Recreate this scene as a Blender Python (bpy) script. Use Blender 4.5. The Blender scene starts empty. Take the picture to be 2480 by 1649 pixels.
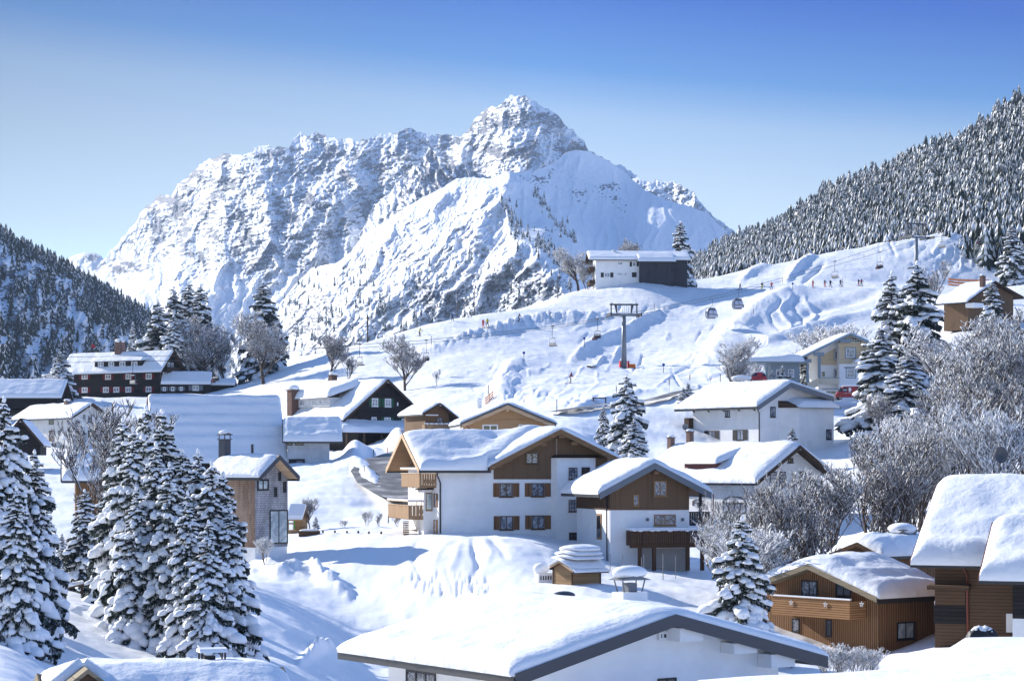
import bpy, bmesh, math, random
import numpy as np
from mathutils import Vector, Matrix

# ------------------------------------------------------------------ camera, world, sun, exposure
F, CX, HY = 5250.0, 1240.0, 1135.0          # focal length and horizon in units of the 2480 px wide picture
SC = bpy.context.scene
COL = SC.collection
cd = bpy.data.cameras.new("camera"); cam = bpy.data.objects.new("camera", cd); COL.objects.link(cam)
cd.sensor_width = 36.0; cd.lens = F / 2480.0 * 36.0
cd.shift_y = (HY - 824.5) / 2480.0
cd.clip_start = 1.0; cd.clip_end = 60000.0
cam.location = (0, 0, 0); cam.rotation_euler = (math.radians(90), 0, 0)
SC.camera = cam

SUN_EL, SUN_AZ = math.radians(24), math.radians(40)     # azimuth: degrees behind the picture plane, on the left
SUNV = Vector((-math.cos(SUN_AZ) * math.cos(SUN_EL), math.sin(SUN_AZ) * math.cos(SUN_EL), math.sin(SUN_EL)))
sd = bpy.data.lights.new("sun", 'SUN'); sun = bpy.data.objects.new("sun", sd); COL.objects.link(sun)
sd.energy = 4.2; sd.angle = math.radians(0.53); sd.color = (1.0, 0.95, 0.87)
sun.rotation_euler = SUNV.to_track_quat('Z', 'Y').to_euler()

w = bpy.data.worlds.new("World"); SC.world = w; w.use_nodes = True
nt = w.node_tree; nt.nodes.clear()
out = nt.nodes.new('ShaderNodeOutputWorld'); bg = nt.nodes.new('ShaderNodeBackground')
sky = nt.nodes.new('ShaderNodeTexSky'); sky.sky_type = 'NISHITA'; sky.sun_disc = False
sky.sun_elevation = SUN_EL; sky.sun_rotation = -math.atan2(-SUNV.x, SUNV.y)
sky.altitude = 1200; sky.air_density = 1.0; sky.dust_density = 0.0; sky.ozone_density = 3.0
tc = nt.nodes.new('ShaderNodeTexCoord'); sep = nt.nodes.new('ShaderNodeSeparateXYZ')
mr = nt.nodes.new('ShaderNodeMapRange'); ramp = nt.nodes.new('ShaderNodeValToRGB')
mul = nt.nodes.new('ShaderNodeMix'); mul.data_type = 'RGBA'; mul.blend_type = 'MULTIPLY'; mul.inputs[0].default_value = 1.0
nt.links.new(tc.outputs['Generated'], sep.inputs[0])
mad = nt.nodes.new('ShaderNodeMath'); mad.operation = 'MULTIPLY_ADD'; mad.inputs[1].default_value = 0.09
nt.links.new(sep.outputs['X'], mad.inputs[0]); nt.links.new(sep.outputs['Z'], mad.inputs[2])
nt.links.new(mad.outputs[0], mr.inputs[0])
mr.inputs[1].default_value = 0.06; mr.inputs[2].default_value = 0.60
nt.links.new(mr.outputs[0], ramp.inputs[0])
e = ramp.color_ramp.elements
e[0].position = 0.0; e[0].color = (0.95, 0.92, 0.84, 1)
e[1].position = 1.0; e[1].color = (0.85, 0.90, 0.98, 1)
for p_, c_ in ((0.06, (0.80, 0.64, 0.53, 1)), (0.14, (0.62, 0.49, 0.42, 1)), (0.19, (0.47, 0.41, 0.39, 1)), (0.23, (0.13, 0.235, 0.35, 1)), (0.30, (0.0, 0.09, 0.31, 1)), (0.42, (0.04, 0.16, 0.5, 1)), (0.60, (0.6, 0.75, 0.95, 1))):
    q = e.new(p_); q.color = c_
nt.links.new(sky.outputs[0], mul.inputs[6]); nt.links.new(ramp.outputs[0], mul.inputs[7])
ax = nt.nodes.new('ShaderNodeMath'); ax.operation = 'MULTIPLY_ADD'; ax.inputs[1].default_value = 1.8; ax.inputs[2].default_value = 1.02; nt.links.new(sep.outputs['X'], ax.inputs[0])
cl = nt.nodes.new('ShaderNodeClamp'); cl.inputs[1].default_value = 0.56; cl.inputs[2].default_value = 1.05; nt.links.new(ax.outputs[0], cl.inputs[0])
vm = nt.nodes.new('ShaderNodeVectorMath'); vm.operation = 'SCALE'; nt.links.new(mul.outputs[2], vm.inputs[0]); nt.links.new(cl.outputs[0], vm.inputs['Scale'])
nt.links.new(vm.outputs[0], bg.inputs[0]); bg.inputs[1].default_value = 0.145
nt.links.new(bg.outputs[0], out.inputs[0])
SC.view_settings.view_transform = 'Standard'; SC.view_settings.look = 'None'
SC.view_settings.gamma = 1.0; SC.view_settings.exposure = 1.08
cy = SC.cycles
cy.max_bounces = 5; cy.diffuse_bounces = 3; cy.glossy_bounces = 2; cy.transmission_bounces = 2; cy.volume_bounces = 0
cy.transparent_max_bounces = 4; cy.sample_clamp_indirect = 4.0; cy.use_denoising = True
cy.volume_step_rate = 10

# ------------------------------------------------------------------ helpers
# crops of the photograph: origin x, origin y, photo pixels per crop pixel
CR = dict(o=(0, 0, 1.0517), s=(0, 0, 1), c1=(0, 500, .29979), c2=(0, 900, .29979), c3=(350, 820, .33927), c4=(900, 900, .38265),
          c5=(1500, 700, .41561), c6=(0, 1200, .38168), c7=(750, 1200, .38168), c8=(1580, 1100, .38168), c9=(850, 650, .36047),
          c10=(1600, 500, .3732), d1=(150, 200, .4665), d2=(1000, 200, .36047), d3=(1350, 580, .20408), d4=(1700, 540, .33079),
          d5=(1750, 780, .16964), d6=(1580, 900, .2551), e1=(0, 920, .14029), e2=(2180, 560, .12755), e3=(1120, 1260, .21204),
          e4=(680, 1180, .14029), e5=(1980, 1250, .25445), e6=(140, 1540, .26293), e7=(1500, 880, .0933), e8=(1960, 1480, .22053))
def K(c, x, y):
    a = CR[c]; return (a[0] + x * a[2], a[1] + y * a[2])
def KL(c, *pts): return [K(c, x, y) for x, y in pts]
def P(px, py, Y): return Vector(((px - CX) / F * Y, Y, (HY - py) / F * Y))
def pix(v): return (CX + F * v[0] / v[1], HY - F * v[2] / v[1])

def tag(o, label=None, cat=None, group=None, kind=None):
    if label: o['label'] = label
    if cat: o['category'] = cat
    if group: o['group'] = group
    if kind: o['kind'] = kind
    return o
def empty(name, loc=(0, 0, 0), rz=0, label=None, cat=None, group=None):
    o = bpy.data.objects.new(name, None); COL.objects.link(o); o.location = loc; o.rotation_euler = (0, 0, rz)
    o.empty_display_size = 0.2
    return tag(o, label, cat, group)

def mesh_np(name, V, Fc, mats, parent=None, smooth=False, midx=None):
    """V: (n,3) array, Fc: list of index arrays grouped by size, or one (m,k) array"""
    me = bpy.data.meshes.new(name)
    V = np.asarray(V, dtype=np.float32)
    groups = Fc if isinstance(Fc, list) else [Fc]
    groups = [np.asarray(g, dtype=np.int32) for g in groups if len(g)]
    me.vertices.add(len(V)); me.vertices.foreach_set('co', V.ravel())
    nl = sum(g.size for g in groups); npoly = sum(len(g) for g in groups)
    me.loops.add(nl); me.polygons.add(npoly)
    me.loops.foreach_set('vertex_index', np.concatenate([g.ravel() for g in groups]))
    starts = []; s = 0
    for g in groups:
        starts.append(np.arange(len(g)) * g.shape[1] + s); s += g.size
    me.polygons.foreach_set('loop_start', np.concatenate(starts).astype(np.int32))
    if midx is not None: me.polygons.foreach_set('material_index', np.asarray(midx, dtype=np.int32))
    me.update(calc_edges=True); me.validate()
    if smooth is True: me.polygons.foreach_set('use_smooth', np.ones(len(me.polygons), dtype=bool))
    for m in (mats if isinstance(mats, (list, tuple)) else [mats]): me.materials.append(m)
    o = bpy.data.objects.new(name, me); COL.objects.link(o)
    if parent: o.parent = parent
    return o
def grid_faces(nr, nc):
    i = np.arange(nr - 1)[:, None] * nc + np.arange(nc - 1)[None, :]
    return np.stack([i, i + 1, i + nc + 1, i + nc], -1).reshape(-1, 4)
def set_attr(o, name, arr):
    a = o.data.attributes.new(name, 'FLOAT', 'POINT'); a.data.foreach_set('value', np.asarray(arr, dtype=np.float32).ravel())

# ---- gradient noise
_rs = np.random.RandomState(7); _perm = _rs.permutation(512).astype(np.int64); _perm = np.concatenate([_perm, _perm, _perm])
_ang = _rs.rand(512) * 2 * np.pi; _gx = np.cos(_ang); _gy = np.sin(_ang)
def pn(x, y, seed=0):
    x = np.asarray(x, float) + seed * 17.31; y = np.asarray(y, float) + seed * 9.77
    xi = np.floor(x).astype(np.int64); yi = np.floor(y).astype(np.int64); fx = x - xi; fy = y - yi
    u = fx * fx * fx * (fx * (fx * 6 - 15) + 10); v = fy * fy * fy * (fy * (fy * 6 - 15) + 10)
    def g(a, b, dx, dy):
        h = _perm[(_perm[a & 511] + b) & 511]
        return _gx[h] * dx + _gy[h] * dy
    n00 = g(xi, yi, fx, fy); n10 = g(xi + 1, yi, fx - 1, fy); n01 = g(xi, yi + 1, fx, fy - 1); n11 = g(xi + 1, yi + 1, fx - 1, fy - 1)
    return (n00 * (1 - u) + n10 * u) * (1 - v) + (n01 * (1 - u) + n11 * u) * v
def fbm(x, y, o=4, seed=0, g=0.5, lac=2.03):
    s = 0; a = 1.0
    for i in range(o): s = s + a * pn(x, y, seed + i); x = x * lac; y = y * lac; a *= g
    return s
def ridged(x, y, o=4, seed=0, g=0.5, lac=2.03):
    s = 0; a = 1.0; w_ = 1.0
    for i in range(o):
        n = 1 - np.abs(pn(x, y, seed + i)) * 2.2; n = np.clip(n, 0, 1) ** 2
        s = s + a * n * w_; w_ = np.clip(n * 1.5, 0, 1); x = x * lac; y = y * lac; a *= g
    return s
def sstep(a, b, x):
    t = np.clip((x - a) / (b - a), 0, 1); return t * t * (3 - 2 * t)
def gsmooth(A, s, ax):
    r = int(3 * s) + 1; k = np.exp(-0.5 * (np.arange(-r, r + 1) / s) ** 2); k /= k.sum()
    pad = [(0, 0)] * A.ndim; pad[ax] = (r, r); B = np.pad(A, pad, mode='edge')
    return np.apply_along_axis(lambda m: np.convolve(m, k, mode='valid'), ax, B)
def pdist(X, Y, poly):
    """distance, signed side (+ = right of travel in y-down pixels) and arc position to a polyline"""
    best = np.full(X.shape, 1e9); sgn = np.zeros(X.shape); arc = np.zeros(X.shape); L = 0
    for (x0, y0), (x1, y1) in zip(poly[:-1], poly[1:]):
        dx, dy = x1 - x0, y1 - y0; l2 = dx * dx + dy * dy
        t = np.clip(((X - x0) * dx + (Y - y0) * dy) / l2, 0, 1)
        ex, ey = X - (x0 + t * dx), Y - (y0 + t * dy); d = np.hypot(ex, ey); m = d < best
        best = np.where(m, d, best); sgn = np.where(m, np.sign(dx * ey - dy * ex), sgn); l = math.sqrt(l2)
        arc = np.where(m, L + t * l, arc); L += l
    return best, sgn, arc / L

# ---- materials
MATS = {}
def mat(name, col=(.5, .5, .5), rough=.8, spec=.2, metal=0.0, emit=None):
    if name in MATS: return MATS[name]
    m = bpy.data.materials.new(name); m.use_nodes = True; b = m.node_tree.nodes['Principled BSDF']
    b.inputs['Base Color'].default_value = (*col, 1); b.inputs['Roughness'].default_value = rough
    b.inputs['Specular IOR Level'].default_value = spec; b.inputs['Metallic'].default_value = metal
    MATS[name] = m; return m
def N(m, t, **kw):
    n = m.node_tree.nodes.new(t)
    for k, v in kw.items(): setattr(n, k, v)
    return n
def L(m, a, b): m.node_tree.links.new(a, b)
def noise_tex(m, scale, detail=4, rough=.5, coord='Object', vscale=None, dist=0.0):
    c = N(m, 'ShaderNodeTexCoord'); n = N(m, 'ShaderNodeTexNoise'); n.inputs['Scale'].default_value = scale
    n.inputs['Detail'].default_value = detail; n.inputs['Roughness'].default_value = rough; n.inputs['Distortion'].default_value = dist
    src = c.outputs[coord]
    if vscale:
        mp = N(m, 'ShaderNodeMapping'); mp.inputs['Scale'].default_value = vscale; L(m, src, mp.inputs[0]); src = mp.outputs[0]
    L(m, src, n.inputs[0]); return n.outputs['Fac']
def ramp_of(m, fac, stops):
    r = N(m, 'ShaderNodeValToRGB'); el = r.color_ramp.elements
    el[0].position = stops[0][0]; el[0].color = (*stops[0][1], 1); el[1].position = stops[-1][0]; el[1].color = (*stops[-1][1], 1)
    for p_, c_ in stops[1:-1]:
        q = el.new(p_); q.color = (*c_, 1)
    L(m, fac, r.inputs[0]); return r.outputs[0]
def bump(m, height, strength=.3, dist=.1, prev=None):
    b = N(m, 'ShaderNodeBump'); b.inputs['Strength'].default_value = strength; b.inputs['Distance'].default_value = dist
    L(m, height, b.inputs['Height'])
    if prev is not None: L(m, prev, b.inputs['Normal'])
    return b.outputs[0]
def BS(m): return m.node_tree.nodes['Principled BSDF']

def snow_mat(name, scales, col=(.87, .885, .915)):
    m = mat(name, col, .55, .25)
    nrm = None
    for sc, st, ds in scales:
        nrm = bump(m, noise_tex(m, sc, 5, .55), st, ds, nrm)
    L(m, nrm, BS(m).inputs['Normal']); return m
SNOW = snow_mat('roof_snow', [(0.35, .5, .5), (2.2, .35, .12), (14, .25, .03)])
SNOWG = snow_mat('ground_snow', [(0.5, .35, .25), (3, .3, .06)])
SNOWP = mat('tree_snow', (.87, .885, .915), .6, .2)
L(SNOWP, bump(SNOWP, noise_tex(SNOWP, 130, 3, .6), .6, .004), BS(SNOWP).inputs['Normal'])

# TRACKS: skiers' lines pressed into the slope, only where the surface carries the attribute
def add_tracks(m):
    b = BS(m); prev = b.inputs['Normal'].links[0].from_socket; c = N(m, 'ShaderNodeTexCoord'); at = N(m, 'ShaderNodeAttribute'); at.attribute_name = 'tracks'; last = prev
    for rot, sx, sy, st, seed in ((.55, .05, .9, .38, 0), (1.05, .06, .7, .32, 11.0), (-.2, .07, 1.0, .22, 23.0)):
        mp = N(m, 'ShaderNodeMapping'); mp.inputs['Rotation'].default_value = (0, 0, -rot); mp.inputs['Scale'].default_value = (sx, sy, 0); mp.inputs['Location'].default_value = (seed, seed, 0); L(m, c.outputs['Object'], mp.inputs[0])
        n = N(m, 'ShaderNodeTexNoise'); n.inputs['Scale'].default_value = .55; n.inputs['Detail'].default_value = 5; n.inputs['Roughness'].default_value = .62; n.inputs['Distortion'].default_value = .8; L(m, mp.outputs[0], n.inputs[0])
        r = ramp_of(m, n.outputs['Fac'], [(.44, (1, 1, 1)), (.485, (0, 0, 0)), (.515, (0, 0, 0)), (.56, (1, 1, 1))]); mm = N(m, 'ShaderNodeMath', operation='MULTIPLY'); L(m, r, mm.inputs[0]); L(m, at.outputs['Fac'], mm.inputs[1])
        last = bump(m, mm.outputs[0], st, .9, last)
    L(m, last, b.inputs['Normal'])
add_tracks(SNOWG)
# ------------------------------------------------------------------ near terrain: profiles of the valley side, one per column (distance m, picture height)
COLS = {
 -600: [(40,1750),(110,1540),(180,1330),(250,1200),(400,1080),(480,985),(560,985),(760,1100)],
 0: [(40,1780),(80,1700),(110,1530),(130,1475),(170,1400),(230,1260),(300,1170),(400,1092),(440,1035),(480,975),(560,960),(640,990),(760,1080)],
 150: [(40,1800),(95,1700),(120,1530),(138,1452),(180,1380),(240,1250),(320,1150),(395,1094),(440,1030),(475,966),(560,960),(640,1000),(760,1080)],
 300: [(40,1850),(95,1720),(118,1600),(145,1465),(190,1390),(240,1270),(320,1150),(400,1088),(450,1010),(475,962),(560,955),(640,1000),(760,1080)],
 450: [(40,1900),(95,1760),(122,1610),(150,1490),(185,1400),(240,1260),(290,1160),(350,1100),(430,1010),(475,962),(560,945),(640,990),(760,1080)],
 600: [(40,1950),(95,1790),(125,1640),(150,1470),(165,1415),(178,1388),(186,1374),(197,1318),(230,1230),(290,1130),(350,1100),(430,990),(480,935),(540,905),(640,960),(760,1080)],
 720: [(40,1950),(95,1800),(122,1690),(150,1510),(165,1440),(178,1378),(191,1318),(206,1291),(240,1185),(270,1130),(300,1120),(350,1095),(400,1010),(450,930),(500,880),(560,862),(640,930),(760,1050)],
 850: [(40,1950),(100,1800),(125,1730),(150,1585),(168,1440),(180,1322),(200,1289),(215,1265),(245,1170),(270,1130),(340,1085),(400,985),(450,900),(492,843),(540,840),(640,900),(760,1000)],
 950: [(40,1950),(100,1800),(125,1760),(150,1600),(165,1450),(175,1360),(184,1302),(200,1287),(230,1230),(260,1160),(300,1090),(340,1055),(400,960),(450,890),(505,812),(560,815),(640,900),(760,1000)],
 1066: [(40,1950),(100,1790),(125,1760),(150,1570),(160,1470),(170,1355),(184,1297),(200,1275),(235,1180),(270,1100),(330,1030),(400,930),(460,860),(515,777),(570,780),(640,850),(760,950)],
 1250: [(40,1950),(100,1790),(125,1690),(148,1500),(155,1445),(160,1410),(165,1380),(172,1330),(183,1299),(200,1285),(235,1110),(260,1045),(290,1008),(330,985),(400,915),(460,850),(528,750),(600,752),(760,860)],
 1400: [(40,1950),(100,1790),(125,1620),(145,1460),(153,1424),(165,1390),(176,1350),(188,1315),(210,1250),(240,1110),(270,1030),(300,985),(350,950),(400,905),(450,880),(520,762),(560,707),(600,702),(760,800)],
 1550: [(40,1950),(100,1790),(125,1620),(150,1450),(165,1410),(176,1380),(200,1330),(240,1200),(270,1080),(297,990),(320,965),(360,930),(400,910),(450,890),(500,800),(540,722),(557,684),(580,676),(640,674),(760,740)],
 1700: [(40,1950),(100,1790),(125,1640),(150,1480),(178,1390),(220,1290),(255,1120),(275,1078),(300,985),(322,945),(345,932),(380,922),(420,900),(480,820),(540,740),(562,702),(585,697),(640,674),(760,720)],
 1850: [(40,1950),(110,1700),(140,1540),(180,1400),(225,1290),(260,1130),(280,1090),(310,1000),(330,962),(350,925),(380,900),(420,870),(480,800),(530,725),(550,698),(590,690),(660,642),(760,690)],
 2000: [(40,1950),(100,1740),(138,1590),(180,1400),(225,1290),(270,1110),(290,1060),(315,985),(335,966),(380,910),(430,850),(490,775),(530,725),(550,697),(590,686),(670,613),(760,650)],
 2150: [(40,1950),(100,1740),(138,1592),(180,1400),(230,1220),(270,1060),(290,1030),(320,980),(350,940),(420,860),(490,765),(540,702),(560,697),(610,684),(680,584),(760,610)],
 2300: [(40,1950),(100,1740),(135,1570),(180,1390),(230,1200),(270,1080),(300,1010),(350,920),(400,810),(440,740),(500,712),(560,700),(620,690),(690,557),(760,590)],
 2480: [(40,1950),(100,1740),(135,1560),(180,1370),(230,1190),(270,1090),(300,1010),(350,900),(400,790),(450,700),(500,690),(560,695),(620,700),(700,600),(760,600)],
 3100: [(40,1950),(100,1740),(135,1540),(180,1360),(230,1180),(300,1000),(400,780),(500,650),(600,610),(700,560),(760,560)],
}
_pxs = np.arange(-600, 3101, 10.0); _Ys = np.arange(40, 761, 1.0)
_ck = sorted(COLS); _T = []
for k in _ck:
    a = np.array(COLS[k], float); z = (HY - a[:, 1]) * a[:, 0] / F
    _T.append(np.interp(_Ys, a[:, 0], z))
_T = np.array(_T)
_Z = np.stack([np.interp(_pxs, _ck, _T[:, j]) for j in range(len(_Ys))], 1)
_Z = gsmooth(gsmooth(_Z, 3.0, 1), 2.6, 0)
def tz0(px, Y):
    u = np.clip((px + 600) / 10.0, 0, len(_pxs) - 1.001); v = np.clip(Y - 40, 0, len(_Ys) - 1.001)
    i = u.astype(int); j = v.astype(int); fu = u - i; fv = v - j
    return (_Z[i, j] * (1 - fu) + _Z[i + 1, j] * fu) * (1 - fv) + (_Z[i, j + 1] * (1 - fu) + _Z[i + 1, j + 1] * fu) * fv

pxa = np.concatenate([np.arange(-600, -60, 20), np.arange(-60, 2540, 2.8), np.arange(2540, 3101, 20)])
Ya = 45 * (755 / 45) ** (np.arange(0, 561) / 560.0)
PX, YY = np.meshgrid(pxa, Ya)
Z = tz0(PX, YY); X = (PX - CX) / F * YY; PY = HY - Z / YY * F
# gentle general relief
Z = Z + 0.55 * fbm(X / 14, YY / 17, 3, 1) * sstep(90, 160, YY) + 0.16 * fbm(X / 3.4, YY / 4.5, 3, 5) + .05 * fbm(X / 1.1, YY / 1.3, 2, 15)
def berm(poly, h, wl, wr, y0=0, y1=999, rough=0.0):
    """raised line with different fall on its left and right (pixel widths)"""
    global Z
    xs = [p[0] for p in poly]; ys = [p[1] for p in poly]; m_ = 4 * max(wl, wr)
    sel = (PX > min(xs) - m_) & (PX < max(xs) + m_) & (PY > min(ys) - m_) & (PY < max(ys) + m_) & (YY > y0) & (YY < y1)
    if not sel.any(): return
    d, s, t = pdist(PX[sel], PY[sel], poly)
    wdt = np.where(s > 0, wr, wl); a = np.exp(-(d / wdt) ** 2) * np.sin(np.pi * np.clip(t, .02, .98)) ** .4
    if rough: a = a * (1 + rough * fbm(X[sel] / 1.5, YY[sel] / 1.5, 3, 3))
    Z[sel] += h * a
def mound(cx, cy, rx, ry, h, y0=0, y1=999, p=2):
    global Z
    sel = (np.abs(PX - cx) < 3 * rx) & (np.abs(PY - cy) < 3 * ry) & (YY > y0) & (YY < y1)
    d = ((PX[sel] - cx) / rx) ** 2 + ((PY[sel] - cy) / ry) ** 2
    Z[sel] += h * np.exp(-d)
# banks and tracks on the ski slope
berm(KL('c9', (2090,285),(1960,350),(1830,430),(1700,480),(1590,520),(1480,610)), 1.7, 12, 5, 330, 560, .3)
berm(KL('c9', (1170,630),(1080,660),(1030,740),(990,820),(950,885)), 1.3, 30, 14, 260, 460)
berm(KL('c9', (1700,330),(1400,335),(1200,350),(1090,390),(950,430),(800,465),(640,510),(480,560)), 1.9, 12, 8, 380, 560, .6)
berm(KL('c10', (860,545),(700,630),(600,700),(450,830),(370,900),(290,985)), 2.3, 34, 16, 330, 560, .12)
berm(KL('c10', (1440,540),(1300,590),(1000,670),(850,740)), -1.2, 10, 10, 400, 560)
berm(KL('c10', (1380,690),(1150,745),(900,820),(700,870),(480,840)), 1.6, 8, 8, 350, 560)
berm(KL('c10', (520,480),(600,425),(700,385)), 1.4, 9, 6, 560, 720)
berm(KL('c10', (820,480),(870,420),(930,360),(1000,320)), 1.6, 8, 6, 560, 720, .4)
berm(KL('c10', (930,490),(980,440),(1060,370)), -1.2, 5, 5, 560, 720)
for i, off in enumerate((0, 70, 150, 230)):
    berm(KL('c10', *[(740 + off + 40 * math.sin(j * 1.15 + i * 1.4), 600 + j * 32) for j in range(8)]), 0.45 if i % 2 else -0.45, 4, 3.2, 380, 560)
rr = random.Random(5)
for i in range(46):                                   # tracks on the shaded bowl and the open piste
    x0, y0 = rr.uniform(1640, 2140), rr.uniform(110, 400)
    if i < 24: pts = [(x0 + j * rr.uniform(30, 70) * -1, y0 + j * rr.uniform(15, 38) + 14 * math.sin(j * 1.7 + i)) for j in range(6)]; pts = KL('c10', *pts)
    else:
        x0, y0 = rr.uniform(1450, 1850), rr.uniform(720, 900); pts = [(x0 - j * rr.uniform(14, 26), y0 + j * rr.uniform(3, 13) + 3 * math.sin(j * 1.9 + i)) for j in range(6)]
    berm(pts, rr.choice((-1, 1)) * rr.uniform(.18, .42), 3.2, 2.6, 330, 720)
for i in range(40):
    x0, y0 = rr.uniform(1180, 1480), rr.uniform(880, 960); pts = [(x0 - j * rr.uniform(6, 18), y0 + j * rr.uniform(3, 9)) for j in range(5)]
    berm(pts, rr.choice((-1, 1)) * rr.uniform(.12, .3), 3, 2.4, 280, 470)
# rough bank beyond the road, snow heap by the farmhouse
berm(KL('c3', (1330,905),(1480,890),(1560,960),(1640,1060),(1730,1180),(1760,1230)), 1.0, 26, 15, 205, 300, .25)
mound(*K('c3', 1500, 800), 30, 22, 3.0, 245, 300); mound(*K('c3', 1640, 800), 20, 12, 1.2, 245, 300); mound(*K('c3', 1790, 740), 32, 20, 2.6, 255, 310)
# mound in front of the chalet with its furrows
mound(1230, 1335, 210, 40, .6, 150, 184)
for pts, h in ((((290,1080),(260,1180),(300,1290),(360,1330)), -.18), (((640,1090),(650,1180),(680,1240),(640,1320)), -.28), (((740,1070),(800,1120),(850,1210)), -.16),
               (((480,1100),(420,1180),(380,1260),(350,1330)), .08), (((560,1100),(540,1200),(470,1320)), .07), (((700,1090),(760,1180),(700,1260)), .1)):
    berm(KL('c4', *pts), h, 9, 7, 150, 186)
for i in range(260):                                  # footprints
    x0, y0 = rr.uniform(200, 760), rr.uniform(1290, 1440)
    if abs(y0 - (1300 + 0.2 * (x0 - 200))) < 70: mound(*K('c4', x0, y0), rr.uniform(2.5, 5), rr.uniform(1.5, 3), -rr.uniform(.06, .16), 140, 176)
berm(KL('c6', (1560,470),(1650,460),(1760,490),(1980,460),(2060,520),(2200,620)), .9, 12, 14, 130, 185, .8)
berm(KL('c6', (1900,1060),(2000,960),(2150,900),(2290,930)), .5, 12, 10, 110, 150, 1.2)
berm([(1340,1006),(1390,995),(1440,982),(1500,967),(1560,956),(1620,946),(1690,937)], 1.0, 5, 5, 270, 345, .3)
_ZT = Z.copy()
lYa = np.log(Ya)
def ground(x, y):
    """height of the finished snow surface"""
    px = CX + F * x / y
    i = int(np.clip(np.searchsorted(pxa, px) - 1, 0, len(pxa) - 2)); j = int(np.clip(np.searchsorted(Ya, y) - 1, 0, len(Ya) - 2))
    fu = min(max((px - pxa[i]) / (pxa[i + 1] - pxa[i]), 0), 1); fv = min(max((y - Ya[j]) / (Ya[j + 1] - Ya[j]), 0), 1)
    return float((_ZT[j, i] * (1 - fu) + _ZT[j, i + 1] * fu) * (1 - fv) + (_ZT[j + 1, i] * (1 - fu) + _ZT[j + 1, i + 1] * fu) * fv)
def gp(px, Y, dz=0.0):
    x = (px - CX) / F * Y; return Vector((x, Y, ground(x, Y) + dz))
o = mesh_np('snow_ground', np.stack([X, YY, Z], -1).reshape(-1, 3), grid_faces(*X.shape), SNOWG, smooth=True); tag(o, kind='structure')
set_attr(o, 'tracks', sstep(330, 400, YY) * sstep(780, 900, PX) * np.clip(.35 + 1.1 * fbm(X / 45, YY / 45, 2, 77) + .6, 0, 1))
# wide valley floor to the horizon
vx = np.linspace(-9000, 9000, 60); vy = np.linspace(-3500, 13000, 60); VX, VY = np.meshgrid(vx, vy)
o = mesh_np('valley_ground', np.stack([VX, VY, np.full(VX.shape, -45.0) + 3 * fbm(VX / 900, VY / 900, 2)], -1).reshape(-1, 3), grid_faces(60, 60), SNOWG, smooth=True); tag(o, kind='structure')

# ------------------------------------------------------------------ far relief as surfaces with real distance
def rbf(pts, QX, QY, smooth=1.0):
    p = np.array(pts, float); x, y, v = p[:, 0] / 100, p[:, 1] / 100, p[:, 2]
    def phi(r2): return np.where(r2 > 0, 0.5 * r2 * np.log(r2 + 1e-12), 0)
    r2 = (x[:, None] - x) ** 2 + (y[:, None] - y) ** 2; n = len(x)
    A = np.zeros((n + 3, n + 3)); A[:n, :n] = phi(r2) + np.eye(n) * smooth * 0.02; A[:n, n] = 1; A[:n, n + 1] = x; A[:n, n + 2] = y; A[n:, :n] = A[:n, n:].T
    c = np.linalg.solve(A, np.concatenate([v, [0, 0, 0]]))
    qx, qy = QX / 100, QY / 100; R = c[n] + c[n + 1] * qx + c[n + 2] * qy
    for i in range(n): R = R + c[i] * phi((qx - x[i]) ** 2 + (qy - y[i]) ** 2)
    return R
def interp_line(pts, xs):
    p = sorted(pts); return np.interp(xs, [a[0] for a in p], [a[1] for a in p])

def rock_mat(name, snow=(.86, .88, .92), rock_a=(.085, .095, .125), rock_b=(.22, .23, .27)):
    m = mat(name, snow, .7, .15)
    a = N(m, 'ShaderNodeAttribute'); a.attribute_name = 'rock'
    n1 = noise_tex(m, .02, 6, .65); n2 = noise_tex(m, .05, 6, .75)
    r = ramp_of(m, n1, [(.35, rock_a), (.65, rock_b)])
    add = N(m, 'ShaderNodeMath', operation='MULTIPLY_ADD'); add.inputs[1].default_value = .55; L(m, n2, add.inputs[0]); L(m, a.outputs['Fac'], add.inputs[2])
    mr_ = N(m, 'ShaderNodeMapRange'); mr_.inputs[1].default_value = .60; mr_.inputs[2].default_value = .70; L(m, add.outputs[0], mr_.inputs[0])
    mx = N(m, 'ShaderNodeMix', data_type='RGBA'); L(m, mr_.outputs[0], mx.inputs[0]); mx.inputs[6].default_value = (*snow, 1); L(m, r, mx.inputs[7])
    L(m, mx.outputs[2], BS(m).inputs['Base Color'])
    L(m, bump(m, n1, .5, 10, bump(m, n2, .5, 6)), BS(m).inputs['Normal'])
    return m
ROCK = rock_mat('mountain_surface')

SKY1 = KL('d1', (60,940),(110,900),(150,985),(230,900),(290,830),(370,740),(420,660),(500,590),(570,580),(610,520),(690,450),(760,400),(850,362),(890,368),(940,385),(1020,325),(1060,322),(1100,345),(1130,332),(1180,335),(1205,285),(1240,258),(1280,275),(1310,258),(1400,285),(1450,292),(1540,300),(1600,290),(1660,270),(1740,265),(1800,233),(1850,250),(1910,280),(1990,265),(2070,285)) \
     + KL('d2', (330,370),(380,300),(430,240),(480,190),(530,150),(560,160),(590,150),(660,85),(700,92),(790,105),(830,135),(870,170),(910,170),(970,215),(1010,270),(1070,320),(1140,380),(1180,455),(1230,480),(1290,515),(1340,545),(1400,560),(1470,600),(1520,645),(1600,660),(1700,662),(1770,670),(1830,710),(1890,740),(1930,800),(1990,870),(2040,910),(2090,950),(2190,1030),(2300,1130),(2500,1300))
SKY1 = [p for p in SKY1 if p[0] > 215 or p[0] < 0]
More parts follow.
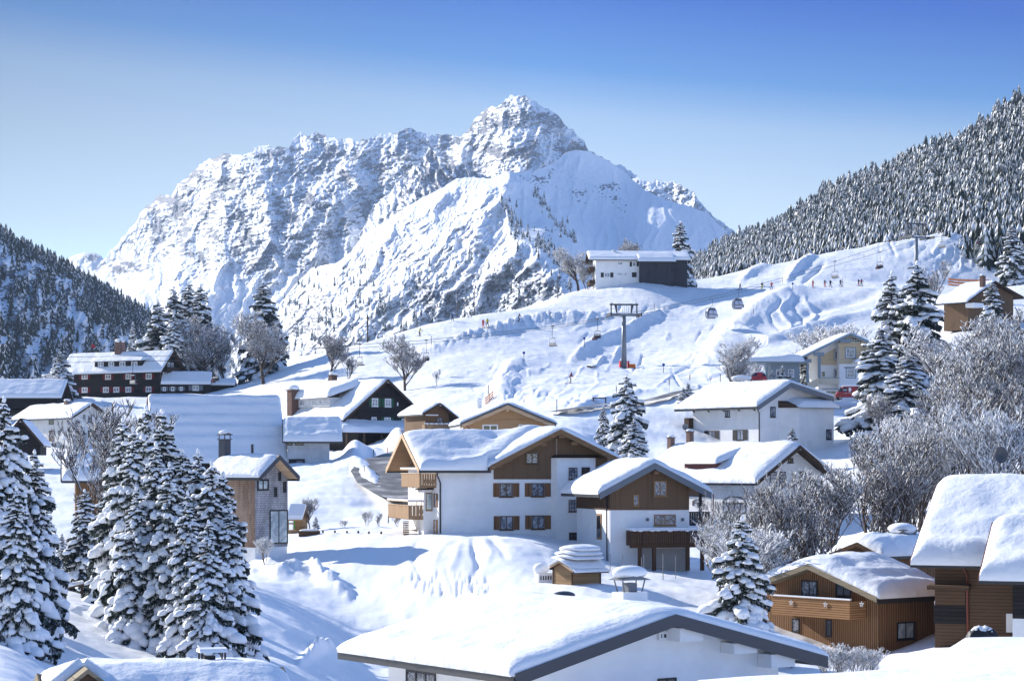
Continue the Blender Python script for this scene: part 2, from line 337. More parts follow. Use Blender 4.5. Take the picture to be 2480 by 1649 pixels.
def surf(name, px0, px1, nx, crest, bottom, ny, depth_pts, relief, rockf, jag=0.0, seed=0, mat_=None, power=1.0, back=None):
    xs = np.linspace(px0, px1, nx); top = interp_line(crest, xs) - jag * (ridged(xs / 22, xs * 0 + seed, 4, seed) - .7)
    bot = interp_line(bottom, xs); t = np.linspace(0, 1, ny) ** power
    PXm = np.repeat(xs[None, :], ny, 0); PYm = top[None, :] + (bot - top)[None, :] * t[:, None]
    D = rbf(depth_pts, PXm, PYm)
    dR = relief(PXm, PYm, D) * (0.25 + 0.75 * sstep(0, .06, t))[:, None]
    D = D - dR
    Xw = (PXm - CX) / F * D; Zw = (HY - PYm) / F * D
    # back side falling away behind the crest
    nb = 10; k = np.arange(nb, 0, -1)[:, None]
    Xb = Xw[:1] + 0 * k; Yb = D[:1] + k * 110.0; Zb = Zw[:1] - k ** 1.1 * 70.0 * (1 + .1 * fbm(Xb / 300, Yb / 300, 2, 2))
    V = np.concatenate([np.stack([Xb, Yb, Zb], -1), np.stack([Xw, D, Zw], -1)], 0)
    # rock mask from steepness
    dX = np.gradient(V, axis=1); dYv = np.gradient(V, axis=0); Nn = np.cross(dX, dYv); Nn /= np.linalg.norm(Nn, axis=2, keepdims=True) + 1e-9
    steep = 1 - np.abs(Nn[..., 2])
    PXf = np.concatenate([np.repeat(PXm[:1], nb, 0), PXm]); PYf = np.concatenate([np.repeat(PYm[:1], nb, 0), PYm])
    rk = rockf(PXf, PYf, steep)
    o = mesh_np(name, V.reshape(-1, 3), grid_faces(*V.shape[:2])[:, ::-1], mat_ or ROCK, smooth=True); set_attr(o, 'rock', rk)
    return o, (PXm, PYm, D, V)

def blob(px, py, cx, cy, rx, ry): return np.exp(-(((px - cx) / rx) ** 2 + ((py - cy) / ry) ** 2))
# --- main massif
def relief1(px, py, D):
    wx = px + 30 * fbm(px / 90, py / 90, 3, 11); wy = py + 30 * fbm(px / 90, py / 90, 3, 15)
    # spurs fall down and to the left from the crest
    u = wx * .90 + wy * .42; v = -wx * .42 + wy * .90
    r = 120 * (ridged(u / 110, v / 320, 2, 21) - .7) + 42 * (ridged(u / 38, v / 110, 4, 31, .55) - .8)
    led = fbm(px / 60, (py + px * .25) / 11, 4, 41)
    rough = sstep(760, 560, py - .0 * px) * (1 - .8 * blob(px, py, 900, 600, 90, 90)) + .2
    r = r * (.45 + .55 * rough)
    return r + (34 * led + 30 * fbm(px / 8, py / 6, 4, 45, .6)) * rough
def rock1(px, py, st):
    reg = .95 * sstep(720, 600, py) + .25
    reg = reg * (1 - .75 * blob(px, py, 600, 480, 60, 40)) * (1 - .9 * blob(px, py, 850, 620, 110, 75)) * (1 - .6 * blob(px, py, 1310, 380, 25, 70))
    reg = reg * np.where(px > 1520, .9 * sstep(500, 430, py) + .35, 1.0)
    n = fbm(px / 50, py / 40, 3, 51) * .9 + fbm(px / 13, (py + px * .3) / 6, 4, 55) * .6
    return np.clip(.12 + .50 * reg * (.27 + 1.6 * n + .5 * (st - .35) * 2), 0, 1) * 1.05
bot1 = [(0, 1010), (200, 990), (400, 985), (640, 1010), (900, 980), (1300, 900), (1600, 880), (2300, 860)]
dp1 = [(60, 700, 6900), (250, 650, 6400), (430, 560, 6300), (560, 380, 6400), (720, 330, 6500), (990, 310, 6400), (1120, 335, 6300), (1240, 232, 6100), (1400, 345, 5900), (1520, 430, 5400), (1700, 520, 4900), (1800, 600, 4700), (1900, 680, 4500),
       (250, 720, 5300), (450, 640, 5150), (600, 560, 5250), (760, 500, 5350), (900, 480, 5500), (1030, 430, 5600), (1230, 380, 5350), (1330, 420, 5300), (1450, 480, 5100), (1560, 560, 4800),
       (250, 950, 4200), (450, 800, 4250), (560, 760, 4300), (700, 720, 4500), (850, 640, 4750), (640, 900, 3900), (900, 900, 4000), (1300, 800, 4100), (1600, 800, 4100), (1850, 800, 3950)]
mt1, M1 = surf('mountain', 205, 2100, 940, SKY1, bot1, 400, dp1, relief1, rock1, jag=5, seed=3)
tag(mt1, kind='structure')
# small snowy dome at the far left
SKY0 = KL('d1', (-100,960),(40,910),(80,890),(120,883),(170,884),(205,900),(240,960),(300,1060))
dome, _ = surf('far_mountain', 100, 300, 120, SKY0, [(0, 900), (400, 900)], 90, [(100, 700, 7600), (300, 700, 7300), (200, 615, 7600), (100, 900, 6300), (300, 900, 6200)],
               lambda px, py, D: 25 * fbm(px / 20, py / 14, 4, 8), lambda px, py, st: .1 + .5 * blob(px, py, 222, 625, 22, 10) * (1 + fbm(px / 5, py / 4, 3, 3)), seed=5)
tag(dome, kind='structure')
# --- sunlit front mass
CR2 = KL('d1', (820,1440),(950,1330),(1060,1230),(1130,1150),(1210,1050),(1300,960),(1430,935),(1500,880),(1560,800),(1700,705),(1850,610),(1950,560),(2050,500),(2120,490),(2230,500),(2290,475),(2320,460)) \
    + KL('d2', (690,605),(720,605),(790,590),(830,590),(900,560),(940,545),(980,515),(1000,490),(1050,465),(1090,455),(1180,462),(1300,520),(1420,600),(1550,720),(1700,790),(1850,830),(1980,880),(2100,1000),(2250,1130),(2400,1250))
SPUR_A = KL('d2', (655,590),(620,700),(580,800),(640,930),(690,1050),(790,1085),(900,1185),(960,1240),(1040,1310))
SPUR_B = KL('d2', (720,620),(800,760),(870,850),(930,940),(960,985),(1010,1015),(1060,1060))
SPUR_C = KL('d2', (560,640),(480,780),(380,900),(200,1080),(60,1260))
SPUR_D = KL('d2', (580,800),(500,900),(420,1050),(300,1200),(150,1400))
SPUR_E = KL('d2', (340,640),(200,780),(60,900),(-150,1060),(-350,1200))
SPUR_F = KL('d2', (790,1085),(640,1180),(520,1300),(380,1450))
SPUR_G = KL('d2', (980,520),(1080,640),(1120,760),(1090,900))
SPUR_H = KL('d2', (1230,560),(1320,700),(1380,850),(1420,940))
def relief2(px, py, D):
    r = 0
    wx = px + 16 * fbm(px / 60, py / 60, 3, 71); wy = py + 16 * fbm(px / 60, py / 60, 3, 75)
    for sp, h, wl, wr in ((SPUR_A, 240, 80, 75), (SPUR_B, 110, 45, 40), (SPUR_C, 90, 40, 28), (SPUR_D, 90, 38, 26), (SPUR_E, 80, 42, 30), (SPUR_F, 80, 34, 26), (SPUR_G, 16, 40, 50), (SPUR_H, 10, 40, 40)):
        d, s, t = pdist(wx, wy, sp); wdt = np.where(s > 0, wl, wr) if sp in (SPUR_C, SPUR_D, SPUR_E, SPUR_F) else np.where(s > 0, wl, wr)
        r = r + h * np.maximum(0, 1 - d / (wdt * 1.6)) ** 1.3 * (.4 + .6 * np.sin(np.pi * np.clip(t, .08, .92)) ** .5)
    left = sstep(30, -40, wx - np.interp(wy, [p[1] for p in SPUR_A], [p[0] for p in SPUR_A]))
    u = wx * .72 + wy * .69; v = -wx * .69 + wy * .72
    r = r + left * (44 * (ridged(u / 70, v / 260, 4, 81, .55) - .7) + 17 * (ridged(u / 22, v / 60, 5, 85, .6) - .7) + 9 * fbm(px / 7, py / 7, 3, 87))
    r = r + (1 - left) * (14 * (ridged((wx) / 40, wy / 120, 3, 91) - .7))
    lower = sstep(560, 680, py)
    outc = blob(px, py, 1420, 470, 60, 45) + blob(px, py, 1490, 500, 45, 60) + blob(px, py, 1320, 440, 60, 40)
    return r + (9 * fbm(px / 9, py / 9, 4, 95)) * (.35 + .65 * np.clip(lower + outc, 0, 1)) + 12 * lower * fbm(px / 22, py / 14, 3, 98)
def rock2(px, py, st):
    lower = sstep(600, 720, py)
    outc = blob(px, py, 1415, 470, 50, 30) + blob(px, py, 1500, 500, 22, 45) + blob(px, py, 1480, 460, 20, 20) + blob(px, py, 1310, 430, 60, 26) + .8 * blob(px, py, 1060, 420, 60, 60)
    outc = outc + 1.2 * blob(px, py, 1270, 690, 90, 35) + 1.1 * blob(px, py, 1070, 730, 60, 40) + .9 * blob(px, py, 760, 770, 60, 60) + .8 * blob(px, py, 980, 620, 26, 40) + .6 * blob(px, py, 1130, 540, 40, 40) + .9 * blob(px, py, 1330, 560, 20, 50)
    n = fbm(px / 30, py / 22, 3, 61) * .6 + fbm(px / 8, py / 5, 4, 65) * .8
    return np.clip(.10 + .46 * np.clip(outc + .30 * lower + .06, 0, 1.1) * (.54 + 1.5 * n + (st - .4)), 0, 1)
dp2 = [(560, 870, 3900), (700, 750, 3850), (850, 590, 4000), (1000, 480, 4050), (1180, 430, 4000), (1232, 414, 3950), (1340, 400, 4500), (1400, 365, 4700), (1520, 460, 4700), (1700, 520, 4500), (1820, 620, 4300),
       (1209, 488, 3750), (1249, 578, 3350), (1324, 625, 3080), (1400, 690, 2850), (1100, 600, 3300), (950, 700, 3150), (820, 800, 3050), (700, 860, 3250), (1150, 780, 2800), (1350, 800, 2650),
       (1420, 560, 3780), (1450, 650, 3350), (1560, 560, 3850), (1560, 680, 3380), (1700, 650, 3800), (1700, 760, 3300), (1500, 800, 2900), (900, 880, 2800), (1850, 760, 3500)]
mt2, M2 = surf('front_mountain', 560, 1930, 800, CR2, [(500, 980), (900, 960), (1300, 880), (1600, 840), (2000, 840)], 400, dp2, relief2, rock2, jag=1.5, seed=9)
tag(mt2, kind='structure')
# --- rocky spur between them
CR3 = KL('d1', (1540,800),(1570,740),(1620,640),(1700,570),(1780,480),(1830,420),(1860,420),(1890,360),(1912,325),(1935,370),(1990,420),(2080,440),(2160,470),(2250,500),(2400,560))
def relief3(px, py, D): return 55 * (ridged(px / 30, py / 50, 4, 101) - .7) + 10 * fbm(px / 8, py / 6, 4, 105)
def rock3(px, py, st): return np.clip(.10 + .42 * (.55 * (.6 + sstep(930, 1060, px)) + 1.0 * fbm(px / 9, py / 6, 4, 111) + .5 * fbm(px / 30, py / 30, 2, 3)), 0, 1)
mt3, _ = surf('rocky_spur', K('d1', 1545, 0)[0], K('d1', 2300, 0)[0], 300, CR3, [(800, 640), (1300, 560)], 160,
              [(870, 570, 4900), (940, 460, 5000), (1040, 352, 5200), (1100, 400, 4950), (1230, 440, 5000), (870, 640, 4500), (1000, 560, 4350), (1150, 560, 4400), (1250, 560, 4500)], relief3, rock3, jag=6, seed=12)
tag(mt3, kind='structure')

# --- wooded left hillside (in shade) and the right hillside under forest
LH_TOP = KL('o', (-400,380),(-100,500),(0,545),(60,578),(130,610),(200,650),(250,680),(300,705),(345,735),(380,790),(420,860),(470,930))
def reliefL(px, py, D): return 60 * (ridged((px + py * .3) / 60, py / 110, 4, 121) - .7) + 10 * fbm(px / 12, py / 9, 4, 125)
def rockL(px, py, st):
    n = fbm(px / 32, py / 26, 3, 131); return np.clip(.26 + .45 * n + .35 * fbm(px / 7, py / 5, 4, 135) + .14 * blob(px, py, 90, 690, 90, 60) + .10 * blob(px, py, 60, 800, 160, 80) - .12 * blob(px, py, 170, 770, 50, 60) - .1 * blob(px, py, 60, 620, 60, 20), 0, 1)
ROCKL = rock_mat('cliff_surface', rock_a=(.035, .045, .05), rock_b=(.12, .13, .13))
LH, ML = surf('left_hill', -500, 500, 520, LH_TOP, [(-500, 960), (60, 960), (500, 990)], 260,
              [(-500, 480, 1650), (0, 575, 1750), (200, 680, 1950), (360, 775, 2150), (480, 970, 2250), (-500, 960, 1050), (0, 950, 1150), (200, 950, 1400), (100, 760, 1560), (350, 950, 1750)], reliefL, rockL, jag=2, seed=4, mat_=ROCKL)
tag(LH, kind='structure')
RH_TOP = KL('o', (1500,640),(1600,610),(1700,562),(1760,543),(1800,534),(1850,500),(1900,462),(1950,440),(2000,425),(2050,400),(2100,378),(2170,354),(2230,338),(2290,288),(2340,256),(2500,165),(2900,-20))
RHM, MR = surf('right_hill', 1560, 2950, 300, RH_TOP, [(1560, 760), (1800, 740), (2100, 700), (2950, 680)], 140,
               [(1640, 645, 2400), (1640, 720, 1400), (1790, 575, 2300), (1790, 700, 1250), (1950, 480, 2050), (1950, 680, 1080), (2100, 410, 1950), (2100, 650, 1020), (2300, 320, 1750), (2300, 620, 950), (2480, 220, 1600), (2480, 600, 920), (2900, 0, 1350), (2900, 560, 850), (1560, 680, 2400)],
               lambda px, py, D: 30 * (ridged(px / 120, py / 160, 3, 141) - .7), lambda px, py, st: 0 * px + .1, seed=2)
tag(RHM, kind='structure')
# ------------------------------------------------------------------ building kit
class MB:
    def __init__(s): s.v = []; s.f = []; s.m = []; s.mi = 0
    def add(s, vs, fs):
        n = len(s.v); s.v += [tuple(v) for v in vs]; s.f += [tuple(i + n for i in f) for f in fs]; s.m += [s.mi] * len(fs); return s
    def box(s, x0, x1, y0, y1, z0, z1):
        x0, x1 = sorted((x0, x1)); y0, y1 = sorted((y0, y1)); z0, z1 = sorted((z0, z1))
        return s.add([(x0,y0,z0),(x1,y0,z0),(x1,y1,z0),(x0,y1,z0),(x0,y0,z1),(x1,y0,z1),(x1,y1,z1),(x0,y1,z1)],
                     [(0,3,2,1),(4,5,6,7),(0,1,5,4),(1,2,6,5),(2,3,7,6),(3,0,4,7)])
    def hexa(s, a, b):
        """two quads (lists of 4 points) joined"""
        return s.add(list(a) + list(b), [(3,2,1,0),(4,5,6,7),(0,1,5,4),(1,2,6,5),(2,3,7,6),(3,0,4,7)])
    def prism(s, pts, off):
        n = len(pts); off = Vector(off); a = [Vector(p) for p in pts]; b = [p + off for p in a]
        return s.add(a + b, [tuple(range(n))[::-1], tuple(range(n, 2 * n))] + [(i, (i + 1) % n, n + (i + 1) % n, n + i) for i in range(n)])
    def tube(s, pts, r, n=6, r1=None, cap=True):
        pts = [Vector(p) for p in pts]; rings = []
        for i, p in enumerate(pts):
            d = (pts[min(i + 1, len(pts) - 1)] - pts[max(i - 1, 0)]).normalized()
            u = d.cross(Vector((0, 0, 1))) if abs(d.z) < .95 else d.cross(Vector((1, 0, 0))); u.normalize(); w_ = d.cross(u)
            t = i / max(1, len(pts) - 1); rr_ = (r[i] if isinstance(r, (list, tuple)) else (r if r1 is None else r * (1 - t) + r1 * t))
            rings.append([p + (u * math.cos(2 * math.pi * k / n) + w_ * math.sin(2 * math.pi * k / n)) * rr_ for k in range(n)])
        vs = [v for g in rings for v in g]; fs = []
        for i in range(len(pts) - 1):
            for k in range(n): fs.append((i * n + k, i * n + (k + 1) % n, (i + 1) * n + (k + 1) % n, (i + 1) * n + k))
        if cap: fs += [tuple(range(n))[::-1], tuple(range((len(pts) - 1) * n, len(pts) * n))]
        return s.add(vs, fs)
    def ball(s, c, r, n=8, m=5, sq=(1, 1, 1)):
        vs = [(c[0], c[1], c[2] - r * sq[2])]
        for i in range(1, m):
            a = math.pi * i / m - math.pi / 2
            for k in range(n): b = 2 * math.pi * k / n; vs.append((c[0] + r * sq[0] * math.cos(a) * math.cos(b), c[1] + r * sq[1] * math.cos(a) * math.sin(b), c[2] + r * sq[2] * math.sin(a)))
        vs.append((c[0], c[1], c[2] + r * sq[2])); fs = [(0, 1 + (k + 1) % n, 1 + k) for k in range(n)]
        for i in range(m - 2):
            for k in range(n): a = 1 + i * n; fs.append((a + k, a + (k + 1) % n, a + n + (k + 1) % n, a + n + k))
        t = len(vs) - 1; fs += [(t, t - n + k, t - n + (k + 1) % n) for k in range(n)]
        return s.add(vs, fs)
    def build(s, name, mats, parent=None, smooth=False, loc=None):
        me = bpy.data.meshes.new(name); me.from_pydata(s.v, [], s.f); me.update()
        for m_ in (mats if isinstance(mats, (list, tuple)) else [mats]): me.materials.append(m_)
        if len(set(s.m)) > 1 or (s.m and s.m[0]): me.polygons.foreach_set('material_index', s.m)
        if smooth: me.polygons.foreach_set('use_smooth', [True] * len(me.polygons))
        o = bpy.data.objects.new(name, me); COL.objects.link(o)
        if parent: o.parent = parent
        if loc is not None: o.location = loc
        return o

def board_mat(name, cols, width, axis, gap=.08, gapc=(.02, .015, .01), rough=.8, grain=1.0, bstr=.5):
    """boards or laths: axis 'v' = vertical boards (pattern runs along the wall), 'h' = horizontal boards"""
    m = mat(name, cols[0], rough, .15)
    c = N(m, 'ShaderNodeTexCoord'); sp = N(m, 'ShaderNodeSeparateXYZ'); L(m, c.outputs['Object'], sp.inputs[0])
    if axis == 'v':
        a = N(m, 'ShaderNodeMath', operation='ADD'); L(m, sp.outputs[0], a.inputs[0]); L(m, sp.outputs[1], a.inputs[1]); s = a.outputs[0]; vs = (2.5, 2.5, .25)
    else: s = sp.outputs[2]; vs = (.3, .3, 3)
    d = N(m, 'ShaderNodeMath', operation='DIVIDE'); L(m, s, d.inputs[0]); d.inputs[1].default_value = width
    fl = N(m, 'ShaderNodeMath', operation='FLOOR'); L(m, d.outputs[0], fl.inputs[0]); fr = N(m, 'ShaderNodeMath', operation='FRACT'); L(m, d.outputs[0], fr.inputs[0])
    wn = N(m, 'ShaderNodeTexWhiteNoise', noise_dimensions='1D'); L(m, fl.outputs[0], wn.inputs['W'])
    gr = noise_tex(m, 3.0, 5, .6, vscale=vs); big = noise_tex(m, .5, 3, .6)
    mx = N(m, 'ShaderNodeMath', operation='MULTIPLY_ADD'); L(m, wn.outputs['Value'], mx.inputs[0]); mx.inputs[1].default_value = .45
    m2 = N(m, 'ShaderNodeMath', operation='MULTIPLY_ADD'); L(m, gr, m2.inputs[0]); m2.inputs[1].default_value = .7 * grain; L(m, big, m2.inputs[2]); L(m, m2.outputs[0], mx.inputs[2])
    col = ramp_of(m, mx.outputs[0], [(.55, cols[0]), (1.15 if grain > 1 else 1.0, cols[1])])
    lt = N(m, 'ShaderNodeMath', operation='LESS_THAN'); L(m, fr.outputs[0], lt.inputs[0]); lt.inputs[1].default_value = gap
    mm = N(m, 'ShaderNodeMix', data_type='RGBA'); L(m, lt.outputs[0], mm.inputs[0]); L(m, col, mm.inputs[6]); mm.inputs[7].default_value = (*gapc, 1)
    L(m, mm.outputs[2], BS(m).inputs['Base Color'])
    inv = N(m, 'ShaderNodeMath', operation='SUBTRACT'); inv.inputs[0].default_value = 1; L(m, lt.outputs[0], inv.inputs[1])
    L(m, bump(m, inv.outputs[0], bstr, .03, bump(m, gr, .2, .02)), BS(m).inputs['Normal']); return m
def plaster(name, col, stain=.10):
    m = mat(name, col, .9, .1); n = noise_tex(m, .6, 5, .6); n2 = noise_tex(m, 9, 3, .5)
    lo = tuple(c * (1 - stain * 2.2) for c in col); L(m, ramp_of(m, n, [(.3, lo), (.62, col)]), BS(m).inputs['Base Color'])
    L(m, bump(m, n2, .25, .03), BS(m).inputs['Normal']); return m
WHITE = plaster('white_plaster', (.86, .86, .86), .05); GREYW = plaster('aged_plaster', (.62, .63, .64), .12)
ROUGHW = plaster('rough_plaster', (.76, .76, .75), .08); BEIGEP = plaster('concrete', (.42, .40, .37))
L(ROUGHW, bump(ROUGHW, noise_tex(ROUGHW, 3.5, 5, .6), .7, .12), BS(ROUGHW).inputs['Normal'])
BLACKW = board_mat('tarred_boards', ((.010, .009, .010), (.030, .026, .026)), .25, 'h', .1, (.004, .004, .004))
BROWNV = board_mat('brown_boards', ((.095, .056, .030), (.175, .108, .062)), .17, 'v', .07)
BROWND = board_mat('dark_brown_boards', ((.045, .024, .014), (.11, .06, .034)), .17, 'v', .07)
LARCHH = board_mat('larch_boards', ((.26, .145, .068), (.44, .27, .14)), .19, 'h', .08, (.09, .05, .02))
LARCHV = board_mat('larch_boards_upright', ((.24, .15, .085), (.38, .25, .15)), .14, 'v', .12, (.06, .03, .015))
LATH = board_mat('larch_laths', ((.175, .092, .043), (.29, .16, .078)), .17, 'v', .34, (.085, .045, .024), bstr=.9)
LATHH = board_mat('larch_laths_flat', ((.25, .125, .05), (.38, .20, .09)), .15, 'h', .2, (.06, .03, .012), bstr=.8)
OLDW = board_mat('weathered_boards', ((.028, .019, .014), (.115, .07, .043)), .21, 'h', .08, (.01, .008, .006), grain=1.5)
GREYV = board_mat('grey_barn_boards', ((.022, .023, .028), (.06, .06, .068)), .3, 'v', .1, (.01, .01, .01))
BEIGEH = board_mat('beige_boards', ((.55, .43, .27), (.66, .53, .35)), .22, 'h', .06, (.3, .22, .13))
def shingle_mat(name, c0, c1, dark, sc):
    m = mat(name, c0, .85, .1); c = N(m, 'ShaderNodeTexCoord'); sp = N(m, 'ShaderNodeSeparateXYZ'); L(m, c.outputs['Object'], sp.inputs[0])
    a = N(m, 'ShaderNodeMath', operation='ADD'); L(m, sp.outputs[0], a.inputs[0]); L(m, sp.outputs[1], a.inputs[1])
    cb = N(m, 'ShaderNodeCombineXYZ'); L(m, a.outputs[0], cb.inputs[0]); L(m, sp.outputs[2], cb.inputs[1])
    b = N(m, 'ShaderNodeTexBrick'); L(m, cb.outputs[0], b.inputs[0]); b.inputs['Color1'].default_value = (*c0, 1); b.inputs['Color2'].default_value = (*c1, 1); b.inputs['Mortar'].default_value = (*dark, 1)
    b.inputs['Scale'].default_value = 1; b.inputs['Mortar Size'].default_value = .012; b.inputs['Brick Width'].default_value = sc; b.inputs['Row Height'].default_value = sc * .9
    n = noise_tex(m, .7, 5, .7, vscale=(1, 1, .35)); st = ramp_of(m, n, [(.42, dark), (.6, (1, 1, 1))])
    mm = N(m, 'ShaderNodeMix', data_type='RGBA', blend_type='MULTIPLY'); mm.inputs[0].default_value = .5; L(m, b.outputs[0], mm.inputs[6]); L(m, st, mm.inputs[7])
    L(m, mm.outputs[2], BS(m).inputs['Base Color']); L(m, bump(m, b.outputs['Fac'], -.4, .02), BS(m).inputs['Normal']); return m
SHINB = shingle_mat('pale_brown_shingles', (.37, .26, .19), (.44, .32, .24), (.22, .15, .11), .2)
SHING = shingle_mat('weathered_grey_shingles', (.42, .42, .45), (.55, .55, .57), (.12, .11, .12), .22)
BRICK = shingle_mat('chimney_brick', (.22, .12, .09), (.30, .18, .13), (.3, .28, .27), .24)
CHIM = plaster('brown_render', (.16, .10, .08), .1)
DARKM = mat('dark_metal', (.045, .05, .065), .45, .5); GUTM = mat('gutter_metal', (.025, .026, .03), .4, .5); REDM = mat('copper_metal', (.16, .045, .03), .5, .4)
SLATE = mat('slate_grey_board', (.16, .175, .20), .6, .3); DKWOOD = board_mat('dark_beams', ((.035, .022, .016), (.07, .045, .03)), .3, 'h', .02)
MIDWOOD = board_mat('brown_beams', ((.14, .078, .038), (.23, .135, .07)), .4, 'h', .02); OLDBEAM = board_mat('old_beams', ((.16, .13, .085), (.27, .22, .15)), .4, 'h', .03)
LTWOOD = board_mat('pale_beams', ((.38, .25, .15), (.55, .39, .25)), .5, 'h', .02)
GLASS = mat('window_glass', (.025, .03, .04), .06, .6)
def pane_mat(name, a, b, sc=3):
    m = mat(name, a, .12, .6); L(m, ramp_of(m, noise_tex(m, sc, 6, .7, dist=1.5), [(.42, a), (.58, b)]), BS(m).inputs['Base Color']); return m
REFLG = pane_mat('painted_reflection_glass', (.02, .022, .03), (.33, .36, .42)); CURTG = pane_mat('curtained_glass', (.10, .12, .16), (.42, .45, .52), 1.2); PALEG = pane_mat('pale_glass', (.30, .36, .40), (.55, .62, .62), .8)  # REFLG: pale mottling paints reflections into the base colour
FWHITE = mat('white_frame', (.78, .78, .78), .5, .3); FBROWN = mat('brown_frame', (.10, .055, .03), .6, .3); FOAK = mat('oak_frame', (.30, .17, .08), .6, .3); FDARK = mat('dark_frame', (.018, .018, .022), .5, .3)
SRED = board_mat('red_shutter_boards', ((.12, .014, .020), (.18, .024, .032)), .12, 'h', .15, (.05, .006, .01)); SGREEN = mat('green_shutter', (.025, .09, .045), .7, .2)
SBROWN = board_mat('brown_shutter_boards', ((.12, .055, .026), (.20, .10, .05)), .5, 'v', .05); SORANGE = board_mat('orange_shutter_boards', ((.28, .13, .06), (.38, .2, .1)), .5, 'v', .05)
BLUEG = mat('blue_grey_paint', (.22, .28, .33), .6, .25); CREAM = mat('cream_paint', (.66, .58, .44), .7, .2)

def ray_plane(px, py, P0, n):
    d = Vector(((px - CX) / F, 1.0, (HY - py) / F)); t = P0.dot(n) / d.dot(n); return d * t

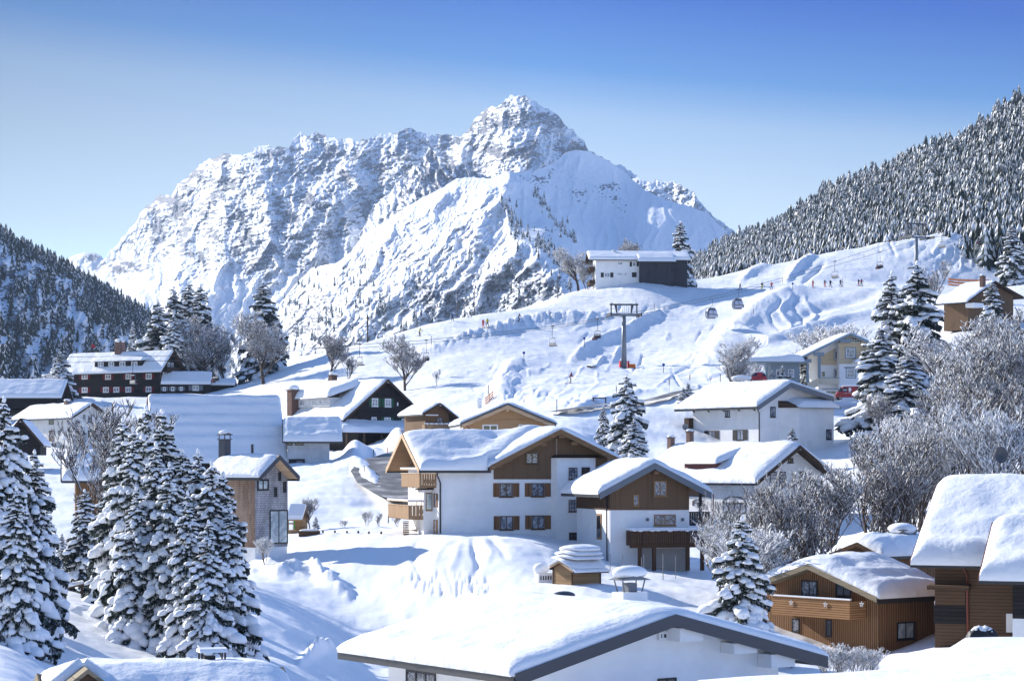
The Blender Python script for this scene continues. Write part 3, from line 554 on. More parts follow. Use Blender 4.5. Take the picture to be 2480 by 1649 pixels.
class House:
    def __init__(s, name, C, Y, zb_py, yaw, pxL, pxR, label, cat='house', group=None, zb=None):
        """C = picture x of the nearest corner, pxL / pxR picture x where the left / right wall ends"""
        s.t = math.radians(yaw); s.Y = Y; s.C = P(C, HY, Y); s.dR = Vector((math.cos(s.t), math.sin(s.t), 0)); s.dL = Vector((-math.sin(s.t), math.cos(s.t), 0))
        s.zb = (HY - zb_py) / F * Y if zb is None else zb
        s.root = empty(name, (s.C.x, s.C.y, s.zb), s.t, label, cat, group); s.origin = Vector((s.C.x, s.C.y, s.zb))
        s.W = s.end('R', pxR); s.Lg = s.end('L', pxL)
    def end(s, face, px):
        """length along a wall up to picture x"""
        d = s.dR if face == 'R' else s.dL; k = (px - CX) / F
        return (k * s.C.y - s.C.x) / (d.x - k * d.y)
    def at(s, face, px, py, off=0.0):
        """(distance along wall, height above root) of a picture point on a wall plane pushed out by off"""
        n = s.dL if face == 'R' else s.dR; d = s.dR if face == 'R' else s.dL
        Q = ray_plane(px, py, s.C - n * off, n) - s.origin; return Q.dot(d), Q.z
    def z(s, face, px, py, off=0.0): return s.at(face, px, py, off)[1]
    def pt(s, face, a, d, z): return (a, -d, z) if face == 'R' else (-d, a, z)
    def fbox(s, mb, face, a0, a1, d0, d1, z0, z1):
        p, q = s.pt(face, a0, d0, z0), s.pt(face, a1, d1, z1); return mb.box(p[0], q[0], p[1], q[1], p[2], q[2])
    def rect(s, face, crop, x0, y0, x1, y1, off=0.0):
        (X0, Y0), (X1, Y1) = K(crop, x0, y0), K(crop, x1, y1); xm, ym = (X0 + X1) / 2, (Y0 + Y1) / 2
        a0 = s.at(face, X0, ym, off)[0]; a1 = s.at(face, X1, ym, off)[0]
        return min(a0, a1), max(a0, a1), s.at(face, xm, Y1, off)[1], s.at(face, xm, Y0, off)[1]
    def wall(s, g, ze, zr, gr=None, zeR=None, W=None, Lg=None, mat_=None, z0=-1.0, name='wall', matG=None, zsplit=None):
        """solid body; g = which face carries the gable (None = flat top)"""
        W = W or s.W; Lg = Lg or s.Lg; mb = MB()
        if g is None: mb.box(0, W, 0, Lg, z0, ze)
        else:
            span = W if g == 'R' else Lg; dep = Lg if g == 'R' else W; gr = span / 2 if gr is None else gr; zeR = ze if zeR is None else zeR
            pts = [(0, z0), (span, z0), (span, zeR), (gr, zr), (0, ze)]
            if g == 'R': mb.prism([(a, 0, z) for a, z in pts], (0, dep, 0))
            else: mb.prism([(0, a, z) for a, z in pts][::-1], (dep, 0, 0))
        return mb.build(name, mat_ or WHITE, s.root)
    def clad(s, face, poly, mat_, t=.05, name='cladding'):
        """boards over part of a wall: polygon of (along, height)"""
        mb = MB(); pts = [s.pt(face, a, .004, z) for a, z in poly]; off = (0, -t, 0) if face == 'R' else (-t, 0, 0)
        return mb.prism(pts, off).build(name, mat_, s.root)
    def cladpx(s, face, crop, pts, mat_, t=.05, name='cladding'):
        return s.clad(face, [s.at(face, *K(crop, *p)) for p in pts], mat_, t, name)
    def roof(s, g, ze, zr, gr=None, zeR=None, W=None, Lg=None, oe=.9, oeR=None, og=1.0, ogb=.6, th=.22, T=.55, Te=.35, mat_=None, fascia=None, fh=.3, a0=0.0, seed=1, lump=.10, snow=True, ledge=0.0,
             rs=1.0, fn=None, clip=None, oa=-.03, soffit=None, name='roof', over=.12, parent=None):
        W = W or s.W; Lg = Lg or s.Lg; span = W if g == 'R' else Lg; dep = Lg if g == 'R' else W
        gr = span / 2 if gr is None else gr; zeR = ze if zeR is None else zeR; oeR = oe if oeR is None else oeR
        kl = (zr - ze) / gr; kr = (zr - zeR) / max(span - gr, .01)
        def rz(q): return zr - kl * (gr - q) if q <= gr else zr - kr * (q - gr)
        A0, A1 = a0 - og, dep + ogb; G0, G1 = -oe, span + oeR
        def pp(q, a, z): return (q, a, z) if g == 'R' else (a, q, z)
        mb = MB()
        for q0, q1 in ((G0, gr), (gr, G1)):
            if abs(q1 - q0) < .02: continue
            for s0, s1, qa in (((A0, A1, q0),) if not clip else ((A0, clip[0], q0), (clip[0] + .001, A1, max(q0, clip[1])))):
                lo = [pp(qa, s0, rz(qa)), pp(q1, s0, rz(q1)), pp(q1, s1, rz(q1)), pp(qa, s1, rz(qa))]; hi = [(p[0], p[1], p[2] + th) for p in lo]
                if g == 'L': lo, hi = lo[::-1], hi[::-1]
                mb.hexa(lo, hi)
        rf = mb.build(name, mat_ or DARKM, parent or s.root)
        if fascia:
            mb = MB()
            for q0, q1 in ((G0, gr), (gr, G1)):
                if abs(q1 - q0) < .02: continue
                q = [pp(q0, A0 - .06, rz(q0) + th + .02 - fh), pp(q1, A0 - .06, rz(q1) + th + .02 - fh), pp(q1, A0 - .06, rz(q1) + th + .03), pp(q0, A0 - .06, rz(q0) + th + .03)]
                b = [pp(q0, A0 + .02 - .024, rz(q0) + th + .02 - fh), pp(q1, A0 - .004, rz(q1) + th + .02 - fh), pp(q1, A0 - .004, rz(q1) + th + .03), pp(q0, A0 - .004, rz(q0) + th + .03)]
                mb.hexa(q, b) if g == 'R' else mb.hexa(b, q)
            mb.build('bargeboard', fascia, rf)
            mb = MB()
            for q in (G0, G1):
                Ae = clip[0] if clip and q == G0 else A1; mb = MB(); p0, p1 = pp(q, A0, rz(q) - .02), pp(q + (.07 if q < gr else -.07), Ae, rz(q) + th * .6); mb.box(p0[0] - (.06 if g == 'R' and q < gr else 0), p1[0], p0[1] - (.06 if g == 'L' and q < gr else 0), p1[1], p0[2] - .10, p1[2] - .01); mb.build('gutter', GUTM, rf)
        s.ridge = (g, gr, rz, th, T, pp, A0, A1)
        if not snow: return rf
        # snow blanket
        na, ng = 46, 56
        def spacing(n, Ltot, R):
            R = min(R, Ltot * .3); k = max(5, n // 6); ph = np.linspace(0, np.pi / 2, k); d0 = R * (1 - np.cos(ph)); h0 = np.sin(ph) ** .8
            mid = np.linspace(R, Ltot - R, n - 2 * k + 2)[1:-1]; d = np.concatenate([d0, mid, (Ltot - d0)[::-1]]); h = np.concatenate([h0, np.ones(len(mid)), h0[::-1]]); return d, h
        da, ha = spacing(na, A1 - A0 + 2 * oa, .9 * rs); dg, hg = spacing(ng, G1 - G0 + 2 * over, .8 * rs)
        AA, GG = np.meshgrid(A0 - oa + da, G0 - over + dg, indexing='ij'); HA, HG = np.meshgrid(ha, hg, indexing='ij')
        c = 1.1 * rs; dgr = np.sqrt((GG - gr) ** 2 + c * c) - c * .55; zr_ = zr + th - np.where(GG <= gr, kl, kr) * dgr; zr_ = np.minimum(zr_, np.where(GG <= gr, zr - kl * (gr - GG), zr - kr * (GG - gr)) + th)
        edge = np.minimum(HA, HG); thick = T * edge * (1 + lump * 2.6 * fbm((AA + seed * 7) / 2.6, (GG + seed * 3) / 2.6, 3, seed) + lump * 2.6 * fbm(AA / .8, GG / .55, 3, seed + 3) * (1.15 - edge))
        if Te:   # thinner towards the verge
            thick = thick * (1 - Te * np.exp(-np.minimum(AA - A0 + oa, A1 + oa - AA) / 1.2))
        if ledge:
            lay = np.sin((np.minimum(np.abs(GG - G0), np.abs(GG - G1))) * 3.1 + 1.6 * fbm(AA / 3, GG * 0, 2, seed)) * np.exp(-np.minimum(np.abs(GG - G0), np.abs(GG - G1)) / 1.6)
            thick = thick * (1 + ledge * lay)
        if fn is not None: thick = thick + fn(AA, GG) * edge
        Zt = zr_ + np.maximum(thick, .0) + .004; Zt[[0, -1], :] = zr_[[0, -1], :] - .06; Zt[:, [0, -1]] = zr_[:, [0, -1]] - .06
        # ragged overhanging lip
        wob = .10 * fbm(AA / .8, GG / .8, 3, seed + 9) * (1 - HG) ; GGw = GG + np.where(GG < gr, -1, 1) * (np.abs(wob) + .05 * (HG > .2) * (HG < .95)) * (HG < .98)
        if clip: GGw = np.where(AA > clip[0], np.maximum(GGw, clip[1]), GGw)
        V = np.stack([GGw, AA, Zt], -1) if g == 'R' else np.stack([AA, GGw, Zt], -1)
        fc = grid_faces(*AA.shape); fc = fc if g == 'R' else fc[:, ::-1]
        n0 = V.shape[0] * V.shape[1]; nr, nc = AA.shape
        o = mesh_np('roof_snow', V.reshape(-1, 3), fc[:, ::-1] if g == 'R' else fc[:, ::-1], SNOW, rf, smooth=True)
        return rf
    def window(s, face, crop, x0, y0, x1, y1, off=0.0, frame=None, pane=None, fw=.09, mull=1, trans=0, shut=None, sw=.5, sill=True, surround=None, arch=False, shutL=True, shutR=True, name='window', d=.05):
        frame = frame or FBROWN; a0, a1, z0, z1 = s.rect(face, crop, x0, y0, x1, y1, off); f = MB(); B = off
        s.fbox(f, face, a0, a0 + fw, B, B + d, z0, z1); s.fbox(f, face, a1 - fw, a1, B, B + d, z0, z1)
        s.fbox(f, face, a0 + fw, a1 - fw, B, B + d, z0, z0 + fw); s.fbox(f, face, a0 + fw, a1 - fw, B, B + d, z1 - fw, z1)
        for i in range(mull):
            c = a0 + (a1 - a0) * (i + 1) / (mull + 1); s.fbox(f, face, c - fw * .4, c + fw * .4, B, B + d * .9, z0 + fw, z1 - fw)
        for i in range(trans):
            c = z0 + (z1 - z0) * (i + 1) / (trans + 1); s.fbox(f, face, a0 + fw, a1 - fw, B, B + d * .8, c - .025, c + .025)
        if arch:
            n = 8; c = (a0 + a1) / 2; r = (a1 - a0) / 2
            for i in range(n):
                p0, p1 = math.pi * i / n, math.pi * (i + 1) / n
                q = [(c - r * math.cos(p0), z1 + r * .35 * math.sin(p0)), (c - r * math.cos(p1), z1 + r * .35 * math.sin(p1)), (c - (r - fw) * math.cos(p1), z1 + (r * .35 - fw) * math.sin(p1) - .0), (c - (r - fw) * math.cos(p0), z1 + (r * .35 - fw) * math.sin(p0) - .0)]
                f.prism([s.pt(face, a, B + .002, z) for a, z in q], (0, -d, 0) if face == 'R' else (-d, 0, 0))
        w_ = f.build(name, frame, s.root)
        p = MB(); s.fbox(p, face, a0 + fw * .5, a1 - fw * .5, B + .003, B + .02, z0 + fw * .5, z1 - fw * .5); p.build('pane', pane or GLASS, w_)
        if surround:
            q = MB(); e = .14
            s.fbox(q, face, a0 - e, a0 - .003, B, B + .035, z0 - e, z1 + e); s.fbox(q, face, a1 + .003, a1 + e, B, B + .035, z0 - e, z1 + e)
            s.fbox(q, face, a0, a1, B, B + .034, z1 + .003, z1 + e); s.fbox(q, face, a0, a1, B, B + .034, z0 - e, z0 - .003); q.build('surround', surround, w_)
        elif sill:
            q = MB(); s.fbox(q, face, a0 - .06, a1 + .06, B, B + .12, z0 - .07, z0 - .004); q.build('sill', frame, w_)
        if shut:
            for side, on in ((0, shutL), (1, shutR)):
                if not on: continue
                q = MB(); wl = (a1 - a0) * sw
                if side == 0: s.fbox(q, face, a0 - wl - .03, a0 - .03, B + .01, B + .055, z0, z1)
                else: s.fbox(q, face, a1 + .03, a1 + wl + .03, B + .01, B + .055, z0, z1)
                q.build('shutter', shut, s.root)
        return w_
    def facebox(s, face, crop, x0, y0, x1, y1, d0, d1, mat_, name, off=None):
        a0, a1, z0, z1 = s.rect(face, crop, x0, y0, x1, y1, d1 if off is None else off); return s.fbox(MB(), face, a0, a1, d0, d1, z0, z1).build(name, mat_, s.root)
    def chimney(s, q, a, w_=.55, h=1.4, mat_=None, cap='snow', mat_cap=None, d=None):
        g, gr, rz, th, T, pp, A0, A1 = s.ridge; z = rz(q); x, y, _ = pp(q, a, 0); d = d or w_; mb = MB().box(x - w_ / 2, x + w_ / 2, y - d / 2, y + d / 2, z - .3, z + th + h)
        c = mb.build('chimney', mat_ or BRICK, s.root); zt = z + th + h
        k = MB().box(x - w_ * .62, x + w_ * .62, y - d * .62, y + d * .62, zt, zt + .07)
        if cap == 'hood':
            for sx in (-1, 1):
                for sy in (-1, 1): k.box(x + sx * w_ * .45 - .03, x + sx * w_ * .45 + .03, y + sy * d * .45 - .03, y + sy * d * .45 + .03, zt + .07, zt + .4)
            k.prism([(x - w_ * .75, y - d * .7, zt + .4), (x + w_ * .75, y - d * .7, zt + .4), (x, y - d * .7, zt + .62)], (0, d * 1.4, 0))
            zt += .5
        k.build('cap', mat_cap or DARKM, c)
        MB().ball((x, y, zt + .12), w_ * .72, 12, 7, (1, d / w_, .42)).build('snow_cap', SNOWP, c, True); return c
    def pipe(s, face, pts, r=.055, mat_=None, name='downpipe'):
        mb = MB(); mb.tube([s.pt(face, a, d, z) for a, d, z in pts], r, 8); return mb.build(name, mat_ or GUTM, s.root, True)
    def brackets(s, g, n, z, drop=.5, reach=.7, mat_=None, face=None, a0=.3, a1=None):
        face = face or ('L' if g == 'R' else 'R'); a1 = a1 or (s.Lg if face == 'L' else s.W)
        for i in range(n):
            a = a0 + (a1 - a0) * i / max(1, n - 1); mb = MB(); mb.prism([s.pt(face, a - .07, 0, z - drop), s.pt(face, a - .07, reach, z - .04), s.pt(face, a - .07, reach, z - .2), s.pt(face, a - .07, 0, z - drop - .15)], tuple(Vector(s.pt(face, .14, 0, 0))))
            mb.build('bracket', mat_ or DKWOOD, s.root)
    def balcony(s, face, crop, x0, y0, x1, y1, out, mat_, rail=None, floor_t=.15, name='balcony', snowtop=True, gaps=0, sides=True, posts=None):
        """boarded balcony: front rectangle in the picture, standing out from the wall"""
        a0, a1, z0, z1 = s.rect(face, crop, x0, y0, x1, y1, out); b = MB()
        if gaps:
            n = gaps; wd = (a1 - a0) / n
            for i in range(n): s.fbox(b, face, a0 + i * wd, a0 + (i + .84) * wd, out - .05, out, z0, z1)
        else: s.fbox(b, face, a0, a1, out - .05, out, z0, z1)
        for aa in (a0, a1): s.fbox(b, face, aa + (0 if aa == a0 else -.05), aa + (.05 if aa == a0 else 0), .004, out - .055, z0, z1)
        o = b.build(name, mat_, s.root); f = MB(); s.fbox(f, face, a0 + .06, a1 - .06, .004, out - .06, z0 - .02, z0 + floor_t); f.build('balcony_floor', mat_, o)
        r = MB(); s.fbox(r, face, a0 - .05, a1 + .05, out - .1, out + .05, z1 + .004, z1 + .08); r.build('handrail', rail or mat_, o)
        if snowtop:
            q = MB(); n = 14
            for i in range(n):
                aa = a0 + (a1 - a0) * (i + .5) / n; hh = .10 + .04 * math.sin(i * 2.3); p = s.pt(face, aa, out - .03, z1 + .09); rr_ = (a1 - a0) / n * .75
                q.ball((p[0], p[1], p[2] + .01), 1, 8, 5, (rr_ if face == 'R' else .12, .12 if face == 'R' else rr_, hh))
            q.build('rail_snow', SNOWP, o, True)
        return o
def fit(s, face, crop, p0, pA, p1, og, th=.22):
    """roof numbers from the drawn gable edge: near end, apex, far end (tops of the board, og in front of the wall)"""
    (a0, z0), (aA, zA), (a1, z1) = [s.at(face, *K(crop, *p), og) for p in (p0, pA, p1)]
    span = s.W if face == 'R' else s.Lg; kl = (zA - z0) / (aA - a0); kr = (zA - z1) / (a1 - aA)
    return dict(ze=zA - th - kl * aA, zr=zA - th, gr=aA, zeR=zA - th - kr * (span - aA), oe=-a0, oeR=a1 - span, og=og, th=th)
House.fit = fit
def wallkw(r): return {k: r[k] for k in ('ze', 'zr', 'gr', 'zeR')}
# ------------------------------------------------------------------ houses
# ---- main chalet: long wing with the gable to the left, cross wing with the wide brown gable to the front
MC = House('chalet', K('c4', 425, 0)[0], 188, K('c4', 0, 1030)[1], 15, K('c4', 240, 0)[0], K('c4', 1500, 0)[0],
           'large white chalet with brown timber gable and shuttered windows in the middle of the village')
MC.Lg = 12.5
zc = MC.z('R', *K('c4', 425, 603)); LA = MC.end('R', K('c4', 1130, 0)[0])
MC.wall('L', zc - .02, zc + 2.75, W=LA)
ro = MC.roof('L', zc - .05, zc + 2.8, W=LA, oe=.75, og=1.9, ogb=2.0, clip=(MC.end('R', K('c4', 742, 0)[0]), .5), T=.62, fascia=LTWOOD, fh=.42, mat_=MIDWOOD, seed=2, ledge=.15,
        fn=lambda a, g: -.34 * np.exp(-((a - 6.0) / .75) ** 2 - ((g - 4.4) / .8) ** 2) + .1 * np.exp(-((a - 6.0) / 1.4) ** 2 - ((g - 4.2) / 1.5) ** 2) + .45 * np.exp(-((a - MC.end('R', K('c4', 742, 0)[0]) - g * 1.0) / 1.7) ** 2))
fitB = MC.fit('R', 'c4', (728, 608), (1197, 365), (1565, 548), 1.1, .25)
b0 = MC.end('R', K('c4', 760, 0)[0]); b1 = MC.end('R', K('c4', 1490, 0)[0])
slope = (fitB['zr'] - fitB['ze']) / fitB['gr']
mb = MB(); zl = fitB['zr'] - slope * (fitB['gr'] - b0); kr = (fitB['zr'] - fitB['zeR']) / (MC.W - fitB['gr']); zrr = fitB['zr'] - kr * (b1 - fitB['gr'])
mb.prism([(a, -.012, z) for a, z in [(b0, -1.5), (b1, -1.5), (b1, zrr), (fitB['gr'], fitB['zr']), (b0, zl)]], (0, 10.5, 0)); mb.build('front_wing_wall', WHITE, MC.root)
MC.Wold = MC.W; fitB2 = dict(fitB)
MC.roof('R', fitB['ze'], fitB['zr'], gr=fitB['gr'], zeR=zrr, W=b1, oe=-b0 + .45, oeR=.9, og=1.1, ogb=0, Lg=10.5, th=.25, T=.62, fascia=MIDWOOD, fh=.45, mat_=MIDWOOD, seed=4, rs=1.0)
MC.cladpx('R', 'c4', [(772, 680), (1168, 680), (1168, 392), (1197, 372), (772, 590)], BROWNV, .07)
MC.cladpx('R', 'c4', [(1400, 620), (1490, 620), (1490, 545), (1197, 378), (1172, 392), (1172, 560), (1400, 560)], BROWNV, .06)
bb = MC.rect('R', 'c4', 1170, 545, 1395, 1120, .7)
mb = MB(); mb.prism([(bb[0] - .35, .0, -2.2), (bb[0] + .05, -.7, -2.2), (bb[1] - .3, -.7, -2.2), (bb[1] + .6, .0, -2.2)], (0, 0, bb[3] + 2.2)); mb.build('bay', WHITE, MC.root)
mb = MB(); z = bb[3]; mb.hexa([(bb[0] - .5, -.02, z), (bb[0] - .2, -.95, z), (bb[1] + .0, -.95, z), (bb[1] + 1.3, -.02, z)], [(bb[0] - .2, -.02, z + .28), (bb[0] + .4, -.25, z + .28), (bb[1] - .3, -.25, z + .28), (bb[1] + .7, -.02, z + .28)]); mb.build('bay_roof', DKWOOD, MC.root)
for a, b_, c_, d_ in ((1247, 606, 1302, 680), (1247, 810, 1302, 885), (1249, 1016, 1306, 1076)): MC.window('R', 'c4', a, b_, c_, d_, .7, FBROWN, CURTG if b_ < 1000 else GLASS, trans=2, mull=2, fw=.06)
for a, b_, c_, d_ in ((1328, 604, 1382, 660), (1328, 810, 1368, 882)): MC.window('R', 'c4', a, b_, c_, d_, .7, FBROWN, GLASS, trans=2, mull=1, fw=.06)
for (a, b_, c_, d_, pn_) in ((810, 704, 893, 792, REFLG), (1010, 704, 1092, 790, REFLG), (813, 912, 895, 1000, CURTG), (1012, 908, 1094, 996, CURTG)):
    MC.window('R', 'c4', a, b_, c_, d_, .0, FBROWN, pn_, shut=SBROWN, sw=.47)
MC.window('R', 'c4', 975, 512, 1055, 583, .07, FBROWN, REFLG, sill=True)
for x in (930, 1062): MC.facebox('R', 'c4', x, 514, x + 32, 586, .075, .11, BROWNV, 'closed_shutter', .08)
for x, y in ((1080, 462), (1275, 455), (1197, 412), (862, 560), (800, 595)):
    a, z = MC.at('R', *K('c4', x, y), .5); MC.fbox(MB(), 'R', a - .28, a + .28, .08, 1.0, z - .12, z + .16).build('purlin', MIDWOOD, MC.root)
# left side: gable boards, balconies, bay window, shutters
zL = zc
MC.clad('L', [(.35, zL - .1), (MC.Lg - .35, zL - .1), (MC.Lg - .4, zL), (MC.Lg / 2, zL + 2.6), (.4, zL)], BROWNV, .05)  # darker brown boards stand in for the shade inside the raftered gable
def lbox(a0, a1, d0, d1, z0, z1, m_, n_, par=None): return MC.fbox(MB(), 'L', a0, a1, d0, d1, z0, z1).build(n_, m_, par or MC.root)
for nm, a0, a1, out_, zb_, h_ in (('upper', 1.0, 8.5, 1.5, zc - 1.75, 1.15), ('lower', 2.2, 11.0, 2.2, zc - 4.55, 1.15)):
    bal = empty('balcony', (0, 0, 0)); bal.parent = MC.root; f = MB(); n = 22
    for i in range(n):
        w_ = (a1 - a0) / n; MC.fbox(f, 'L', a0 + i * w_, a0 + (i + .88) * w_, out_ - .05, out_, zb_, zb_ + h_)
    for i in range(7):
        w_ = out_ / 7; MC.fbox(f, 'L', a0 - .05, a0 - .001, i * w_ + .002, (i + .86) * w_, zb_, zb_ + h_)
    f.build('boarding', LARCHV, bal); MC.fbox(MB(), 'L', a0, a1, .003, out_ - .052, zb_ - .05, zb_ + .12).build('floor', MIDWOOD, bal)
    f = MB(); MC.fbox(f, 'L', a0 - .08, a1 + .05, out_ - .12, out_ + .06, zb_ + h_ + .004, zb_ + h_ + .07); MC.fbox(f, 'L', a0 - .1, a0 + .05, .003, out_ - .122, zb_ + h_ + .004, zb_ + h_ + .07)
    MC.fbox(f, 'L', a0 - .1, a1 + .05, out_ - .12, out_ + .06, zb_ + h_ + .36, zb_ + h_ + .44); MC.fbox(f, 'L', a0 - .1, a0 + .05, .003, out_ - .122, zb_ + h_ + .36, zb_ + h_ + .44)
    for i in range(5): d = out_ * (i + .3) / 5; MC.fbox(f, 'L', a0 - .06, a0 - .02, d, d + .05, zb_ + h_ + .072, zb_ + h_ + .358)
    f.build('handrail', LTWOOD, bal)
    f = MB(); MC.fbox(f, 'L', a0 - .12, a1, out_ - .16, out_ + .1, zb_ + h_ + .445, zb_ + h_ + .56); MC.fbox(f, 'L', a0 - .13, a0 + .1, .01, out_ - .162, zb_ + h_ + .445, zb_ + h_ + .55); f.build('rail_snow', SNOWP, bal)
lbox(2.0, 4.4, .0, .9, -1, zc - 2.0, WHITE, 'side_bay'); mb = MB(); MC.fbox(mb, 'L', 1.9, 4.5, .0, 1.1, zc - 2.0, zc - 1.86); mb.build('side_bay_roof', DKWOOD, MC.root)
for z0 in (zc - 3.1,): w_ = lbox(1.95, 1.99, .12, .72, z0 - .75, z0 + .85, FOAK, 'window'); lbox(1.92, 1.945, .2, .64, z0 - .6, z0 + .75, PALEG, 'pane', w_)
for z0, m_ in ((zc - 2.75, SBROWN), (zc - 5.05, SORANGE)):
    w_ = lbox(.75, 1.35, .0, .05, z0 - .75, z0 + .45, FOAK, 'window'); lbox(.82, 1.28, .051, .06, z0 - .65, z0 + .38, PALEG, 'pane', w_)
    lbox(.3, .7, .01, .06, z0 - .75, z0 + .45, m_, 'shutter'); lbox(1.4, 1.8, .01, .06, z0 - .75, z0 + .45, m_, 'shutter')
MC.pipe('R', [(-.25, .45, zc - .2), (-.2, .3, zc - .7), (.12, .12, zc - 1.4), (.12, .12, .1)], .07)
# iron railing and the steps beside the bay
mb = MB(); q0 = MC.at('R', *K('c4', 1310, 1045), 1.6); q1 = MC.at('R', *K('c4', 1385, 995), 1.6)
for dz in (0, -.42): mb.tube([(q0[0], -1.6, q0[1] + dz), (q1[0], -1.6, q1[1] + dz)], .025, 5)
mb.tube([(q1[0], -1.6, q1[1] + .05), (q1[0], -1.6, q1[1] - 1.5)], .03, 5); mb.tube([(q0[0], -1.6, q0[1] + .05), (q0[0], -1.6, q0[1] - 1.2)], .03, 5); mb.build('stair_rail', GUTM, MC.root)

# ---- brown gabled annex with the long balcony
AX = House('annex_house', K('c4', 1510, 0)[0], 178, K('c4', 0, 1250)[1], 15, K('c4', 1385, 0)[0], K('c4', 2010, 0)[0],
           'brown boarded house with a long dark balcony, joined to the large chalet')
AX.Lg = 9.5
r = AX.fit('R', 'c4', (1445, 768), (1793, 578), (2150, 766), 1.0, .25); AX.wall('R', **wallkw(r))
r2 = dict(r); AX.roof('R', **r2, ogb=.6, T=.75, fascia=SLATE, fh=.52, mat_=MIDWOOD, seed=6, rs=1.1)
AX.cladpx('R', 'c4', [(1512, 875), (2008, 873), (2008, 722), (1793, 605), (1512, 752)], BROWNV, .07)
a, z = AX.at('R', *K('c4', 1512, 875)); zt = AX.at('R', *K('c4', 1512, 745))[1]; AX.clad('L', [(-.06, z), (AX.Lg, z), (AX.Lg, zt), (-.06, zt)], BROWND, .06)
AX.window('R', 'c4', 1786, 690, 1868, 787, .07, FOAK, REFLG); AX.window('R', 'c4', 1655, 777, 1692, 850, .07, FOAK, REFLG, mull=0)
AX.window('R', 'c4', 1787, 903, 1924, 972, .0, FOAK, REFLG, mull=1)
w_ = AX.fbox(MB(), 'L', 2.3, 3.6, .0, .06, z - 2.5, z - .35).build('door', FOAK, AX.root); AX.fbox(MB(), 'L', 2.5, 3.4, .061, .07, z - 2.3, z - .5).build('pane', GLASS, w_)
AX.fbox(MB(), 'L', 4.2, 5.1, .0, .05, z - 4.7, z - 3.6).build('cellar_door', FDARK, AX.root)
for x in (1740, 1962):
    q = AX.facebox('R', 'c4', x, 925, x + 16, 945, .0, .14, SLATE, 'wall_lamp')
AX.balcony('R', 'c4', 1647, 1010, 2165, 1098, 1.5, BROWND, BROWND, gaps=46)
ba = AX.rect('R', 'c4', 1647, 1010, 2165, 1098, 1.5)
q = MB(); q.add([], []); AX.fbox(q, 'R', ba[0] - .02, ba[1] + .05, -.0, 1.45, ba[3] + .10, ba[3] + .30); q.build('awning_snow', SNOWP, AX.root)
for x in (1690, 1780, 1993, 2085): AX.facebox('R', 'c4', x, 1100, x + 21, 1258, 1.15, 1.4, BROWND, 'post', 1.4)
AX.facebox('R', 'c4', 1640, 1098, 2165, 1112, 1.12, 1.42, BROWND, 'beam', 1.42)
AX.facebox('R', 'c4', 1800, 1118, 1998, 1262, .002, .06, BEIGEP, 'garage_door', .06)
AX.facebox('R', 'c4', 1700, 1110, 1795, 1262, .002, .03, BEIGEP, 'garage_wall', .03)
for x, y in ((1793, 640), (1545, 745), (2030, 745)):
    a, z = AX.at('R', *K('c4', x, y), .5); AX.fbox(MB(), 'R', a - .2, a + .2, .08, .95, z - .1, z + .16).build('purlin', MIDWOOD, AX.root)
# loggia at the right end
a, z = AX.at('R', *K('c4', 2085, 770), 0); AX.fbox(MB(), 'R', a - .1, a + .1, -.3, -.05, z - 3.0, z + .3).build('loggia_post', FDARK, AX.root)
AX.balcony('R', 'c4', 2012, 890, 2140, 972, .0, FDARK, FDARK, gaps=9, snowtop=False, name='loggia_rail', sides=False)
AX.pipe('R', [(AX.W + 1.75, .9, z + .2), (AX.W + 1.9, .6, z - .2), (AX.W + 1.9, .5, z - 3.0)], .05, REDM)
AX.pipe('L', [(-.6, .9, zt + .3), (-.3, .6, zt), (.5, .15, zt - .5), (.5, .12, .4)], .06)

# ---- modern shingled tower house
MH = House('tower_house', K('c3', 790, 0)[0], 185, K('c3', 0, 1490)[1], 52, K('c3', 470, 0)[0], K('c3', 1022, 0)[0],
           'tall narrow shingled house with plain dark windows and a white plinth, behind the left spruces', zb=None)
r = MH.fit('R', 'c3', (828, 978), (965, 832), (1105, 982), 1.3, .28)
MH.wall('R', **wallkw(r), mat_=SHING, z0=0); MH.roof('R', **r, ogb=.3, T=.5, fascia=DARKM, fh=.40, seed=8, mat_=LTWOOD, Te=.55, rs=.8)
mb = MB(); mb.box(.03, MH.W - .03, .03, MH.Lg - .03, -3.5, -.004); mb.build('plinth', WHITE, MH.root)
zt = r['ze'] - .02; MH.clad('L', [(-.0, .02), (MH.Lg, .02), (MH.Lg, zt), (0, zt)], SHINB, .05)
MH.fbox(MB(), 'R', -.1, MH.W + .2, -1.25, 1.25, r['ze'] - .02, r['ze'] + .02) if False else None
for a_, b_, c_, d_ in ((955, 952, 973, 1015), (988, 1020, 1010, 1098), (924, 1060, 945, 1130)): MH.window('R', 'c3', a_, b_, c_, d_, 0, FDARK, GLASS, mull=0, sill=False, fw=.12)
MH.window('R', 'c3', 804, 1002, 886, 1085, 0, FDARK, PALEG, mull=1, fw=.16, sill=False)
MH.window('R', 'c3', 893, 1222, 1022, 1462, .02, FDARK, PALEG, mull=1, fw=.10, sill=False, name='corner_window')
MH.chimney(r['gr'] * .9, 5.2, .75, 1.5, DARKM, 'hood')
mb = MB(); mb.box(r['gr'] - .08, r['gr'] + .08, 1.9, 2.06, r['zr'] + .3, r['zr'] + 1.25); mb.build('vent', GUTM, MH.root)

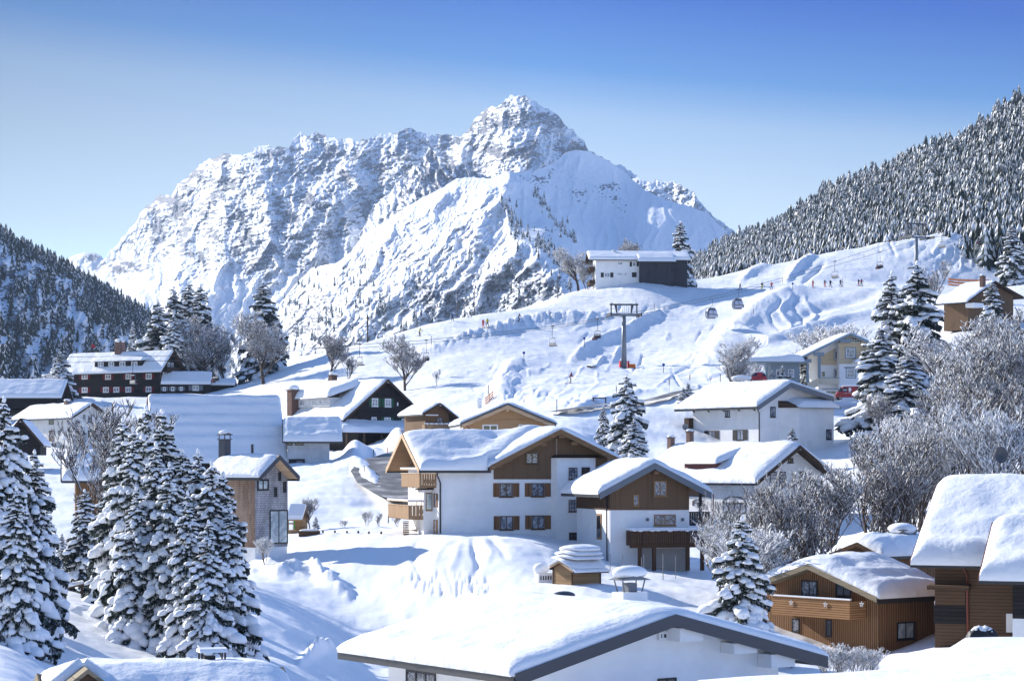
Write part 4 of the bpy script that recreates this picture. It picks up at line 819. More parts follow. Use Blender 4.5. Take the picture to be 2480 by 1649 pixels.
# ---- big barn roof behind
BB = House('barn', K('c3', 1010, 0)[0], 284, 1180, 14, K('c3', 1040, 0)[0] - 70, K('c3', 1012, 0)[0], 'big barn with one steep rippled snow roof, behind the shingled tower house')
BB.t = math.radians(14); BB.W = 16.6; BB.Lg = 15
P0 = P(*K('c3', 995, 850), 284); ex = Vector((math.cos(BB.t), math.sin(BB.t), 0)); Cn = P0 - ex * BB.W; BB.root.location = (Cn.x, Cn.y, -2.6); BB.C = Vector((Cn.x, Cn.y, 0)); BB.origin = Vector((Cn.x, Cn.y, -2.6))
zt_ = (HY - 959) / F * 292 + 2.6; BB.wall('L', P0.z + 2.6, zt_ - .5, mat_=BLACKW)
BB.roof('L', P0.z + 2.6, zt_ - .45, og=.5, ogb=.5, oe=.7, T=.5, Te=0, lump=.05, fascia=REDM, fh=.3, seed=3, rs=.55, fn=lambda a, g: .19 * np.sin(g * 4.6 + 1.4 * fbm(a / 6, g / 2, 2, 5)) * sstep(-.5, 2, g) * (1 + .6 * fbm(a / 3, g, 2, 8)))

# ---- plaster house with wide low roof
PH = House('plaster_house', K('c3', 1020, 0)[0], 282, K('c3', 0, 930)[1], 6, K('c3', 980, 0)[0], K('c3', 1320, 0)[0], 'low grey-white plaster house with dark garage openings, between the big barn and the black farmhouse')
PH.Lg = 8.5; z = PH.z('R', *K('c3', 1200, 712)); zr_ = (HY - K('c3', 0, 560)[1]) / F * 287 - PH.origin.z
PH.wall('L', z, zr_ - .5, mat_=GREYW, z0=-2); PH.roof('L', z, zr_ - .5, og=.6, ogb=1.7, oe=.9, T=.6, fascia=DKWOOD, seed=5, mat_=DKWOOD, Te=.0, rs=.8, ledge=.12)
for a_, b_, c_, d_ in ((1020, 716, 1057, 762), (1075, 716, 1135, 762)): PH.window('R', 'c3', a_, b_, c_, d_, 0, FDARK, GLASS, mull=0, sill=False)
PH.facebox('R', 'c3', 1030, 858, 1145, 935, .002, .06, FDARK, 'garage_opening', .05); PH.facebox('R', 'c3', 1085, 872, 1132, 935, .062, .09, SLATE, 'garage_door', .09)

# ---- black farmhouse with green shutters
BF = House('farmhouse', K('c3', 1525, 0)[0], 335, K('c3', 0, 845)[1], 35, K('c3', 1010, 0)[0], K('c3', 1985, 0)[0], 'black timber farmhouse with green shutters and a steep snowy roof')
r = BF.fit('R', 'c3', (1425, 575), (1740, 290), (2032, 578), 1.2, .3); BF.wall('R', **wallkw(r), mat_=BLACKW, z0=-2)
BF.roof('R', **r, ogb=.6, T=.7, fascia=DKWOOD, fh=.4, mat_=BLACKW, seed=9, rs=1.2, lump=.14, Te=.5)
for a_, b_, c_, d_ in ((1622, 425, 1667, 484), (1715, 428, 1760, 487), (1712, 562, 1757, 596), (1835, 570, 1876, 600)): BF.window('R', 'c3', a_, b_, c_, d_, 0, FWHITE, CURTG, mull=1, trans=1, shut=SGREEN, sw=.42, fw=.13)
BF.window('R', 'c3', 1620, 560, 1656, 590, 0, FWHITE, CURTG, mull=0, fw=.12); BF.facebox('R', 'c3', 1803, 455, 1812, 480, .0, .06, FWHITE, 'vent_panel', .05)
# pent roof over the ground floor
a0, z0 = BF.at('R', *K('c3', 1420, 668), 3.2); a1, z1 = BF.at('R', *K('c3', 2080, 664), 3.2)
mb = MB(); mb.hexa([BF.pt('R', a0, 3.2, z0 - .1), BF.pt('R', a1, 3.2, z0 - .1), BF.pt('R', a1, .01, z0 + 1.1), BF.pt('R', a0, .01, z0 + 1.1)], [BF.pt('R', a0, 3.2, z0 + .1), BF.pt('R', a1, 3.2, z0 + .1), BF.pt('R', a1, .01, z0 + 1.35), BF.pt('R', a0, .01, z0 + 1.35)])
pr = mb.build('pent_roof', DKWOOD, BF.root)
AA, GG = np.meshgrid(np.linspace(a0 - .15, a1 + .15, 40), np.linspace(0, 1, 14), indexing='ij'); ed = np.minimum(np.sin(np.clip((AA - a0 + .15) / .7, 0, 1) * np.pi / 2), np.minimum(np.sin(np.clip((a1 + .15 - AA) / .7, 0, 1) * np.pi / 2), np.sin(np.clip((GG) * 5, 0, 1) * np.pi / 2)))
ZZ = z0 + .1 + GG * 1.25 + ed * .7 * (1 + .25 * fbm(AA / 2.5, GG * 2, 2, 3)) - (ed < .01) * .1
mesh_np('roof_snow', np.stack([AA, -3.3 + GG * 3.25, ZZ], -1).reshape(-1, 3), grid_faces(*AA.shape), SNOW, pr, smooth=True)
for k in range(5): BF.fbox(MB(), 'R', a0 + .6 + k * 3.1, a0 + .85 + k * 3.1, 2.9, 3.1, -2, z0 - .1).build('post', DKWOOD, BF.root)
# side wing with dormer front
z0 = BF.z('L', *K('c3', 1200, 482), .3)
dm = BF.rect('L', 'c3', 1090, 425, 1320, 480, 1.7); q = MB(); BF.fbox(q, 'L', dm[0], dm[1], -2.5, 1.7, dm[2] - .2, dm[3]); dmo = q.build('dormer', GREYW, BF.root)
for a_, b_, c_, d_ in ((1107, 442, 1147, 478), (1192, 440, 1236, 475), (1247, 440, 1292, 472)): BF.window('L', 'c3', a_, b_, c_, d_, 1.7, FWHITE, CURTG, mull=1, trans=1, fw=.1, sill=False)
q = MB(); x0, x1 = dm[0] - .6, dm[1] + .6; zz = dm[3]; q.hexa([(-2.3, x0, zz), (-2.3, x1, zz), (3.2, x1, zz + 1.9), (3.2, x0, zz + 1.9)][::-1], [(-2.3, x0, zz + .15), (-2.3, x1, zz + .15), (3.2, x1, zz + 2.05), (3.2, x0, zz + 2.05)][::-1]); dr = q.build('dormer_roof', DKWOOD, BF.root)
AA, GG = np.meshgrid(np.linspace(x0 - .2, x1 + .2, 26), np.linspace(0, 1, 16), indexing='ij'); ed = np.minimum(np.sin(np.clip((AA - x0 + .2) / .9, 0, 1) * np.pi / 2), np.minimum(np.sin(np.clip((x1 + .2 - AA) / .9, 0, 1) * np.pi / 2), np.sin(np.clip(GG * 6, 0, 1) * np.pi / 2)))
mesh_np('roof_snow', np.stack([-2.45 + GG * 5.8, AA, zz + .15 + GG * 1.95 + ed * .95 * (1 + .2 * fbm(AA / 2, GG * 3, 2, 6)) - (ed < .01) * .15], -1).reshape(-1, 3), grid_faces(*AA.shape)[:, ::-1], SNOW, dr, smooth=True)
for (cx_, y0, y1, off, w_) in ((1063, 372, 495, 2.2, 1.5), (1345, 268, 300, -4.6, 1.0)):
    a, z1 = BF.at('L', *K('c3', cx_, y0), off); z0 = BF.at('L', *K('c3', cx_, y1), off)[1]; q = MB(); p = BF.pt('L', a, off, 0); q.box(p[0] - w_ / 2, p[0] + w_ / 2, p[1] - w_ / 2, p[1] + w_ / 2, z0 - 1.5, z1)
    c = q.build('chimney', CHIM, BF.root); MB().box(p[0] - w_ * .6, p[0] + w_ * .6, p[1] - w_ * .6, p[1] + w_ * .6, z1, z1 + .15).build('cap', CHIM, c); MB().ball((p[0], p[1], z1 + .4), w_ * .66, 12, 7, (1, 1, .55)).build('snow_cap', SNOWP, c, True)

# ---- small brown gable with balcony, right of the farmhouse
BG = House('small_house', K('c3', 2005, 0)[0], 305, K('c3', 0, 668)[1], 22, K('c3', 1960, 0)[0], K('c3', 2172, 0)[0], 'small brown timber house with a slatted balcony, just right of the black farmhouse')
BG.Lg = 9; r = BG.fit('R', 'c3', (1990, 531), (2110, 458), (2256, 575), 1.2, .2); r['oe'] = max(r['oe'], .4); BG.wall('R', **wallkw(r), mat_=BROWNV, z0=-3); BG.roof('R', **r, ogb=.5, T=.45, fascia=DKWOOD, fh=.3, mat_=DKWOOD, seed=12)
BG.window('R', 'c3', 2085, 562, 2128, 601, 0, FBROWN, CURTG, mull=1); BG.balcony('R', 'c3', 2000, 612, 2180, 664, 1.1, LARCHV, FBROWN, gaps=12); BG.facebox('R', 'c3', 2010, 541, 2098, 549, .01, .25, FWHITE, 'awning_box', .25)

# ---- pale wooden house
WH = House('wooden_house', K('c4', 640, 0)[0], 232, K('c4', 0, 440)[1], 8, K('c4', 610, 0)[0], K('c4', 1098, 0)[0], 'new pale larch-boarded house with two white windows, behind the large chalet')
WH.Lg = 9; r = WH.fit('R', 'c4', (566, 325), (862, 200), (1168, 326), 1.1, .22); WH.wall('R', **wallkw(r), mat_=LARCHH, z0=-3); WH.roof('R', **r, ogb=.5, T=.4, fascia=DARKM, fh=.2, mat_=LTWOOD, seed=14, Te=.3)
a, z = WH.at('R', *K('c4', 862, 222), 1.0); mb = MB()
for sgn in (-1, 1):
    k = (r['zr'] - r['ze']) / r['gr'] if sgn < 0 else (r['zr'] - r['zeR']) / (WH.W - r['gr']); ln = 5.1
    mb.hexa([WH.pt('R', r['gr'] + sgn * ln, 1.05, r['zr'] - k * ln - .34), WH.pt('R', r['gr'], 1.05, r['zr'] - .34), WH.pt('R', r['gr'], .8, r['zr'] - .34), WH.pt('R', r['gr'] + sgn * ln, .8, r['zr'] - k * ln - .34)], [WH.pt('R', r['gr'] + sgn * ln, 1.05, r['zr'] - k * ln - .01), WH.pt('R', r['gr'], 1.05, r['zr'] - .01), WH.pt('R', r['gr'], .8, r['zr'] - .01), WH.pt('R', r['gr'] + sgn * ln, .8, r['zr'] - k * ln - .01)])
mb.build('gable_beams', LTWOOD, WH.root)
WH.facebox('R', 'c4', 855, 222, 870, 250, .01, 1.0, LTWOOD, 'purlin', 1.0)
for a_, c_ in ((701, 800), (930, 1030)): WH.window('R', 'c4', a_, 334, c_, 400, 0, FWHITE, GLASS, mull=1, fw=.14)
WH.pipe('R', [(-.9, .9, r['ze'] - .2), (-.85, .6, r['ze'] - .6), (.0, .15, r['ze'] - 1.2), (.05, .12, -2)], .06)

# ---- white house in the upper middle right (W2)
W2 = House('white_house', K('d6', 1015, 0)[0], 275, K('d6', 0, 700)[1], 36, K('d6', 385, 0)[0], K('d6', 1700, 0)[0], 'white three-storey house with black shutters and grey bargeboards, below the pale yellow house')
r = W2.fit('R', 'd6', (1003, 322), (1318, 104), (1722, 240), 1.2, .3); r['oe'] = max(r['oe'], .9); W2.wall('R', **wallkw(r), z0=-4)
W2.roof('R', **r, ogb=2.2, T=.6, fascia=SLATE, fh=.62, mat_=DKWOOD, seed=15, Te=.25, rs=1.1)
W2.brackets('R', 5, r['ze'] - .35, .5, .75, a0=.8, a1=W2.Lg - .3)
for a_, b_, c_, d_ in ((533, 560, 596, 658), (803, 551, 866, 651)): W2.window('L', 'd6', a_, b_, c_, d_, 0, FDARK, CURTG, mull=1, shut=FDARK, sw=.6)
W2.window('L', 'd6', 692, 368, 736, 430, 0, FDARK, CURTG, mull=1)
for a_, b_, c_, d_ in ((1118, 332, 1168, 432), (1240, 334, 1290, 434)): W2.window('R', 'd6', a_, b_, c_, d_, 0, FDARK, CURTG, mull=1, fw=.11)
by = W2.rect('R', 'd6', 1330, 345, 1722, 745, 1.6); mb = MB(); mb.prism([(by[0] - .8, -.003, -5), (by[0] + 1.2, -1.6, -5), (by[1], -1.6, -5), (by[1], -.003, -5)], (0, 0, by[3] + 5)); mb.build('bay', WHITE, W2.root)
mb = MB(); z = by[3]; mb.hexa([(by[0] - 1.0, -.0, z), (by[0] + .9, -2.2, z), (by[1] + .7, -2.2, z), (by[1] + .7, -.0, z)], [(by[0] - 1.0, -.0, z + .9), (by[0] + .9, -2.2, z + .14), (by[1] + .7, -2.2, z + .14), (by[1] + .7, -.0, z + .9)]); br = mb.build('bay_roof', DKWOOD, W2.root)
AA, GG = np.meshgrid(np.linspace(by[0] + .5, by[1] + .75, 26), np.linspace(0, 1, 14), indexing='ij'); ed = np.minimum(np.sin(np.clip((AA - AA.min()) / 1.6, 0, 1) * np.pi / 2), np.minimum(np.sin(np.clip((AA.max() - AA) / 1.4, 0, 1) * np.pi / 2), np.sin(np.clip(GG * 4, 0, 1) * np.pi / 2)))
mesh_np('roof_snow', np.stack([AA, -2.25 + GG * 2.2, z + .14 + GG * .76 + ed * .55 - (ed < .01) * .1], -1).reshape(-1, 3), grid_faces(*AA.shape), SNOW, br, smooth=True)
W2.window('R', 'd6', 1343, 430, 1411, 529, 1.0, FDARK, CURTG, mull=1, fw=.11); W2.window('R', 'd6', 1649, 546, 1699, 642, 1.6, FDARK, CURTG, mull=1, fw=.11)
W2.facebox('R', 'd6', 1470, 648, 1520, 748, 1.6, 1.65, FWHITE, 'door', 1.65)
W2.pipe('R', [(-.9, .9, r['ze'] - .2), (-.85, .5, r['ze'] - .7), (-.12, .12, r['ze'] - 1.3), (-.12, .12, -3)], .08)
W2.facebox('L', 'd6', 340, 440, 384, 535, -1.2, .8, DKWOOD, 'side_balcony', .1)

# ---- white house below it (W3) with long roof
W3 = House('white_inn', K('d6', 968, 0)[0], 225, 1290, 35, K('d6', 548, 0)[0], K('d6', 1600, 0)[0], 'rough-plastered white house with arched windows and dark gable timbers, behind the bare trees')
LgW = W3.Lg; W3.Lg = 19
r = W3.fit('R', 'd6', (1005, 1035), (1405, 700), (1690, 945), 1.3, .28); r['oe'] = max(r['oe'], .8); W3.wall('R', **wallkw(r), mat_=ROUGHW, z0=-3); W3.roof('R', **r, ogb=.5, T=.9, fascia=DKWOOD, fh=.4, mat_=DKWOOD, seed=17, rs=1.3, Te=.35)
for a_, b_, c_, d_ in ((1112, 948, 1180, 1080), (1205, 948, 1264, 1080), (1396, 946, 1456, 1075)): W3.window('R', 'd6', a_, b_, c_, d_, 0, FDARK, CURTG, mull=0, trans=3, fw=.1)
W3.window('R', 'd6', 1284, 818, 1335, 864, 0, FDARK, GLASS, mull=1, trans=1, fw=.09)
W3.window('L', 'd6', 668, 1240, 890, 1345, 0, FDARK, CURTG, mull=3, fw=.12, arch=True, sill=False); W3.window('L', 'd6', 382, 1238, 488, 1345, 0, FDARK, CURTG, mull=1, fw=.12, arch=True, sill=False)
dm = W3.rect('L', 'd6', 290, 868, 590, 915, .2); q = MB(); W3.fbox(q, 'L', dm[0], dm[1], -2.6, .0, dm[2] - .3, dm[3]); q.build('dormer', REDM, W3.root)
AA, GG = np.meshgrid(np.linspace(dm[0] - .5, dm[1] + .5, 26), np.linspace(0, 1, 16), indexing='ij'); ed = np.minimum(np.sin(np.clip((AA - AA.min()) / .8, 0, 1) * np.pi / 2), np.minimum(np.sin(np.clip((AA.max() - AA) / .8, 0, 1) * np.pi / 2), np.sin(np.clip(GG * 5, 0, 1) * np.pi / 2)))
mesh_np('dormer_snow', np.stack([-.4 + GG * 4.0, AA, dm[3] + GG * 1.2 + ed * .55 - (ed < .01) * .05], -1).reshape(-1, 3), grid_faces(*AA.shape)[:, ::-1], SNOW, W3.root, smooth=True)
a1 = ray_plane(1625, 1090, W3.C + W3.dR * r['gr'] * .8, W3.dR); a2 = ray_plane(1671, 1080, W3.C + W3.dR * r['gr'] * 1.0, W3.dR); a1, a2 = (a1 - W3.origin).dot(W3.dL), (a2 - W3.origin).dot(W3.dL); print('W3', a1, a2, W3.Lg)
W3.chimney(r['gr'] * .8, a1, .62, 1.7, BRICK, 'flat'); W3.chimney(r['gr'] * 1.0, a2, .6, 1.7, BRICK, 'flat')

# ---- pale yellow house top right
BE = House('yellow_house', K('d5', 1400, 0)[0], 328, K('d5', 0, 960)[1], 5, K('d5', 1350, 0)[0], K('d5', 2300, 0)[0], 'pale yellow and white house with grey-blue trim and a painted balcony, right of the carport')
BE.Lg = 10; r = BE.fit('R', 'd5', (1000, 560), (1830, 155), (2440, 440), 1.4, .22); xm = BE.end('R', K('d5', 1662, 0)[0])
r['zr'] -= .0; kk = (r['zr'] - r['ze']) / r['gr']; mb = MB(); pts = [(0, -2), (xm + .2, -2), (xm + .2, r['ze'] + kk * (xm + .2)), (0, r['ze'])]; mb.prism([(a, 1.6, z) for a, z in pts], (0, 8, 0)); mb.build('recessed_wall', WHITE, BE.root)
kr = (r['zr'] - r['zeR']) / (BE.W - r['gr']); mb = MB(); mb.prism([(a, 0, z) for a, z in [(xm, -2), (BE.W, -2), (BE.W, r['zeR']), (r['gr'], r['zr']), (xm, r['ze'] + kk * xm)]], (0, 10, 0)); mb.build('wall', WHITE, BE.root)
BE.roof('R', **r, ogb=.5, T=.45, fascia=BLUEG, fh=.3, mat_=CREAM, seed=19, Te=.5)
BE.cladpx('R', 'd5', [(1665, 598), (2290, 590), (2290, 400), (1832, 185), (1665, 270)], BEIGEH, .06)
a0, z0 = BE.at('R', *K('d5', 1405, 612), -1.6); a1, z1 = BE.at('R', *K('d5', 1655, 606), -1.6); zt0 = BE.at('R', *K('d5', 1405, 480), -1.6)[1]; zt1 = BE.at('R', *K('d5', 1655, 350), -1.6)[1]
mb = MB(); mb.prism([(a0, 1.596, z0), (a1, 1.596, z0), (a1, 1.596, zt1), (a0, 1.596, zt0)], (0, -.06, 0)); mb.build('cladding', BEIGEH, BE.root)
for a_, b_, c_, d_ in ((1760, 373, 1890, 505), (1772, 662, 1892, 790)): BE.window('R', 'd5', a_, b_, c_, d_, .07 if b_ < 500 else 0, FWHITE, CURTG, mull=0, surround=BLUEG, fw=.12)
BE.facebox('R', 'd5', 1915, 655, 2050, 785, .0, .06, FWHITE, 'closed_blind', .05); BE.facebox('R', 'd5', 2075, 360, 2160, 400, .08, .13, FWHITE, 'window_head', .1)
BE.window('R', 'd5', 1600, 405, 1660, 530, -1.6 + .07, FWHITE, GLASS, mull=0, surround=BLUEG); BE.window('R', 'd5', 1600, 680, 1658, 785, -1.6, FWHITE, GLASS, mull=0, surround=BLUEG)
BE.window('R', 'd5', 1412, 700, 1468, 785, -1.6, FWHITE, GLASS, mull=0, arch=True, sill=False, name='arched_door'); BE.window('R', 'd5', 1775, 215, 1990, 293, .08, FWHITE, GLASS, mull=5, trans=1, fw=.08, sill=False)
BE.facebox('R', 'd5', 1735, 640, 2070, 655, .0, .1, BLUEG, 'lintel', .1); BE.facebox('R', 'd5', 1420, 945, 1660, 962, .0, .1, BLUEG, 'lintel', .1); BE.facebox('R', 'd5', 1730, 932, 2000, 945, .0, .1, BLUEG, 'lintel', .1)
BE.window('R', 'd5', 1465, 975, 1620, 1030, .0, FWHITE, GLASS, mull=1, sill=False)
BE.balcony('R', 'd5', 1375, 800, 1668, 885, .6, CREAM, BLUEG, gaps=11, snowtop=False)
for x in (1365, 1197): BE.facebox('R', 'd5', x, 590 if x < 1300 else 480, x + 36, 865 if x < 1300 else 790, .9, 1.2, BLUEG, 'post', 1.2)
for x, y in ((1300, 460), (1120, 555), (1680, 270)): BE.facebox('R', 'd5', x, y - 28, x + 150, y + 20, .9 if x != 1680 else .08, 1.25, BLUEG, 'purlin', 1.2)
q0, q1 = BE.at('R', *K('d5', 1215, 870), 1.2), BE.at('R', *K('d5', 1370, 800), 1.2); mb = MB()
mb.hexa([(q0[0], -1.2, q0[1] - 1.3), (q1[0], -1.2, q1[1] - 1.2), (q1[0], -1.1, q1[1] - 1.2), (q0[0], -1.1, q0[1] - 1.3)], [(q0[0], -1.2, q0[1]), (q1[0], -1.2, q1[1]), (q1[0], -1.1, q1[1]), (q0[0], -1.1, q0[1])]); mb.build('stair_rail', CREAM, BE.root)
mb = MB(); q0 = BE.at('R', *K('d5', 1895, 565), 2.2); q1 = BE.at('R', *K('d5', 2080, 460), 2.2)
mb.hexa([(q0[0], -2.2, q0[1] - .2), (q1[0] + 3, -2.2, q1[1] + 1.0), (q1[0] + 3, 0, q1[1] + 1.0), (q0[0], -0, q0[1] - .2)], [(q0[0], -2.2, q0[1] + .2), (q1[0] + 3, -2.2, q1[1] + 1.5), (q1[0] + 3, 0, q1[1] + 1.5), (q0[0], -0, q0[1] + .2)]); mb.build('porch_roof', SNOW, BE.root)

# ---- carport with grey-blue wall
CP = House('carport', K('d5', 690, 0)[0], 326, K('d5', 0, 840)[1], 6, K('d5', 650, 0)[0], K('d5', 1100, 0)[0], 'grey-blue carport and low garage under flat snow, left of the yellow house', cat='carport')
CP.Lg = 5; zc_ = CP.z('R', *K('d5', 850, 590)); CP.wall(None, zc_, 0, mat_=BLUEG)
a0 = CP.end('R', K('d5', 265, 0)[0]); mb = MB(); mb.box(a0, CP.W + .5, -1.0, CP.Lg + .3, zc_ + .004, zc_ + .3); rf = mb.build('roof', BLUEG, CP.root)
AA, GG = np.meshgrid(np.linspace(a0 - .2, CP.W + .6, 50), np.linspace(-1.15, CP.Lg + .3, 24), indexing='ij'); ed = np.minimum(np.minimum(AA - AA.min(), AA.max() - AA), np.minimum(GG - GG.min(), GG.max() - GG)); ed = np.sin(np.clip(ed / .9, 0, 1) * np.pi / 2) ** .7
mesh_np('roof_snow', np.stack([AA, GG, zc_ + .28 + ed * (.55 + .55 * sstep(a0, CP.W, AA)) * (1 + .15 * fbm(AA / 2, GG / 2, 2, 4)) - (ed < .01) * .05], -1).reshape(-1, 3), grid_faces(*AA.shape), SNOW, rf, smooth=True)
for x in (305, 618): CP.facebox('R', 'd5', x, 600, x + 34, 830, .3, .6, BLUEG, 'post', .6)
for a_, b_ in ((765, 820), (935, 1020)): CP.window('R', 'd5', a_, 675, b_, 770, 0, FWHITE, CURTG, mull=0)

# ---- house and barn on the hill crest
HH = House('hill_house', K('d3', 452, 0)[0], 560, K('d3', 0, 560)[1], 3, K('d3', 420, 0)[0], K('d3', 970, 0)[0], 'white farmhouse with an attached dark barn, standing on the crest of the ski slope')
HH.Lg = 11; z = HH.z('R', *K('d3', 700, 238)); WB = HH.end('R', K('d3', 1540, 0)[0]); HH.wall('L', z - .15, z + 1.7, z0=-3)
mb = MB(); zb = HH.z('R', *K('d3', 1100, 275)); xb = HH.end('R', K('d3', 972, 0)[0]); xc = HH.end('R', K('d3', 1370, 0)[0]); mb.box(xb, xc, -1.5, 9, -1, zb); mb.build('barn_front', GREYV, HH.root)
mb = MB(); mb.prism([(xc + .01, 0, -1), (xc + .01, 11, -1), (xc + .01, 11, z), (xc + .01, 5.5, z + 1.6), (xc + .01, 0, z)], (WB - xc, 0, 0)); mb.build('barn_wall', GREYV, HH.root)
HH.roof('L', z, z + 1.9, W=WB, oe=.7, og=1.8, ogb=.9, T=.75, Te=0, fascia=DKWOOD, seed=21, mat_=DKWOOD, rs=.5, lump=.04)
mb = MB(); mb.box(xb - .6, xc + .5, -2.2, 1.5, zb, zb + .2); rf = mb.build('porch_roof', DKWOOD, HH.root)
AA, GG = np.meshgrid(np.linspace(xb - .7, xc + .6, 40), np.linspace(-2.3, 1.4, 14), indexing='ij'); ed = np.sin(np.clip(np.minimum(np.minimum(AA - AA.min(), AA.max() - AA), (GG - GG.min())) / .5, 0, 1) * np.pi / 2) ** .7
mesh_np('roof_snow', np.stack([AA, GG, zb + .2 + (GG + 2.3) * .42 + ed * .75 - (ed < .01) * .1], -1).reshape(-1, 3), grid_faces(*AA.shape), SNOW, rf, smooth=True)
for a_, b_, c_, d_ in ((558, 398, 622, 446), (712, 398, 768, 424), (797, 396, 822, 424), (712, 273, 770, 300), (890, 268, 932, 318)): HH.window('R', 'd3', a_, b_, c_, d_, 0, FWHITE, CURTG, mull=1 if c_ - a_ > 50 else 0, fw=.12)
for a_, b_, c_, d_ in ((515, 393, 550, 450), (628, 393, 664, 450), (858, 265, 885, 322), (940, 265, 966, 320), (884, 390, 939, 449)): HH.facebox('R', 'd3', a_, b_, c_, d_, .0, .06, FDARK, 'shutter', .06)
for z0 in (z - 1.8, z - 5.2): HH.fbox(MB(), 'L', 1, 9, .0, 1.5, z0 - 1.1, z0).build('balcony', DKWOOD, HH.root)
HH.chimney(4.2, HH.end('R', K('d3', 690, 0)[0]), .8, .9, WHITE, 'flat')

# ---- large dark house on the left
DH = House('dark_house', K('c1', 1310, 0)[0], 480, K('c1', 0, 1535)[1], 60, K('c1', 567, 0)[0], K('c1', 1500, 0)[0], 'large black timber house with red shutters and a long snowy roof with dormer')
r = DH.fit('R', 'c1', (1306, 1328), (1410, 1156), (1507, 1330), 1.6, .3); r['oe'] = max(r['oe'], 1.2); DH.wall('R', **wallkw(r), mat_=BLACKW, z0=-3)
DH.roof('R', **r, ogb=1.8, T=.32, fascia=DKWOOD, fh=.5, mat_=DKWOOD, seed=23, Te=0, rs=.7, lump=.06)
for a_, b_, c_, d_ in ((661, 1352, 708, 1394), (850, 1354, 897, 1397), (1015, 1353, 1061, 1394), (1178, 1349, 1226, 1394), (661, 1461, 708, 1503), (833, 1459, 879, 1502), (917, 1458, 964, 1500), (1014, 1457, 1061, 1500), (1178, 1454, 1224, 1497)):
    DH.window('L', 'c1', a_, b_, c_, d_, 0, FWHITE, CURTG, mull=1, fw=.2, shut=SRED, sw=.42)
dm = DH.rect('L', 'c1', 765, 1245, 1150, 1298, 1.2); q = MB(); DH.fbox(q, 'L', dm[0], dm[1], -4.5, 1.2, dm[2] - .4, dm[3]); q.build('dormer', BLACKW, DH.root)
for a_, c_ in ((792, 837), (877, 922), (966, 1013), (1062, 1110)): DH.window('L', 'c1', a_, 1254, c_, 1293, 1.2, FWHITE, CURTG, mull=1, fw=.16, sill=False)
AA, GG = np.meshgrid(np.linspace(dm[0] - .8, dm[1] + .6, 36), np.linspace(0, 1, 14), indexing='ij'); ed = np.sin(np.clip(np.minimum(np.minimum(AA - AA.min(), AA.max() - AA), GG * 5) / .5, 0, 1) * np.pi / 2)
mesh_np('dormer_snow', np.stack([-1.75 + GG * 5.9, AA, dm[3] + GG * 1.4 + ed * .55 - (ed < .01) * .1], -1).reshape(-1, 3), grid_faces(*AA.shape)[:, ::-1], SNOW, DH.root, smooth=True)
DH.chimney(r['gr'] * .95, DH.end('L', K('c1', 917, 0)[0]), 1.7, 2.4, BRICK, 'flat')
for a_, b_, c_, d_ in ((1353, 1258, 1374, 1298), (1384, 1262, 1400, 1302), (1315, 1338, 1335, 1420), (1385, 1352, 1411, 1405)): DH.window('R', 'c1', a_, b_, c_, d_, 0, FWHITE, CURTG, mull=0, fw=.2)
DH.facebox('R', 'c1', 1350, 1298, 1458, 1345, 1.0, 1.1, DKWOOD, 'balcony', 1.1)
DH.pipe('L', [(.6, .9, r['ze'] - .3), (.3, .3, r['ze'] - 1), (.2, .15, -2)], .12)
def lowhouse(name, px0, px1, Y, pyb, pyt, dep, yaw, mat_, T, label, wins=(), crop='c1', rise=.8, frame=FWHITE, sh=None, ov=.5, cat='building'):
    h = House(name, px0, Y, pyb, yaw, px0 - 5, px1, label, cat); h.Lg = dep; z = h.z('R', (px0 + px1) / 2, pyt); h.wall('L', z, z + rise, mat_=mat_, z0=-2)
    h.roof('L', z, z + rise, oe=ov, og=ov, ogb=ov, T=T, Te=0, fascia=DKWOOD, mat_=DKWOOD, seed=int(px0) % 50, rs=.5, lump=.06)
    for w_ in wins: h.window('R', crop, *w_, 0, frame, CURTG, mull=1 if w_[2] - w_[0] > 30 else 0, fw=.16, shut=sh, sw=.6)
    return h
lowhouse('side_wing', K('c1', 1318, 0)[0], K('c1', 1690, 0)[0], 478, K('c1', 0, 1530)[1], K('c1', 0, 1428)[1], 7, 4, BLACKW, .55, 'low black timber wing with small white windows, right of the large dark house', [(1315, 1457, 1340, 1488), (1382, 1455, 1408, 1488), (1452, 1455, 1476, 1486), (1556, 1444, 1607, 1486)], sh=SLATE, rise=2.2)
lowhouse('timber_shed', K('c1', 1692, 0)[0], K('c1', 1884, 0)[0], 482, K('c1', 0, 1525)[1], K('c1', 0, 1442)[1], 6, 4, BLACKW, .5, 'small black timber shed at the end of the low wing', rise=1.0)
hu = House('field_hut', K('c1', 1965, 0)[0], 520, K('c1', 0, 1497)[1], 50, K('c1', 1895, 0)[0], K('c1', 2012, 0)[0], 'tiny dark hay hut under snow, left of the bare trees', 'hut')
r = hu.fit('R', 'c1', (1958, 1478), (1990, 1448), (2026, 1478), .4, .15); hu.wall('R', **wallkw(r), mat_=BLACKW, z0=-1); hu.roof('R', **r, ogb=.4, T=.5, fascia=DKWOOD, seed=3, rs=.4, Te=0)

